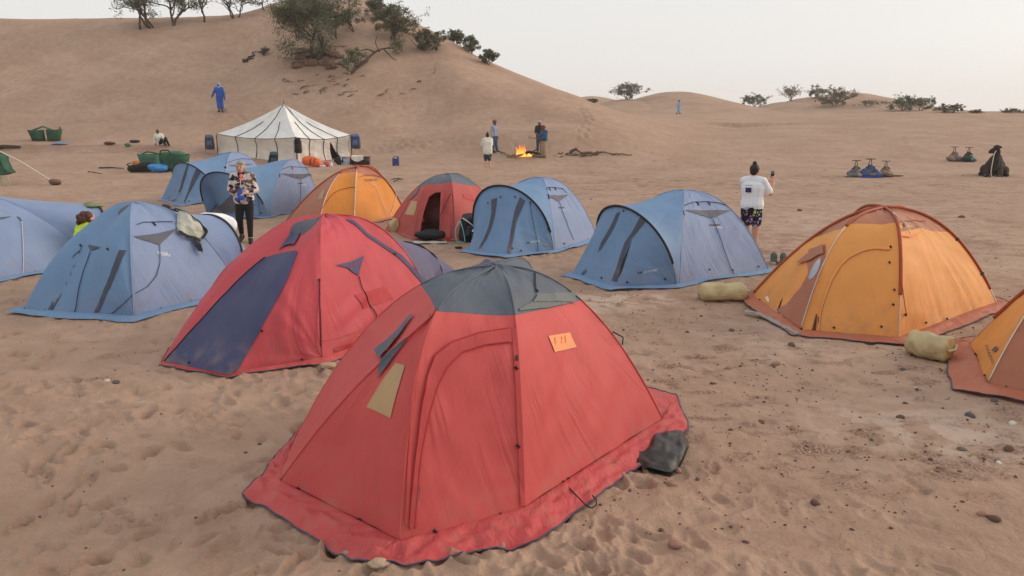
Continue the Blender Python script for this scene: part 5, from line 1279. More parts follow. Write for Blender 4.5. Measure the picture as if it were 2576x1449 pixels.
person("person in white tee bending down behind the blue tent", pw, -0.5, 1.66,
    dict(pelvis=(0, .05, .50), waist=(0, -.02, .545), chest=(0, -.13, .555), neck=(0, -.235, .53), head=(0, -.31, .49), sh_a=(-.10, -.20, .53), el_a=(-.12, -.24, .37), wr_a=(-.08, -.28, .24), sh_b=(.10, -.20, .53), el_b=(.13, -.22, .38), wr_b=(.09, -.27, .25),
         hip_a=(-.055, .05, .49), hip_b=(.055, .05, .49)),
    skin=SKIN_L, top=(WHITE, 0.42, 0.0, .018), bottom=(BLACKC, 0.9, .006, 0), hair=(DARKHAIR, 'bob'), w=1.05, voxel=0.012)

# round the fire
def at_px(px, py): return on_ground(px, py)
FG = None
person("woman in loose white shirt and patterned shorts photographing the campfire", at_px(1227, 423), math.pi + 0.3, 1.66,
    dict(el_a=(-.14, -.08, .66), wr_a=(-.06, -.17, .74), el_b=(.14, -.08, .66), wr_b=(.04, -.17, .74)), skin=SKIN_L, top=(CREAM, 0.9, 0.075, .026), bottom=(TEALP, 0.62, .016, 0.012), hair=(DARKHAIR, 'bun'), w=1.12, voxel=0.013)
person("man in grey shirt and brown turban standing by the fire", at_px(1244, 383), 0.9, 1.76, dict(an_b=(.075, -.05, .05), toe_b=(.085, -.14, .02)), skin=SKIN_D, top=(GREYSH, 0.97, 0.03, .014), bottom=(DENIM, 0.97, .014, 0.006), hat=(TURB2, 'turban'), shoes=SHOE, w=0.92, voxel=0.013)
person("man in grey cap and jeans behind the man in blue at the fire", at_px(1357, 384), -0.2, 1.72, dict(wr_a=(-.05, -.14, .58), wr_b=(.05, -.14, .58)), skin=SKIN_D, top=(mat("dark_shirt", (0.02, 0.02, 0.03)), 0.6, 0.02, .014), bottom=(DENIM, 0.97, .012, 0.004), hat=(CAPW, 'cap'), w=0.92, voxel=0.013)
R_, P_, X_ = person("man in deep blue shirt, khaki trousers and rust turban holding a branch", at_px(1368, 397), -0.95, 1.74,
    dict(el_a=(-.14, -.05, .65), wr_a=(-.08, -.19, .60), el_b=(.14, -.05, .65), wr_b=(.06, -.19, .58), head=(0, -.03, .915)), skin=SKIN_D, top=(BLUESH, 0.80, 0.04, .020), bottom=(KHAKI, 0.95, .020, 0.010), hat=(TURBAN, 'turban'), w=1.05, voxel=0.013)
BARK0 = mat("dry_wood", (0.13, 0.085, 0.06), 0.9, var=0.35, scale=12, bump=0.8, bscale=30, bdist=0.03)
_b = X_((-.02, -.235, .60)); v_, f_ = join(tube([_b + (-.55, 0, .16), _b + (-.35, 0, .03), _b, _b + (.25, 0.02, -.02)], [.012, .02, .022, .016], 6), tube([_b + (-.35, 0, .03), _b + (-.52, .02, -.03)], [.014, .008], 6))
tag(mk("branch", v_, f_, BARK0), "forked dry branch held by the man in blue shirt", "branch")

# seated man, robed men
sp = at_px(408, 366)
R_, P_, X_ = person("man in cream tunic reclining on the sand bank with dark trousers", sp + (0, 0, 0.02), 0.55, 1.72,
    dict(pelvis=(0, .02, .075), waist=(-.045, .03, .16), chest=(-.075, .03, .265), neck=(-.09, .02, .355), head=(-.10, .0, .445), sh_a=(-.18, .03, .325), el_a=(-.22, .06, .19), wr_a=(-.20, .04, .06), sh_b=(.02, .03, .335), el_b=(.05, -.10, .24), wr_b=(.02, -.17, .20),
         hip_a=(-.05, 0, .07), kn_a=(-.03, -.20, .19), an_a=(.06, -.33, .03), toe_a=(.07, -.40, .01), hip_b=(.055, 0, .075), kn_b=(.10, -.17, .235), an_b=(.16, -.30, .03), toe_b=(.18, -.37, .01)),
    skin=SKIN_D, top=(CREAM, 0.9, 0.02, .022), bottom=(BLACKC, 0.97, .012, 0), hair=(DARKHAIR, 'short'), shoes=SHOE, w=0.95, voxel=0.014)
person("man in royal blue robe and sky blue head scarf walking on the dune", at_px(555, 281), 0.15, 1.86, dict(el_a=(-.18, .0, .66), wr_a=(-.235, -.02, .54), el_b=(.155, .0, .63), wr_b=(.175, -.03, .49), an_a=(-.03, -.06, .05), toe_a=(-.04, -.15, .02), an_b=(.05, .06, .07), toe_b=(.06, -.02, .02)),
    skin=SKIN_D, robe=(ROYAL, .10, .13), hat=(BLUETUR, 'hood'), shoes=SHOE, voxel=0.014)
person("distant person in pale blue robe walking over the far dune", at_px(1707, 287), -1.2, 1.74, dict(an_a=(-.05, -.11, .05), toe_a=(-.05, -.2, .02), an_b=(.05, .10, .06), toe_b=(.05, .02, .02), wr_a=(-.06, -.14, .60), wr_b=(.06, -.14, .58)),
    skin=SKIN_D, robe=(PALEB, .12, .16), hat=(TURB2, 'turban'), shoes=SHOE, voxel=0.02)

# kneeling camel
cp = at_px(2497, 444)
CAMEL = mat("camel_hair", (0.030, 0.020, 0.016), 0.9, var=0.3, scale=10, bump=0.8, bscale=60, bdist=0.02)
sc_c = 1.34 / 2.05 * 1.0
Rc = root("camel", cp, "dark brown camel kneeling on the sand with a black hat like headpiece", "camel")
_ca = math.atan2(cp[0], cp[1])
def CX_(p): p = np.asarray(p, float) * sc_c; return cp + np.array([p[0] * math.cos(_ca) + p[1] * math.sin(_ca), -p[0] * math.sin(_ca) + p[1] * math.cos(_ca), p[2]])
e_ = lambda c, r, **k: ellipsoid(CX_(c), tuple(q * sc_c for q in r), -_ca, **k); q_ = lambda a, r0, b, r1: capsule(CX_(a), r0 * sc_c, CX_(b), r1 * sc_c)
blob("body", [e_((0.05, 1.0, .62), (.60, 1.25, .56)), e_((0.08, 0.9, 1.12), (.34, .55, .34)), e_((0.0, -.05, .60), (.50, .45, .50)), e_((0.02, -.02, .85), (.44, .40, .46)), e_((0.05, .3, 1.0), (.42, .5, .40)),
    q_((0.0, -.25, .62), .34, (0.04, -.40, 1.10), .24), q_((0.04, -.40, 1.10), .24, (0.10, -.30, 1.62), .17), q_((.10, -.30, 1.62), .17, (.06, -.36, 1.78), .16),
    e_((.0, -.40, 1.80), (.21, .18, .19)), q_((-.02, -.42, 1.78), .17, (-.24, -.50, 1.68), .135), q_((-.24, -.50, 1.68), .135, (-.33, -.52, 1.60), .105), q_((-.24, -.48, 1.58), .09, (-.08, -.44, 1.62), .11),
    q_((-.34, -.15, .45), .20, (-.42, -.55, .17), .17), q_((-.42, -.55, .17), .17, (-.36, .1, .12), .12), q_((.34, -.15, .45), .20, (.40, -.55, .17), .17), q_((.40, -.55, .17), .17, (.34, .1, .12), .12),
    e_((-.55, 1.2, .35), (.25, .55, .36)), e_((.66, 1.1, .32), (.24, .55, .34)), q_((.72, .75, .16), .15, (.80, .35, .12), .12), q_((-.68, .75, .16), .15, (-.72, .35, .12), .12),
    q_((.12, -.32, 1.86), .045, (.17, -.28, 1.96), .03), q_((0.02, -.28, 1.90), .045, (0.02, -.24, 1.98), .03), q_((0.05, 2.1, .6), .06, (.15, 2.4, .3), .04)], CAMEL, Rc, 0.022, 4)
blob("headpiece", [e_((.02, -.36, 1.96), (.20, .17, .06)), e_((.03, -.36, 2.00), (.13, .12, .06)), q_((-.20, -.40, 1.955), .018, (.22, -.34, 1.92), .03), e_((.24, -.28, 1.90), (.07, .06, .08))], mat("dark_felt", (0.018, 0.012, 0.012), 0.8), Rc, 0.014, 2)
for q in (-.10, .06):
    v_, f_ = e_((q - .02, -.525 if q < 0 else -.52, 1.82), (.022, .02, .022), n=8, m=6); mk("eye", v_, f_, EYE, Rc)
blob("knee_pad", [e_((-.42, -.66, .13), (.10, .07, .10))], mat("knee_callus", (0.10, 0.08, 0.07), 0.9), Rc, 0.014, 2); blob("knee_pad", [e_((.40, -.66, .13), (.10, .07, .10))], bpy.data.materials["knee_callus"], Rc, 0.014, 2)
_rp = [CX_(p) for p in ((.22, -.38, 1.80), (.08, -.50, 1.75), (-.02, -.56, 1.66), (-.08, -.62, 1.45), (-.10, -.68, 1.1), (-.12, -.76, .7), (-.12, -.80, .3), (-.06, -.84, .06), (.1, -.90, .03), (.45, -.88, .03))]
v_, f_ = tube(_dense(_rp, 40), 0.016, 6); mk("halter_rope", v_, f_, WHITECORD, Rc)
# ------------------------------------------------------------------ tamarisk trees and bushes
def leafmat(name, c0, c1):
    m, n, l, b = newmat(name); b.inputs['Roughness'].default_value = 0.8; b.inputs['Specular IOR Level'].default_value = 0.2
    oi = n.new("ShaderNodeNewGeometry"); t = n.new("ShaderNodeTexNoise"); t.inputs['Scale'].default_value = 1.6; t.inputs['Detail'].default_value = 3; l.new(oi.outputs['Position'], t.inputs['Vector'])
    t2 = n.new("ShaderNodeMath"); t2.operation = 'MULTIPLY_ADD'; t2.inputs[1].default_value = 0.35; l.new(oi.outputs['Random Per Island'], t2.inputs[0]); l.new(t.outputs[0], t2.inputs[2])
    r = n.new("ShaderNodeValToRGB"); r.color_ramp.elements[0].position, r.color_ramp.elements[1].position = 0.45, 0.95
    r.color_ramp.elements[0].color = (*c0, 1); r.color_ramp.elements[1].color = (*c1, 1); l.new(t2.outputs[0], r.inputs[0]); l.new(r.outputs[0], b.inputs['Base Color'])
    tr = n.new("ShaderNodeBsdfTranslucent"); l.new(r.outputs[0], tr.inputs['Color']); ms = n.new("ShaderNodeMixShader"); ms.inputs[0].default_value = 0.25
    l.new(b.outputs[0], ms.inputs[1]); l.new(tr.outputs[0], ms.inputs[2]); l.new(ms.outputs[0], n["Material Output"].inputs['Surface'])
    return m
LEAF_A = leafmat("tamarisk_leaves", (0.078, 0.092, 0.056), (0.200, 0.212, 0.138)); LEAF_B = leafmat("dusty_leaves", (0.115, 0.108, 0.078), (0.24, 0.215, 0.16)); LEAF_C = leafmat("fresh_leaves", (0.060, 0.095, 0.045), (0.13, 0.18, 0.095))
BARK = mat("tamarisk_bark", (0.075, 0.052, 0.042), 0.95, var=0.35, scale=6, bump=0.9, bscale=25, bdist=0.04); DEADW = mat("bleached_wood", (0.22, 0.165, 0.13), 0.9, var=0.3, scale=8, bump=0.6, bscale=30, bdist=0.03)
def tree(label, base, h, spread, seed, lean=(0, 0), stems=3, depth=4, leaf=LEAF_A, nleaf=3500, lsize=0.10, group=None, name="tamarisk_tree", trunk_r=None, bare=0.0, low=0.25, tip_drop=0.0, flat=1.0, keep=None, clump=0, ccen=(0, 0), cz=(0.05, 1.0)):
    rr = np.random.default_rng(seed); base = np.asarray(base, float)
    R = root(name, base, label, "tree" if "tree" in name else "bush", group)
    r0 = trunk_r or h * 0.035
    segs, tips = [], []
    def grow(p, d, L, r, lev):
        n = 5; pts = [p]; q = p.copy(); dd = d.copy()
        for i in range(n):
            dd = dd + rr.normal(size=3) * 0.22; dd[2] += 0.06; dd /= np.linalg.norm(dd)
            q = q + dd * L / n; pts.append(q.copy())
        segs.append((np.array(pts), np.linspace(r, r * 0.55, n + 1)))
        if lev >= depth - 1:
            for k in range(2, n + 1): tips.append((pts[k], r))
        if lev >= depth: return
        nb = rr.integers(2, 4) + (1 if lev == 0 else 0)
        for k in range(nb):
            t = 0.35 + 0.65 * (k + rr.random()) / nb; i = min(int(t * n), n - 1); o = lerp(pts[i], pts[i + 1], t * n - i)
            a = rr.random() * 2 * math.pi; sp = rr.uniform(0.5, 1.0)
            nd = dd * 0.7 + np.array([math.cos(a), math.sin(a), rr.uniform(-0.15, 0.35)]) * sp; nd /= np.linalg.norm(nd)
            grow(o, nd, L * rr.uniform(0.55, 0.8), r * 0.55, lev + 1)
    for s in range(stems):
        a = rr.random() * 2 * math.pi if stems > 1 else 0
        d = np.array([math.cos(a) * 0.45 * (stems > 1) + lean[0], math.sin(a) * 0.35 * (stems > 1) + lean[1], 1.0]); d /= np.linalg.norm(d)
        grow(base + np.array([math.cos(a), math.sin(a), 0]) * r0 * (0.8 if stems > 1 else 0) - np.array([0, 0, 0.12]), d, h * 0.42, r0 * (1 if stems == 1 else 0.7), 0)
    allp = np.concatenate([s[0] for s in segs]); top = allp[:, 2].max() - base[2]; wid = max(1e-3, np.percentile(np.abs(allp[:, 0] - base[0] - lean[0] * h * .5), 96))
    S = np.array([spread / wid, spread / wid * flat, h / top])
    def fit(P): return base + (P - base) * S
    v, f = join(*[tube(fit(p), np.maximum(r, 0.006), 5, False) for p, r in segs]); mk("trunk", v, f, BARK, R)
    T = np.array([fit(t[0]) for t in tips])
    if keep is not None: T = T[keep(T - base)]
    T = T[(T[:, 2] - base[2]) > low * h * rr.random(len(T)) * 1.3]
    if bare: T = T[rr.random(len(T)) > bare]
    if clump:
        # rounded masses of twigs filling the bush down to the sand
        a = rr.random(clump) * 2 * math.pi; q = np.sqrt(rr.random(clump)); zz = cz[0] + (cz[1] - cz[0]) * rr.random(clump)
        lim = np.sqrt(np.clip(1 - ((zz - 0.40) / 0.62) ** 2, 0.05, 1))
        CC = base + np.stack([ccen[0] * h + np.cos(a) * q * lim * spread * 0.86, np.sin(a) * q * lim * spread * 0.7 * flat, zz * h * 0.88], 1)
        CC[:, 2] = np.maximum(CC[:, 2], ground_z(CC[:, 0], CC[:, 1]) + 0.12 * h)
        T = np.concatenate([T[rr.random(len(T)) < (0.5 if 'tree' in name else 0.12)], np.repeat(CC, 12, 0) + rr.normal(size=(clump * 12, 3)) * np.array([1, 1, .7]) * h * 0.05])
    if len(T):
        k = rr.integers(0, len(T), nleaf)
        # sprays: short chains of slim leaves hanging from each twig
        C = T[k] + rr.normal(size=(nleaf, 3)) * np.array([1, 1, 0.8]) * h * 0.045
        C[:, 2] -= tip_drop * rr.random(nleaf) * h * 0.1
        d = rr.normal(size=(nleaf, 3)); d[:, 2] = np.abs(d[:, 2]) * 0.8 - 0.25; d /= np.linalg.norm(d, axis=1)[:, None]
        sd = np.cross(d, rr.normal(size=(nleaf, 3))); sd /= np.linalg.norm(sd, axis=1)[:, None]
        ln = lsize * rr.uniform(0.7, 1.6, nleaf)[:, None]; wd = lsize * rr.uniform(0.22, 0.42, nleaf)[:, None]
        V = np.stack([C - d * ln * .5, C + sd * wd, C + d * ln * .6, C - sd * wd], 1).reshape(-1, 3)
        F = [(4 * i, 4 * i + 1, 4 * i + 2, 4 * i + 3) for i in range(nleaf)]
        o = mk("crown", V, F, leaf, R, smooth=False)
    return R
def tr(label, px, py, hpx, wpx, seed, d=None, **k):
    b = on_ground(px, py)
    if d: b = W(px, py, d); b[2] = gz1(b[0], b[1])
    s = b[1] * 1.03 / FPX
    return tree(label, b, hpx * s, wpx * s * 0.5, seed, **k)
tr("tall leaning tamarisk on the ridge with several dark stems", 383, 71, 118, 110, 1, lean=(-0.45, 0), stems=3, nleaf=2600, lsize=0.13, bare=0.25)
tr("forked tamarisk with two thick trunks on the ridge", 438, 67, 120, 130, 2, lean=(0.0, 0), stems=2, nleaf=2200, lsize=0.13, bare=0.3, trunk_r=0.17, low=0.5)
tr("thin bare tamarisk standing alone on the ridge", 513, 56, 80, 70, 3, stems=1, nleaf=300, lsize=0.11, bare=0.6, depth=4, trunk_r=0.09)
tr("half bare tamarisk with leaves on its right side on the ridge", 592, 45, 85, 110, 4, lean=(0.2, 0), stems=3, nleaf=900, lsize=0.12, keep=lambda d: d[:, 0] > 0.6)
tr("slim bare tamarisk at the crest beside the large tree", 663, 24, 60, 50, 5, stems=1, nleaf=150, lsize=0.1, bare=0.6, trunk_r=0.07)
tr("large bushy tamarisk with drooping crown on the eroded mound", 797, 157, 168, 165, 6, lean=(-0.08, 0), stems=2, depth=5, nleaf=17000, lsize=0.115, trunk_r=0.20, low=0.05, tip_drop=0.8, clump=34, cz=(0.02, 0.96), ccen=(-.10, 0))
tr("tamarisk limb leaning left out of the large tree", 752, 95, 90, 80, 16, lean=(-0.8, 0), stems=2, nleaf=1600, lsize=0.10, bare=0.2)
tr("small tamarisk with bent dark stem beside the large tree", 848, 96, 62, 70, 7, lean=(0.25, 0), stems=2, nleaf=2600, lsize=0.10, clump=6, cz=(.4, 1))
tr("small round headed tamarisk with open stems", 893, 80, 54, 62, 8, stems=3, nleaf=2400, lsize=0.10, low=0.5, clump=9, cz=(.45, 1))
tr("upright bush below the dune crest", 943, 50, 52, 64, 9, stems=4, nleaf=2600, lsize=0.10, clump=12, cz=(.3, 1), name="tamarisk_bush")
tr("wide dark bush on the dune shoulder", 985, 97, 78, 100, 10, stems=4, lean=(0.15, 0), nleaf=7000, lsize=0.105, clump=22, cz=(.15, 1), name="tamarisk_bush")
tr("low rounded bush downhill of the wide dark bush", 1078, 127, 50, 76, 11, stems=5, nleaf=4200, lsize=0.105, clump=14, cz=(.05, .95), name="tamarisk_bush", low=0.1)
for i, (px, py, hp, wp) in enumerate(((1147, 109, 34, 40), (1186, 134, 42, 50), (1226, 162, 36, 46))):
    tr(("highest bush on the right hand dune edge", "middle and tallest bush on the right hand dune edge", "lowest bush on the right hand dune edge")[i], px, py, hp, wp, 20 + i, d=None if on_ground(px, py)[1] < 90 else 65.5, stems=5, nleaf=2600, lsize=0.11, clump=9, cz=(.05, .95), name="tamarisk_bush", low=0.05, leaf=LEAF_A)
tr("small sapling with dark foot below the mound", 887, 186, 60, 52, 12, stems=2, nleaf=1500, lsize=0.09, leaf=LEAF_C, low=0.5, clump=6, cz=(.5, 1))
tr("bright green sprig sprouting from the dune", 663, 141, 22, 26, 13, stems=3, depth=3, nleaf=500, lsize=0.085, leaf=LEAF_C, name="green_bush")
# far bushes
for i, (lab, px, py, hp, wp, nl, lf) in enumerate((
    ("broad bush on the low dune left of the pale robed walker", 1580, 250, 42, 84, 2400, LEAF_A), ("tiny bush at the foot of the far dune", 1490, 258, 10, 26, 260, LEAF_A),
    ("leaning bush on the saddle between far dunes", 1893, 264, 36, 64, 1700, LEAF_A), ("thin two stemmed bush on the rounded far dune", 1988, 252, 38, 44, 500, LEAF_B),
    ("tall bush leaning left on the rounded far dune", 2062, 246, 30, 56, 900, LEAF_A), ("wide dusty thicket on the rounded far dune", 2100, 266, 46, 100, 2600, LEAF_B),
    ("sparse twiggy bush trailing from the dusty thicket", 2182, 268, 16, 60, 350, LEAF_B), ("big dark bush on the right hand skyline", 2268, 279, 40, 70, 1900, LEAF_A),
    ("rounded bush next to the big dark skyline bush", 2316, 279, 34, 56, 1500, LEAF_A), ("small dusty bush on the right hand skyline", 2392, 284, 22, 56, 800, LEAF_B), ("low faint bush at the far right horizon", 2455, 284, 9, 40, 200, LEAF_B), ("pale bush hugging the horizon", 2548, 284, 12, 46, 260, LEAF_B))):
    tr(lab, px, py, hp, wp, 40 + i, stems=4, nleaf=int(nl * 1.4), lsize=0.17, name="desert_bush", leaf=lf, low=0.1, d=None if on_ground(px, py)[1] < 170 else 128, clump=max(3, nl // 130), cz=(.12, .95))
# dead wood
def stick(name, label, pts, r, m=BARK0, group=None, wob=0.05, seed=0, cat="branch"):
    rr = np.random.default_rng(seed); P = _dense(np.asarray(pts, float), 14); P[1:-1] += rr.normal(size=(12, 3)) * wob * np.array([1, .4, .4])
    v, f = tube(P, np.linspace(r, r * 0.45, 14), 6); o = mk(name, v, f, m); return tag(o, label, cat, group)
def gstick(label, a, b, r, up=0.0, seed=0, m=BARK0, group=None, name="dead_branch", wob=0.05):
    A, B = on_ground(*a), on_ground(*b); A[2] += r * .6; B[2] += r * .6 + up
    mid = (A + B) / 2; mid[2] = max(mid[2], gz1(mid[0], mid[1]) + r) + abs(up) * .5
    return stick(name, label, [A, mid, B], r, m, group, wob, seed)
# fallen limb with green tip on the dune
fb = root("fallen_tree", on_ground(940, 158), "fallen tamarisk limb with one green tip lying on the dune", "tree")
def fp(px, py, lift=0.0):
    p = on_ground(px, py); p[1] -= lift * 0.0; p[2] += lift; return p
_segs = [([fp(896, 172, .05), fp(922, 160, .25), fp(945, 150, .55), fp(968, 148, .75), fp(990, 150, .8)], .12), ([fp(945, 150, .5), fp(925, 146, .6), fp(908, 146, .45)], .07), ([fp(968, 150, .7), fp(985, 160, .4), fp(1000, 160, .2)], .06), ([fp(955, 152, .6), fp(945, 140, .9), fp(952, 128, 1.2)], .05), ([fp(980, 150, .75), fp(992, 140, 1.0), fp(1002, 134, 1.1)], .05), ([fp(925, 160, .2), fp(905, 170, .1), fp(885, 185, .05)], .10)]
v_, f_ = join(*[tube(_dense(s, 10), np.linspace(r, r * .4, 10), 6) for s, r in _segs]); mk("trunk", v_, f_, BARK, fb)
_rr = np.random.default_rng(77); _C = fp(1000, 140, .75) + _rr.normal(size=(700, 3)) * (.28, .2, .32); _d = _rr.normal(size=(700, 3)); _d /= np.linalg.norm(_d, axis=1)[:, None]; _s = np.cross(_d, _rr.normal(size=(700, 3))); _s /= np.linalg.norm(_s, axis=1)[:, None]
mk("crown", np.stack([_C - _d * .06, _C + _s * .03, _C + _d * .06, _C - _s * .03], 1).reshape(-1, 3), [(4 * i, 4 * i + 1, 4 * i + 2, 4 * i + 3) for i in range(700)], LEAF_C, fb, smooth=False)
# roots and driftwood scattered below the mound
_r2 = np.random.default_rng(8)
for i in range(46):
    px = _r2.normal(770, 55); py = _r2.uniform(165, 245) if i > 14 else _r2.uniform(150, 190)
    if i % 4 == 0: px = _r2.normal(930, 50); py = _r2.uniform(190, 245)
    L = _r2.uniform(8, 22); a = _r2.uniform(-0.6, 0.6)
    gstick("short dead root fragment on the dune below the large tree", (px, py), (px + L * math.cos(a), py + L * 0.45 * math.sin(a)), _r2.uniform(.018, .042), _r2.uniform(0, .18), i, DEADW if i % 3 else BARK0, "root fragments below the large tree", "dead_root", 0.06)
for i in range(26):
    px, py = _r2.uniform(725, 850), _r2.uniform(120, 165)
    gstick("gnarled root sticking out of the mound under the large tree", (px, py), (px + _r2.uniform(12, 32), py + _r2.uniform(-4, 8)), _r2.uniform(.02, .045), _r2.uniform(0, .15), 100 + i, BARK if i % 3 else DEADW, "roots of the eroded mound", "root", 0.09)
gstick("curved brown root lying left of the green sprig", (612, 158), (646, 134), .09, .05, 3, BARK, None, "dead_root", 0.15)
gstick("thin dead twig standing on the smooth dune flank", (1092, 186), (1102, 176), .03, .5, 5, DEADW, None, "dead_branch")
gstick("bleached crooked branch beside the sapling", (858, 150), (885, 172), .06, .15, 6, DEADW, None, "dead_branch", .1)
gstick("dead trunk stub leaning on the ridge under the trees", (352, 74), (358, 46), .09, 1.0, 7, BARK, None, "dead_branch", .05)

# eroded ledges of root-bound earth under the large tree
EARTH = mat("root_bound_earth", (0.155, 0.092, 0.062), .95, var=.35, scale=5, bump=1.0, bscale=9, bdist=.12)
_r5 = np.random.default_rng(15)
for i in range(16):
    px, py = _r5.uniform(735, 850), _r5.uniform(136, 172)
    if px < 760: py += 12
    c = on_ground(px, py); rx = _r5.uniform(.35, .8); v_, f_ = ellipsoid(c - (0, 0, .05), (rx, rx * .7, _r5.uniform(.16, .34)), _r5.uniform(-.4, .4), 22, 12)
    v_ = v_ + .16 * np.stack([vnoise(v_[:, 0] * 3, v_[:, 1] * 3, v_[:, 2] * 5, seed=i + k * 5) for k in range(3)], 1) * (1, 1, .7)
    tag(mk("earth_ledge", v_, f_, EARTH), "crumbling ledge of brown earth bound by roots under the large tree", "earth ledge", "earth ledges under the large tree")
# ------------------------------------------------------------------ marquee
CANVAS = fabric("white_canvas", (0.82, 0.83, 0.82), trans=0.12, wr=0.35, dust=0.25); CANVASW = fabric("cream_canvas", (0.74, 0.69, 0.62), trans=0.12, wr=0.5, dust=0.4); TAPE = mat("black_tape", (0.015, 0.015, 0.018), 0.8)
EH = 1.32
mN = on_ground(745, 409); mN[2] = 0
Lc = W(545, 348, 44.2); Rc_ = W(883, 348, 43.4); Nc = W(744, 349, 41.0)
Lc[2] = Rc_[2] = Nc[2] = 0; Bc = Lc + Rc_ - Nc; Ctr = (Lc + Rc_ + Nc + Bc) / 4
apx = W(714, 262, Ctr[1]); AP = np.array([apx[0], Ctr[1], apx[2]])
MQ = root("marquee", (Ctr[0], Ctr[1], 0), "large white canvas marquee with black seam tapes at the dune foot", "tent")
cs = [Lc, Nc, Rc_, Bc]
def eave(a, b, u):
    P = lerp(a, b, np.asarray(u, float)[..., None]).copy(); e = 1.36 - 0.16 * np.sin(math.pi * np.asarray(u, float)) ; P[..., 2] = np.maximum(ground_z(P[..., 0], P[..., 1]), 0) * 0.3 + e; return P
for k in range(4):
    a, b = cs[k], cs[(k + 1) % 4]
    def roof(u, v, a=a, b=b):
        u = np.asarray(u, float); v = np.asarray(v, float); E = eave(a, b, u); P = lerp(np.broadcast_to(AP, E.shape), E, v[..., None]); P[..., 2] -= 0.22 * np.sin(math.pi * np.clip(v, 0, 1)) * (0.6 + 0.4 * np.sin(math.pi * u)); return P
    def wall(u, v, a=a, b=b):
        u = np.asarray(u, float); v = np.asarray(v, float); E = eave(a, b, u); Gd = lerp(a, b, u[..., None]).copy(); Gd[..., 2] = ground_z(Gd[..., 0], Gd[..., 1]) + 0.01
        out = (lerp(a, b, 0.5) - Ctr); out[2] = 0; out /= np.linalg.norm(out)
        P = lerp(E, Gd, v[..., None]); return P + out * (0.05 * np.sin(u * 40 + v * 2) * v * 0.6 - 0.10 * np.sin(math.pi * np.clip(v, 0, 1)))[..., None]
    pr, pw_ = Patch(roof, Ctr + (0, 0, .8), 1.0, 0.012, 200 + k, (5, 3.5), 0.3), Patch(wall, Ctr + (0, 0, .8), 1.0, 0.01, 210 + k, (5, 1.3), 0.3)
    v_, f_, u_ = pr.grid(nu=40, nv=30); mk("roof_panel", v_, f_, CANVAS, MQ, uv=u_)
    hole = (lambda u, v: 0.62 < u < 0.635 + 0.20 * max(0, v - 0.18) and v > 0.16) if k == 1 else None
    v_, f_, u_ = pw_.grid(nu=90, nv=26, mask=hole); mk("wall_panel", v_, f_, CANVASW, MQ, uv=u_)
    w_ = np.linspace(0, 1, 40); v_, f_ = tube(eave(a, b, w_) + (0, 0, .01), 0.016, 5); mk("eave_tape", v_, f_, TAPE, MQ)
    n_t = (0.25, 0.5, 0.75)
    for u0 in n_t:
        vv = np.linspace(0.02 if abs(u0 - .5) < .1 else 0.42, 1.0, 24); us = u0 + (0.5 - u0) * 0.0 * vv
        if abs(u0 - .5) > .1: us = np.where(vv < 0.62, lerp(0.02 if u0 < .5 else 0.98, u0, np.clip((vv - 0.42) / 0.35, 0, 1) ** .7), u0) if False else np.full_like(vv, u0)
        v_, f_ = tube(pr.at(us, vv, 0.012), 0.021, 5); mk("seam_tape", v_, f_, TAPE, MQ)
        v_, f_ = tube(pw_.at(np.full(16, u0), np.linspace(0, 1, 16), 0.012), 0.022, 5); mk("seam_tape", v_, f_, TAPE, MQ)
    v_, f_ = tube([a + (0, 0, 0), a + (0, 0, 1.42)], 0.03, 6); mk("corner_pole", v_, f_, BARK0, MQ)
v_, f_ = tube([AP + (0, 0, -.1), AP + (0, 0, .22)], 0.02, 6); mk("centre_pole", v_, f_, BARK0, MQ)
_in = lerp(lerp(Nc, Rc_, .70), Ctr, .16); _ia = math.atan2(Rc_[1] - Nc[1], Rc_[0] - Nc[0]); v_, f_ = box((_in[0], _in[1], 0.62), (1.5, .25, 1.2), _ia); mk("opening_shade_panel", v_, f_, mat("opening_shade", (0.022, 0.014, 0.010)), MQ)  # added dark panel that makes the marquee opening look shaded inside
for a, o in ((Rc_, (1.6, -.9, 0)), (Lc, (-1.6, -.6, 0))):
    e = a + np.array(o); e[2] = gz1(e[0], e[1]); v_, f_ = tube([a + (0, 0, 1.4), (a + e) / 2 + (0, 0, .66), e + (0, 0, .02)], 0.012, 5); mk("guy_rope", v_, f_, WHITECORD, MQ)

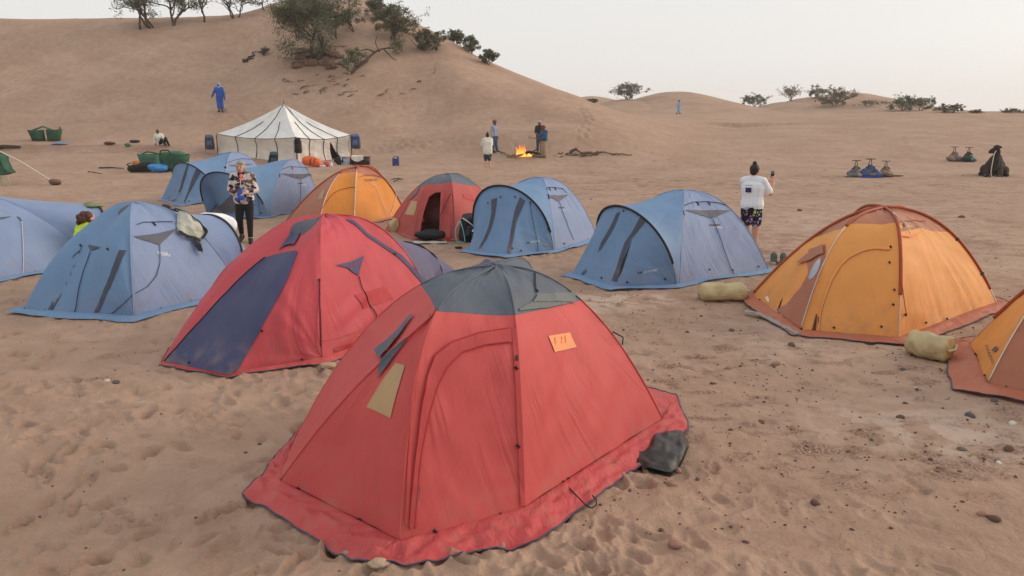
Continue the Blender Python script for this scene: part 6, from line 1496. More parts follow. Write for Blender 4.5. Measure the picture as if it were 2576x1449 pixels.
# ------------------------------------------------------------------ bags and loads
NAVYB = mat("navy_pack", (0.055, 0.075, 0.135), 0.75, var=0.25, bump=0.5, bscale=14, bdist=0.03); BLKB = mat("black_pack", (0.014, 0.015, 0.020), 0.7, var=0.3, bump=0.5, bscale=14, bdist=0.03); STEEL = mat("slate_pack", (0.10, 0.12, 0.16), 0.7, bump=0.4, bscale=14, bdist=0.03)
GREENC = mat("green_canvas", (0.025, 0.085, 0.050), 0.8, var=0.3, scale=5, bump=0.5, bscale=9, bdist=0.04); GREEN2 = mat("green_canvas_light", (0.05, 0.145, 0.095), 0.8, var=0.25, scale=5, bump=0.5, bscale=9, bdist=0.04)
def pack(label, c, s, m, m2, rz=0.0, group="backpacks of the camp", strap=True, tilt=0.0):
    """backpack standing or hanging, c = bottom centre"""
    c = np.asarray(c, float); R = root("backpack", c, label, "backpack", group)
    w, d, h = s; ca, sa = math.cos(rz), math.sin(rz)
    def T(p): p = np.array([p[0] + tilt * p[2], p[1], p[2]], float); return c + np.array([p[0] * ca - p[1] * sa, p[0] * sa + p[1] * ca, p[2]])
    blob("main_bag", [capsule(T((x * w * .22, y * d * .2, d * .3)), d * .32, T((x * w * .2, y * d * .2, h * .72)), d * .30) for x in (-1, 1) for y in (-.6, .6)] + [capsule(T((0, 0, d * .3)), d * .36, T((0, 0, h * .72)), d * .34)], m, R, w * .05, 3)
    blob("lid", [capsule(T((-w * .22, 0, h * .86)), d * .26, T((w * .22, -d * .1, h * .86)), d * .26), capsule(T((-w * .2, -d * .3, h * .80)), d * .16, T((w * .2, -d * .3, h * .80)), d * .16)], m2, R, w * .05, 3)
    blob("front_pocket", [capsule(T((-w * .14, -d * .42, h * .28)), d * .18, T((-w * .12, -d * .42, h * .52)), d * .16), capsule(T((w * .14, -d * .42, h * .28)), d * .18, T((w * .12, -d * .42, h * .52)), d * .16)], m2, R, w * .05, 3)
    if strap:
        for q in (-1, 1):
            v, f = tube(_dense([T((q * w * .3, -d * .45, h * .85)), T((q * w * .34, -d * .56, h * .55)), T((q * w * .36, -d * .5, h * .1)), T((q * w * .40, -d * .45, -h * .06))], 12), w * .025, 5); mk("strap", v, f, BLACK, R)
    return R
zc = lambda p, z: np.array([p[0], p[1], z])
pack("blue grey backpack hanging on the left pole of the marquee", zc(Lc + (-.28, -.35, 0), .62), (.60, .38, .86), NAVYB, STEEL, 0.2)
pack("black backpack hanging on the front pole of the marquee", zc(Nc + (.18, -.30, 0), .58), (.44, .30, .84), BLKB, BLKB, -0.2)
pack("blue and black backpack hanging on the right pole of the marquee", zc(Rc_ + (.32, -.30, 0), .70), (.60, .38, .84), NAVYB, mat("blue_lid", (0.10, 0.15, 0.32), 0.7), -0.1)
pb = on_ground(685, 419); pack("dark backpack standing against the marquee wall", pb, (.55, .40, .75), BLKB, mat("teal_lid", (0.03, 0.07, 0.09), 0.7), 0.3, tilt=.2)
def lump(name, label, cat, c, r, m, seed=0, group=None, n=9, rz=0.0, voxel=None, rough=0.35):
    rr = np.random.default_rng(seed); c = np.asarray(c, float); r = np.asarray(r, float)
    s = [ellipsoid(c + (0, 0, r[2] * .72), r * (.82, .82, .78), rz)]; n = n + 6
    for k in range(n):
        d = rr.normal(size=3); d /= np.linalg.norm(d); d[2] = abs(d[2]) * .8; dd = d * r * .62; dd = np.array([dd[0] * math.cos(rz) - dd[1] * math.sin(rz), dd[0] * math.sin(rz) + dd[1] * math.cos(rz), dd[2]])
        s.append(ellipsoid(c + (0, 0, r[2] * .75) + dd, r * rr.uniform(.3, .3 + rough), rz))
    o = blob(name, s, m, None, voxel or float(max(r)) * .05, 2); return tag(o, label, cat, group)
ob = on_ground(786, 420)
Rb = root("holdall", ob, "bright orange holdall by the marquee entrance", "bag"); ORB = mat("orange_pvc", (0.70, 0.13, 0.03), 0.5, var=0.15, bump=0.3, bscale=10, bdist=0.03)
blob("bag_body", [capsule(ob + (-.28, 0, .30), .24, ob + (.28, -.1, .22), .22), capsule(ob + (-.20, 0, .42), .14, ob + (.1, -.05, .40), .12), capsule(ob + (.2, -.15, .16), .16, ob + (.36, -.15, .15), .15)], ORB, Rb, .03, 3)
for x in (-.05, .16): v_, f_ = tube(_dense([ob + (x, -.26, .06), ob + (x + .02, -.30, .28), ob + (x + .06, -.22, .44)], 8), .018, 5); mk("strap", v_, f_, BLACK, Rb)
for i, (px, py, sz, m, lab) in enumerate(((806, 418, (.20, .16, .14), mat("teal_plastic", (0.12, 0.32, 0.36), 0.5), "teal plastic bowl by the marquee"), (812, 421, (.30, .14, .10), TXTWHITE, "white plastic tray by the marquee"), (822, 419, (.30, .22, .22), mat("pink_red_plastic", (0.62, 0.06, 0.11), 0.4), "red plastic basin by the marquee"), (834, 420, (.14, .12, .24), TXTWHITE, "white plastic bottle by the marquee"))):
    p = on_ground(px, py); n = 16; a = np.arange(n) * 2 * math.pi / n
    prof = ((.78, 0), (1.0, 1.0), (.92, 1.0), (.7, .12)) if 'bottle' not in lab else ((1, 0), (1, .6), (.4, .8), (.4, 1.0))
    V = np.concatenate([np.stack([p[0] + np.cos(a) * sz[0] * .5 * r, p[1] + np.sin(a) * sz[1] * .5 * r, np.full(n, p[2] + .005 + sz[2] * z)], 1) for r, z in prof]); F = grid_faces(n, len(prof), True) + [tuple(range(n))[::-1], tuple(range((len(prof) - 1) * n, len(prof) * n))]
    tag(mk("basin" if 'bottle' not in lab else "bottle", V, F, m), lab, "basin" if 'bottle' not in lab else "bottle")
p = on_ground(854, 414); lump("cushion", "dark blue cushion propped in the marquee entrance", "cushion", p, (.26, .16, .22), BLKB, 3)
# white crate with ribs
p = on_ground(870, 414); Rk = root("crate", p, "white plastic crate standing on end by the marquee", "crate"); WPL = mat("white_plastic", (0.66, 0.68, 0.76), 0.4)
v_, f_ = box(p + (0, .06, .20), (.42, .06, .40)); mk("base_panel", v_, f_, WPL, Rk)
for s in (((-.20, 0, .20), (.03, .20, .42)), ((.20, 0, .20), (.03, .20, .42)), ((0, 0, .405), (.42, .20, .03)), ((0, 0, .015), (.42, .20, .03))): v_, f_ = box(p + np.array(s[0]), s[1]); mk("rim", v_, f_, WPL, Rk)
for x in (-.12, -.04, .04, .12): v_, f_ = box(p + (x, .015, .20), (.025, .05, .36)); mk("rib", v_, f_, WPL, Rk)
p = on_ground(885, 413); n = 18; a = np.arange(n) * 2 * math.pi / n
V = np.concatenate([np.stack([p[0] + np.cos(a) * r, p[1] + np.sin(a) * r, np.full(n, p[2] + z)], 1) for r, z in ((.15, 0), (.16, .05), (.16, .30), (.17, .31), (.145, .31), (.14, .05))]); tag(mk("cooking_pot", V, grid_faces(n, 6, True) + [tuple(range(n))[::-1], tuple(range(5 * n, 6 * n))], mat("dull_pot", (0.16, 0.12, 0.09), 0.4, metal=0.5)), "dull metal pot between crate and black box", "pot")
lump("orange_cloth", "orange cloth heaped on the metal pot", "cloth", p + (0, 0, .27), (.22, .18, .10), ORB, 5)
p = on_ground(908, 414); Rk = root("box", p, "black storage box with cream cloth over it", "box"); BXM = mat("black_box", (0.022, 0.022, 0.022), 0.5)
v_, f_ = box(p + (0, 0, .19), (.86, .5, .38)); mk("box_body", v_, f_, BXM, Rk); v_, f_ = box(p + (0, 0, .375), (.90, .54, .05)); mk("rim", v_, f_, BXM, Rk)
v_, f_ = box(p + (.25, -.26, .24), (.16, .03, .05)); mk("handle", v_, f_, BLACK, Rk)
U, V = np.meshgrid(np.linspace(0, 1, 22), np.linspace(0, 1, 22)); Uf, Vf = U.ravel(), V.ravel()
cz = np.where(Vf < .5, .425, .425 - (Vf - .5) * .55 * (0.5 + .5 * np.sin(Uf * 3.1)) ) + .02 * vnoise(Uf * 5, Vf * 5, seed=2) + .015
cy = np.where(Vf < .5, .25 - Vf * 1.08, -.30 - .02 * np.sin(Uf * 9))
tag(mk("cloth", np.stack([p[0] - .42 + Uf * .62, p[1] + cy, p[2] + cz], 1), grid_faces(22, 22), CREAM), "cream cloth draped over the black storage box", "cloth")
# jerrycan
p = on_ground(996, 417); Rk = root("jerrycan", p, "blue plastic jerrycan standing alone on the sand", "jerrycan"); JB = mat("blue_plastic", (0.020, 0.060, 0.19), 0.4)
blob("can_body", [capsule(p + (x, y, .06), .06, p + (x, y, .36), .055) for x in (-.11, .11) for y in (-.07, .07)] + [box(p + (0, 0, .20), (.30, .22, .32))], JB, Rk, .012, 2)
v_, f_ = tube(_dense([p + (-.12, 0, .40), p + (-.08, 0, .475), p + (.04, 0, .475), p + (.06, 0, .41)], 8), .018, 6); mk("handle", v_, f_, JB, Rk); v_, f_ = tube([p + (.12, 0, .40), p + (.12, 0, .465)], .035, 10); mk("cap", v_, f_, BLACK, Rk)

# green panniers
def basket(R, c, w, d, h, m, lean=0.0, rz=0.0, flare=1.25):
    n = 24; a = np.arange(n) * 2 * math.pi / n; V = []
    sq = lambda t: np.sign(t) * np.abs(t) ** .6
    for r, z in ((.80, 0), (.86, .3), (.95, .7), (1.0, 1.0), (.95, 1.0), (.88, .6), (.74, .05)):
        x = sq(np.cos(a)) * w * .5 * r; y = sq(np.sin(a)) * d * .5 * r; k = 1 + .04 * vnoise(np.cos(a) * 3, np.sin(a) * 3 + z * 4, seed=int(w * 100))
        X = x * k + lean * z * h; V.append(np.stack([c[0] + X * math.cos(rz) - y * math.sin(rz), c[1] + X * math.sin(rz) + y * math.cos(rz), np.full(n, c[2] + z * h) + .03 * h * z * np.sin(a * 2)], 1))
    return mk("basket", np.concatenate(V), grid_faces(n, 7, True) + [tuple(range(n))[::-1], tuple(range(6 * n, 7 * n))], m, R)
pa, pb = on_ground(98, 354), on_ground(136, 354)
Rp = root("pannier", (pa + pb) / 2, "pair of green saddle panniers joined by an arched strap on the bank", "pannier")
basket(Rp, pa, .85, .6, .62, GREENC, -.18); basket(Rp, pb, .85, .6, .66, GREENC, .14)
v_, f_ = tube(_dense([pa + (-.3, 0, .60), pa + (.1, 0, .74), (pa + pb) / 2 + (-.1, 0, .84), pb + (-.3, 0, .74), pb + (0, 0, .62)], 20), .05, 6); mk("strap", v_ * (1, 1, 1), f_, GREEN2, Rp); v_, f_ = box(pb + (.45, 0, .72), (.05, .1, .22)); mk("handle", v_, f_, GREENC, Rp)
c = on_ground(440, 432); Rp = root("pannier", c, "large green canvas pannier heaped behind the blue sack", "pannier")
basket(Rp, c + (.0, 0, 0), 1.35, .75, .80, GREENC, .05); v_, f_ = tube(_dense([c + (-.55, -.2, .76), c + (-.45, -.25, 1.0), c + (-.1, -.25, 1.02), c + (.0, -.2, .78)], 12), .035, 6); mk("handle", v_, f_, GREENC, Rp)
blob("folded_flap", [ellipsoid(c + (.1, .05, .82), (.45, .3, .16)), ellipsoid(c + (-.3, 0, .80), (.3, .25, .14))], GREEN2, Rp, .04, 3)
c = on_ground(378, 428); Rp = root("pannier", c, "smaller green canvas pannier with raised rim behind the black duffel", "pannier"); basket(Rp, c + (.05, .1, 0), 1.05, .65, .74, GREEN2, -.08); v_, f_ = tube(_dense([c + (-.3, -.15, .72), c + (.05, -.2, .86), c + (.5, -.15, .78)], 12), .035, 6); mk("handle", v_, f_, GREENC, Rp)
c = on_ground(350, 434); Rb = root("duffel", c, "black duffel bag lying in front of the green panniers", "bag"); blob("bag_body", [capsule(c + (-.35, 0, .17), .17, c + (.55, .1, .24), .22), capsule(c + (-.1, 0, .25), .2, c + (.4, .05, .32), .2)], BLKB, Rb, .03, 3); v_, f_ = tube(_dense([c + (-.3, -.15, .25), c + (-.45, -.18, .38), c + (-.25, -.15, .44)], 8), .025, 6); mk("handle", v_, f_, BLACK, Rb)
blob("end_flap", [ellipsoid(c + (-.05, -.05, .42), (.20, .14, .13), 0.4)], mat("ochre_canvas", (0.38, 0.17, 0.03), 0.8), Rb, .03, 2)
c = on_ground(400, 434); lump("sack", "bright blue sack lying against the green pannier", "bag", c, (.52, .30, .24), mat("bright_blue_sack", (0.045, 0.25, 0.66), 0.6, var=.15, bump=.5, bscale=8, bdist=.04), 4, rough=.25)
c = on_ground(150, 364); lump("cloth", "blue cloth dropped on the edge of the sand bank", "cloth", c - (0, 0, .03), (.50, .25, .07), mat("blue_cloth", (0.10, 0.24, 0.52), 0.8, bump=.5, bscale=8, bdist=.04), 6)
c = on_ground(340, 359); lump("scrap_heap", "dark scrap lying on the sand bank near the reclining man", "scrap", c, (.34, .2, .09), BLKB, 7)
c = on_ground(322, 369); lump("cloth", "small green cloth snagged on the sand bank", "cloth", c, (.18, .12, .12), GREEN2, 8)
c = on_ground(275, 364); lump("scrap_heap", "brown rags and sticks on the sand bank", "scrap", c, (.36, .2, .10), mat("brown_rag", (0.09, 0.055, 0.04), 0.9), 9)
# left edge shelter and its rope
ga, gb = on_ground(-60, 466), on_ground(28, 467)
Rs = root("tarp_shelter", (ga[0], ga[1], 0), "green tarpaulin shelter with cream canvas foot cut by the frame", "tent")
def tp(px, py, d): return W(px, py, d)
d0 = ga[1]; cor = [tp(-30, 372, d0), tp(34, 423, d0 - .3), tp(5, 447, d0 - .5), tp(-90, 450, d0 - .4), tp(-90, 380, d0 + .8)]
U, V = np.meshgrid(np.linspace(0, 1, 16), np.linspace(0, 1, 16)); Uf, Vf = U.ravel()[:, None], V.ravel()[:, None]
Q = (cor[4] * (1 - Uf) + cor[0] * Uf) * (1 - Vf) + (cor[3] * (1 - Uf) + (cor[1] * np.clip(1.4 - Vf, 0, 1) + cor[2] * np.clip(Vf - .4, 0, 1)) * Uf) * Vf + .03 * vnoise(Uf[:, 0] * 5, Vf[:, 0] * 5)[:, None]
Q = np.concatenate([Q, Q + (0, .5, -.02)]); _gf = grid_faces(16, 16); mk("tarpaulin", Q, _gf + [tuple(i + 256 for i in f[::-1]) for f in _gf] + [(i * 16 + 15, (i + 1) * 16 + 15, (i + 1) * 16 + 15 + 256, i * 16 + 15 + 256) for i in range(15)] + [(240 + i, 240 + i + 256, 241 + i + 256, 241 + i) for i in range(15)], GREENC, Rs)
cc = [tp(-80, 440, d0), tp(24, 444, d0 - .4), gb, ga]; Q = np.array([lerp(lerp(cc[0], cc[1], u), lerp(cc[3], cc[2], u), v) for v in np.linspace(0, 1, 8) for u in np.linspace(0, 1, 8)]); mk("canvas_foot", Q, grid_faces(8, 8), mat("cream_canvas_foot", (0.62, 0.52, 0.38), 0.9), Rs)
st = on_ground(140, 465)
v_, f_ = tube(_dense([tp(-40, 362, d0), tp(50, 404, d0 - .3) + (0, 0, -.02), st + (-.12, 0, .14)], 16), .022, 6); mk("guy_rope", v_, f_, WHITECORD, Rs)
v_, f_ = tube([ga + (.1, .3, 0), ga + (.1, .3, 1.9)], .04, 6); mk("pole", v_, f_, BARK0, Rs)
gstick("thick dark log lying at the sand bank on the left edge", (-30, 378), (52, 374), .16, 0, 11, BARK, None, "log", .02)
gstick("dark plank resting on the sand with a blue cloth strip", (250, 424), (312, 426), .045, 0.02, 12, BARK, None, "plank", .01)
gstick("thin broken stick near the dark plank", (222, 432), (256, 438), .03, 0.0, 13, BARK0, None, "stick", .01)

# ------------------------------------------------------------------ camp fire
fpos = on_ground(1316, 396); FR_ = root("campfire", fpos, "burning campfire of crossed logs and flames", "campfire")
LOGM = mat("charred_log", (0.045, 0.028, 0.02), 0.9, var=.4, bump=.8, bscale=25, bdist=.03); LOGP = mat("cut_log", (0.26, 0.18, 0.125), 0.9, var=.25, bump=.5, bscale=25, bdist=.03)
for a, b, r0, r1, m in (((-.45, -.35, .06), (.05, .0, .16), .075, .06, LOGP), ((.0, .0, .15), (.35, -.05, .30), .08, .075, LOGM), ((.35, -.05, .30), (1.15, -.05, .10), .075, .05, LOGM), ((.5, .05, .09), (1.15, -.1, .07), .085, .08, LOGP), ((-.7, -.15, .05), (-.25, .15, .22), .05, .04, LOGP), ((.3, .2, .1), (.75, .3, .42), .045, .03, LOGM), ((-.6, .3, .1), (.3, .1, .12), .06, .05, LOGM), ((-.9, 0, .04), (-.2, .05, .1), .04, .03, LOGP)):
    A, B = fpos + np.array(a), fpos + np.array(b); v_, f_ = tube(_dense([A, (A + B) / 2 + (0, 0, .02), B], 8), np.linspace(r0, r1, 8), 8); mk("log", v_, f_, m, FR_)
def flamemat():
    m, n, l, b = newmat("flame"); n.remove(b)
    g = n.new("ShaderNodeNewGeometry"); s = n.new("ShaderNodeSeparateXYZ"); l.new(g.outputs['Position'], s.inputs[0])
    mr = n.new("ShaderNodeMapRange"); mr.inputs[1].default_value = fpos[2] + .05; mr.inputs[2].default_value = fpos[2] + .62; l.new(s.outputs[2], mr.inputs[0])
    r = n.new("ShaderNodeValToRGB"); r.color_ramp.elements[0].color = (1, .55, .12, 1); r.color_ramp.elements[1].color = (1, .13, .015, 1); r.color_ramp.elements.new(.35).color = (1, .33, .04, 1); l.new(mr.outputs[0], r.inputs[0])
    e = n.new("ShaderNodeEmission"); e.inputs[1].default_value = 1.5; l.new(r.outputs[0], e.inputs[0])
    t = n.new("ShaderNodeBsdfTransparent"); ms = n.new("ShaderNodeMixShader"); lw = n.new("ShaderNodeLayerWeight"); lw.inputs[0].default_value = .35
    mm = n.new("ShaderNodeMath"); mm.operation = 'MULTIPLY'; mm.inputs[1].default_value = .75; l.new(lw.outputs['Facing'], mm.inputs[0])
    l.new(mm.outputs[0], ms.inputs[0]); l.new(e.outputs[0], ms.inputs[1]); l.new(t.outputs[0], ms.inputs[2]); l.new(ms.outputs[0], n["Material Output"].inputs['Surface']); return m
FLM = flamemat(); _fr = np.random.default_rng(4)
for i in range(40):
    x = _fr.uniform(-.36, .10) if i < 28 else _fr.uniform(-.1, .52); h = _fr.uniform(.25, .62) if i < 28 else _fr.uniform(.10, .22); y = _fr.uniform(-.16, .16); w = _fr.uniform(.018, .06)
    b0 = fpos + (x, y, .06); sw = _fr.uniform(-.10, .06); t = np.linspace(0, 1, 9)
    P = np.stack([b0[0] + sw * t ** 1.5 + .03 * np.sin(t * 7 + i), b0[1] + .02 * np.sin(t * 5), b0[2] + h * t], 1); v_, f_ = tube(P, w * (1 - t) ** .8 * (.6 + 1.6 * t) + .003, 7); mk("flame", v_, f_, FLM, FR_)
gstick("long forked branch lying left of the campfire", (1252, 380), (1288, 396), .05, 0, 21, LOGP, None, "dead_branch", .06)
# driftwood pile right of the fire
dp = on_ground(1470, 388)
for i, (a, b, r, up, lab) in enumerate((((1433, 386), (1465, 389), .10, .22, "thick arched driftwood limb right of the campfire"), ((1464, 389), (1507, 390), .09, .15, "crooked driftwood limb joining the arched limb"), ((1500, 384), (1542, 390), .05, .02, "thin driftwood pole trailing right from the pile"), ((1540, 390), (1590, 392), .05, 0, "last straight driftwood pole right of the pile"), ((1440, 392), (1490, 394), .04, .02, "slim driftwood stick in front of the arched limb"))):
    A, B = on_ground(*a), on_ground(*b); A[2] += r * .6; B[2] += r * .6; Mx = (A + B) / 2 + (0, 0, up if up > .2 else .06); stick("driftwood", lab, [A, Mx, B], r, BARK0, None, .04, 30 + i)
_r3 = np.random.default_rng(31)
for i in range(22):
    px, py = _r3.uniform(1400, 1500), _r3.uniform(386, 396); gstick("thin twig of kindling scattered by the driftwood pile", (px, py), (px + _r3.uniform(4, 12), py + _r3.uniform(-1.5, 1.5)), .02, _r3.uniform(0, .08), 60 + i, BARK0, "kindling by the driftwood pile", "twig", .03)
for i, (a, b) in enumerate((((985, 452), (1008, 456)), ((1000, 449), (1012, 458)), ((992, 459), (1015, 454)))): gstick("small dark twig on the sand behind the orange tent", a, b, .02, .06, 90 + i, BARK, "twigs behind the orange tent", "twig", .02)

# ------------------------------------------------------------------ camel saddles
def saddle(label, px, py, s, seed, cols, rz=0.0):
    c = on_ground(px, py); R = root("camel_saddle", c, label, "saddle", "camel saddles on the sand"); rr = np.random.default_rng(seed)
    for i, m in enumerate(cols):
        x = (i - (len(cols) - 1) / 2) * .26 * s
        blob("pad", [ellipsoid(c + (x + rr.normal() * .03, rr.normal() * .08, .17 * s), (.32 * s, .30 * s, .17 * s)), ellipsoid(c + (x + rr.normal() * .05, -.1, .10 * s), (.36 * s, .26 * s, .12 * s)), ellipsoid(c + (x * .8, .0, .32 * s), (.18 * s, .22 * s, .10 * s))], m, R, .03 * s, 2)
    blob("pad", [ellipsoid(c + (0, .02, .40 * s), (.22 * s, .2 * s, .14 * s)), ellipsoid(c + (0, .0, .52 * s), (.12 * s, .15 * s, .10 * s))], cols[0], R, .03 * s, 2)
    t = c + (0, 0, .86 * s)
    for q in (-1, 1): v, f = tube([c + (q * .12 * s, 0, .42 * s), t + (q * .02 * s, 0, 0)], .018 * s, 6); mk("handle_post", v, f, BARK, R)
    v, f = tube([t + (-.24 * s, 0, .01), t + (.24 * s, 0, rr.uniform(-.02, .02))], .022 * s, 6); mk("handle_bar", v, f, BARK, R)
    v, f = tube([c + np.array([math.cos(a) * .20, -.1, .40 + math.sin(a) * .14]) * s for a in np.linspace(0.2, 2.9, 12)], .025 * s, 6); mk("hoop", v, f, BARK, R)
    return R
SB = [mat("saddle_blue", (0.05, 0.08, 0.17), .9, var=.3, bump=.5), mat("saddle_cream", (0.32, 0.25, 0.21), .9, var=.4, scale=14, bump=.5), mat("saddle_tan", (0.22, 0.155, 0.115), .9, var=.3, bump=.5), mat("saddle_dark", (0.025, 0.03, 0.035), .9, var=.4, bump=.5), mat("saddle_grey", (0.13, 0.12, 0.13), .9, var=.5, scale=16, bump=.5)]
saddle("camel saddle with pale patterned pads, outermost in the row of three", 2151, 445, .78, 1, [SB[4], SB[1]]); saddle("camel saddle with blue pads and tall handle between two others", 2186, 445, .86, 2, [SB[0], SB[4], SB[0]]); saddle("camel saddle with plain tan pads at the end of the row", 2226, 444, .74, 3, [SB[2], SB[2]])
saddle("camel saddle with brown and grey pads beside the kneeling camel", 2398, 405, .86, 4, [SB[2], SB[4]]); saddle("camel saddle with dark pads and a green rope beside the kneeling camel", 2434, 406, .86, 5, [SB[3], SB[0]])
for i, (px, py, r, m, lab) in enumerate((((2190, 447, (.62, .12, .03), mat("cobalt_cloth", (0.015, 0.06, 0.40), .8), "cobalt blue cloth under the row of camel saddles")), (2136, 446, (.22, .1, .04), mat("teal_rope", (0.06, 0.16, 0.20), .9), "teal rope end beside the row of camel saddles"), (2254, 444, (.30, .10, .04), mat("green_rope", (0.07, 0.10, 0.06), .9), "green rope coil trailing from the camel saddles"))):
    lump("cloth" if i == 0 else "rope_coil", lab, "cloth" if i == 0 else "rope", on_ground(px, py), r, m, i)
_c2 = on_ground(2434, 406); v_, f_ = tube(_dense([_c2 + np.array(q) for q in ((-.10, -.32, .34), (.06, -.34, .36), (-.02, -.34, .27), (.10, -.34, .22), (-.02, -.34, .14), (.05, -.34, .10))], 24), .022, 6); tag(mk("rope_coil", v_, f_, mat("lime_rope", (0.12, 0.42, 0.22), .8)), "lime green rope looped on the dark camel saddle", "rope")

# ------------------------------------------------------------------ things lying by the tents
TANS = mat("tan_pvc_sack", (0.46, 0.375, 0.205), 0.5, var=.12, scale=5, bump=.5, bscale=7, bdist=.04)
def roll(label, a, b, r, m, flat=0.85, seed=0):
    A, B = np.asarray(a, float), np.asarray(b, float); R = root("sack", (A + B) / 2 * (1, 1, 0), label, "sack"); ax = (B - A) / np.linalg.norm(B - A); sd = np.array([-ax[1], ax[0], 0]); n = 28; m_ = 26; V = []
    for i, t in enumerate(np.linspace(0, 1, m_)):
        e = min(t, 1 - t); k = min(1, (e / .07)) ** .4 if e < .07 else 1.0
        k = max(k, .05); a_ = np.arange(n) * 2 * math.pi / n; q = 1 + .13 * vnoise(np.cos(a_) * 2 + seed, np.sin(a_) * 2, np.full(n, t * 5.0), seed=seed) + .06 * (1 - 2 * np.abs(vnoise(np.cos(a_) * 5, np.sin(a_) * 5, np.full(n, t * 9.0), seed=seed + 1)))
        c = lerp(A, B, t); V.append(c + sd * (np.cos(a_) * r * k * q)[:, None] * 1.05 + np.array([0, 0, 1.0]) * (np.maximum(np.sin(a_) * k * q, -.8) * r * flat + r * flat * .8)[:, None])
    mk("sack_body", np.concatenate(V), grid_faces(n, m_, True), m, R)
    e = B + (0, 0, r * .75); v, f = tube(_dense([B + sd * r * .7 + (0, 0, r * .9), e + ax * .03, B - sd * r * .7 + (0, 0, r * .8)], 8), .018, 6); mk("rolled_end", v, f, m, R)
    v, f = tube(_dense([A + ax * .1 + sd * -r * 1.02 + (0, 0, r * .6), lerp(A, B, .5) + sd * -r * 1.06 + (0, 0, r * .55), B - ax * .1 + sd * -r * 1.0 + (0, 0, r * .6)], 12), .005, 5); mk("seam", v, f, TAN, R, uv=np.zeros((len(v), 2)))
    return R
roll("tan roll top sack lying between the blue and orange tents", G(1756, 754), G(1876, 752), .155, TANS, seed=1); roll("tan roll top sack lying between the two orange tents", G(2282, 884), G(2392, 908), .170, TANS, seed=4)
p = G(992, 586); lump("sack", "small tan sack tucked between orange tent and red tent", "sack", p, (.13, .12, .20), TANS, 6, rough=.2)
# black plastic sheet sack by the near red tent
BPL = mat("black_plastic_sheet", (0.030, 0.030, 0.029), 0.42, var=.3, scale=4, bump=.4, bscale=6, bdist=.04, spec=.4)
zz = zmap(563.5, 644.0, 0.5555); _top = _dense([G(*q)[:2] for q in zz((1798, 905), (1900, 850), (2060, 785))], 40); _bot = _dense([G(*q)[:2] for q in zz((1815, 930), (1900, 975), (2012, 1000), (2060, 945), (2096, 870))], 40)
U, V = np.meshgrid(np.linspace(0, 1, 40), np.linspace(0, 1, 34)); Uf, Vf = U.ravel(), V.ravel(); Q = np.zeros((40 * 34, 3)); Q[:, :2] = np.tile(_top, (34, 1)) * (1 - Vf)[:, None] + np.tile(_bot, (34, 1)) * Vf[:, None]
hgt = (np.sin(math.pi * np.clip(Uf, .02, .98)) * np.sin(math.pi * np.clip(Vf, .02, .98))) ** .5; _gq = mesh_z(Q[:, 0], Q[:, 1]); Q[:, 2] = _gq + .03 + hgt * (.035 + .035 * Uf) + .020 * hgt * (1 - 2 * np.abs(vnoise(Uf * 4 + Vf * 2, Vf * 3, seed=5))) + .018 * hgt * vnoise(Uf * 11, Vf * 8, seed=6)
Q[:, :2] += .02 * np.stack([vnoise(Uf * 3, Vf * 3, seed=7), vnoise(Uf * 3, Vf * 3, seed=8)], 1); Qb = Q.copy(); Qb[:, 2] = _gq + .004; gf = grid_faces(40, 34)
tag(mk("plastic_sack", np.concatenate([Q, Qb]), gf + [tuple(i + len(Q) for i in f[::-1]) for f in gf], BPL), "crumpled black plastic sack half under the near red tent", "sack")
# jacket on the blue tent, cloth on the other
Zj = zmap(0.0, 450.8, 0.27783); sdp = o3[('side', 1)]
JG = mat("pale_grey_jacket", (0.46, 0.48, 0.41), 0.75, var=.15, scale=4, bump=.9, bscale=7, bdist=.06); Rj = root("jacket", sdp.px(Zj((1740, 420)))[0], "pale grey green jacket slung over the blue tent", "jacket")
JS = mat("jacket_dark", (0.05, 0.055, 0.06), .8)
def drape(name, A, B, m, off, R, n=26, k=20, puff=.07, seed=0):
    A, B = _dense(Zj(*A), n), _dense(Zj(*B), n); T = np.linspace(0, 1, k); Q = (A[None] * (1 - T)[:, None, None] + B[None] * T[:, None, None]).reshape(-1, 2); u, v = sdp.uv(Q[:, 0], Q[:, 1]); tt = np.repeat(T, n); ss = np.tile(np.linspace(0, 1, n), k)
    h = off + puff * (np.sin(math.pi * tt) * np.sin(math.pi * np.clip(ss * .92 + .04, 0, 1))) ** .6 * (1 + .5 * vnoise(tt * 4, ss * 4, seed=seed)) + .014 * (1 - 2 * np.abs(vnoise(tt * 5 + ss * 3, ss * 4 - tt * 2, seed=seed + 1)))
    P0, N0 = sdp.base(u, v); mk(name, P0 + N0 * h[:, None] + np.array([0, 0, .3]) * (h * .5)[:, None], grid_faces(n, k), m, R)
drape("body", ((1625, 262), (1600, 340), (1592, 420), (1600, 495)), ((1870, 285), (1895, 370), (1880, 470), (1805, 560)), JG, .035, Rj, puff=.07, seed=3)
drape("dark_side", ((1845, 255), (1892, 360), (1870, 470), (1800, 555)), ((1890, 265), (1900, 380), (1890, 490), (1815, 572)), JS, .05, Rj, n=20, k=8, puff=.06, seed=5)
drape("hem", ((1598, 480), (1680, 530), (1800, 562)), ((1600, 500), (1680, 552), (1800, 585)), JS, .05, Rj, n=20, k=6, puff=.03, seed=6)
drape("sleeve", ((1735, 565), (1760, 620), (1785, 660)), ((1790, 575), (1800, 620), (1825, 700)), JS, .03, Rj, n=16, k=8, puff=.06, seed=7)
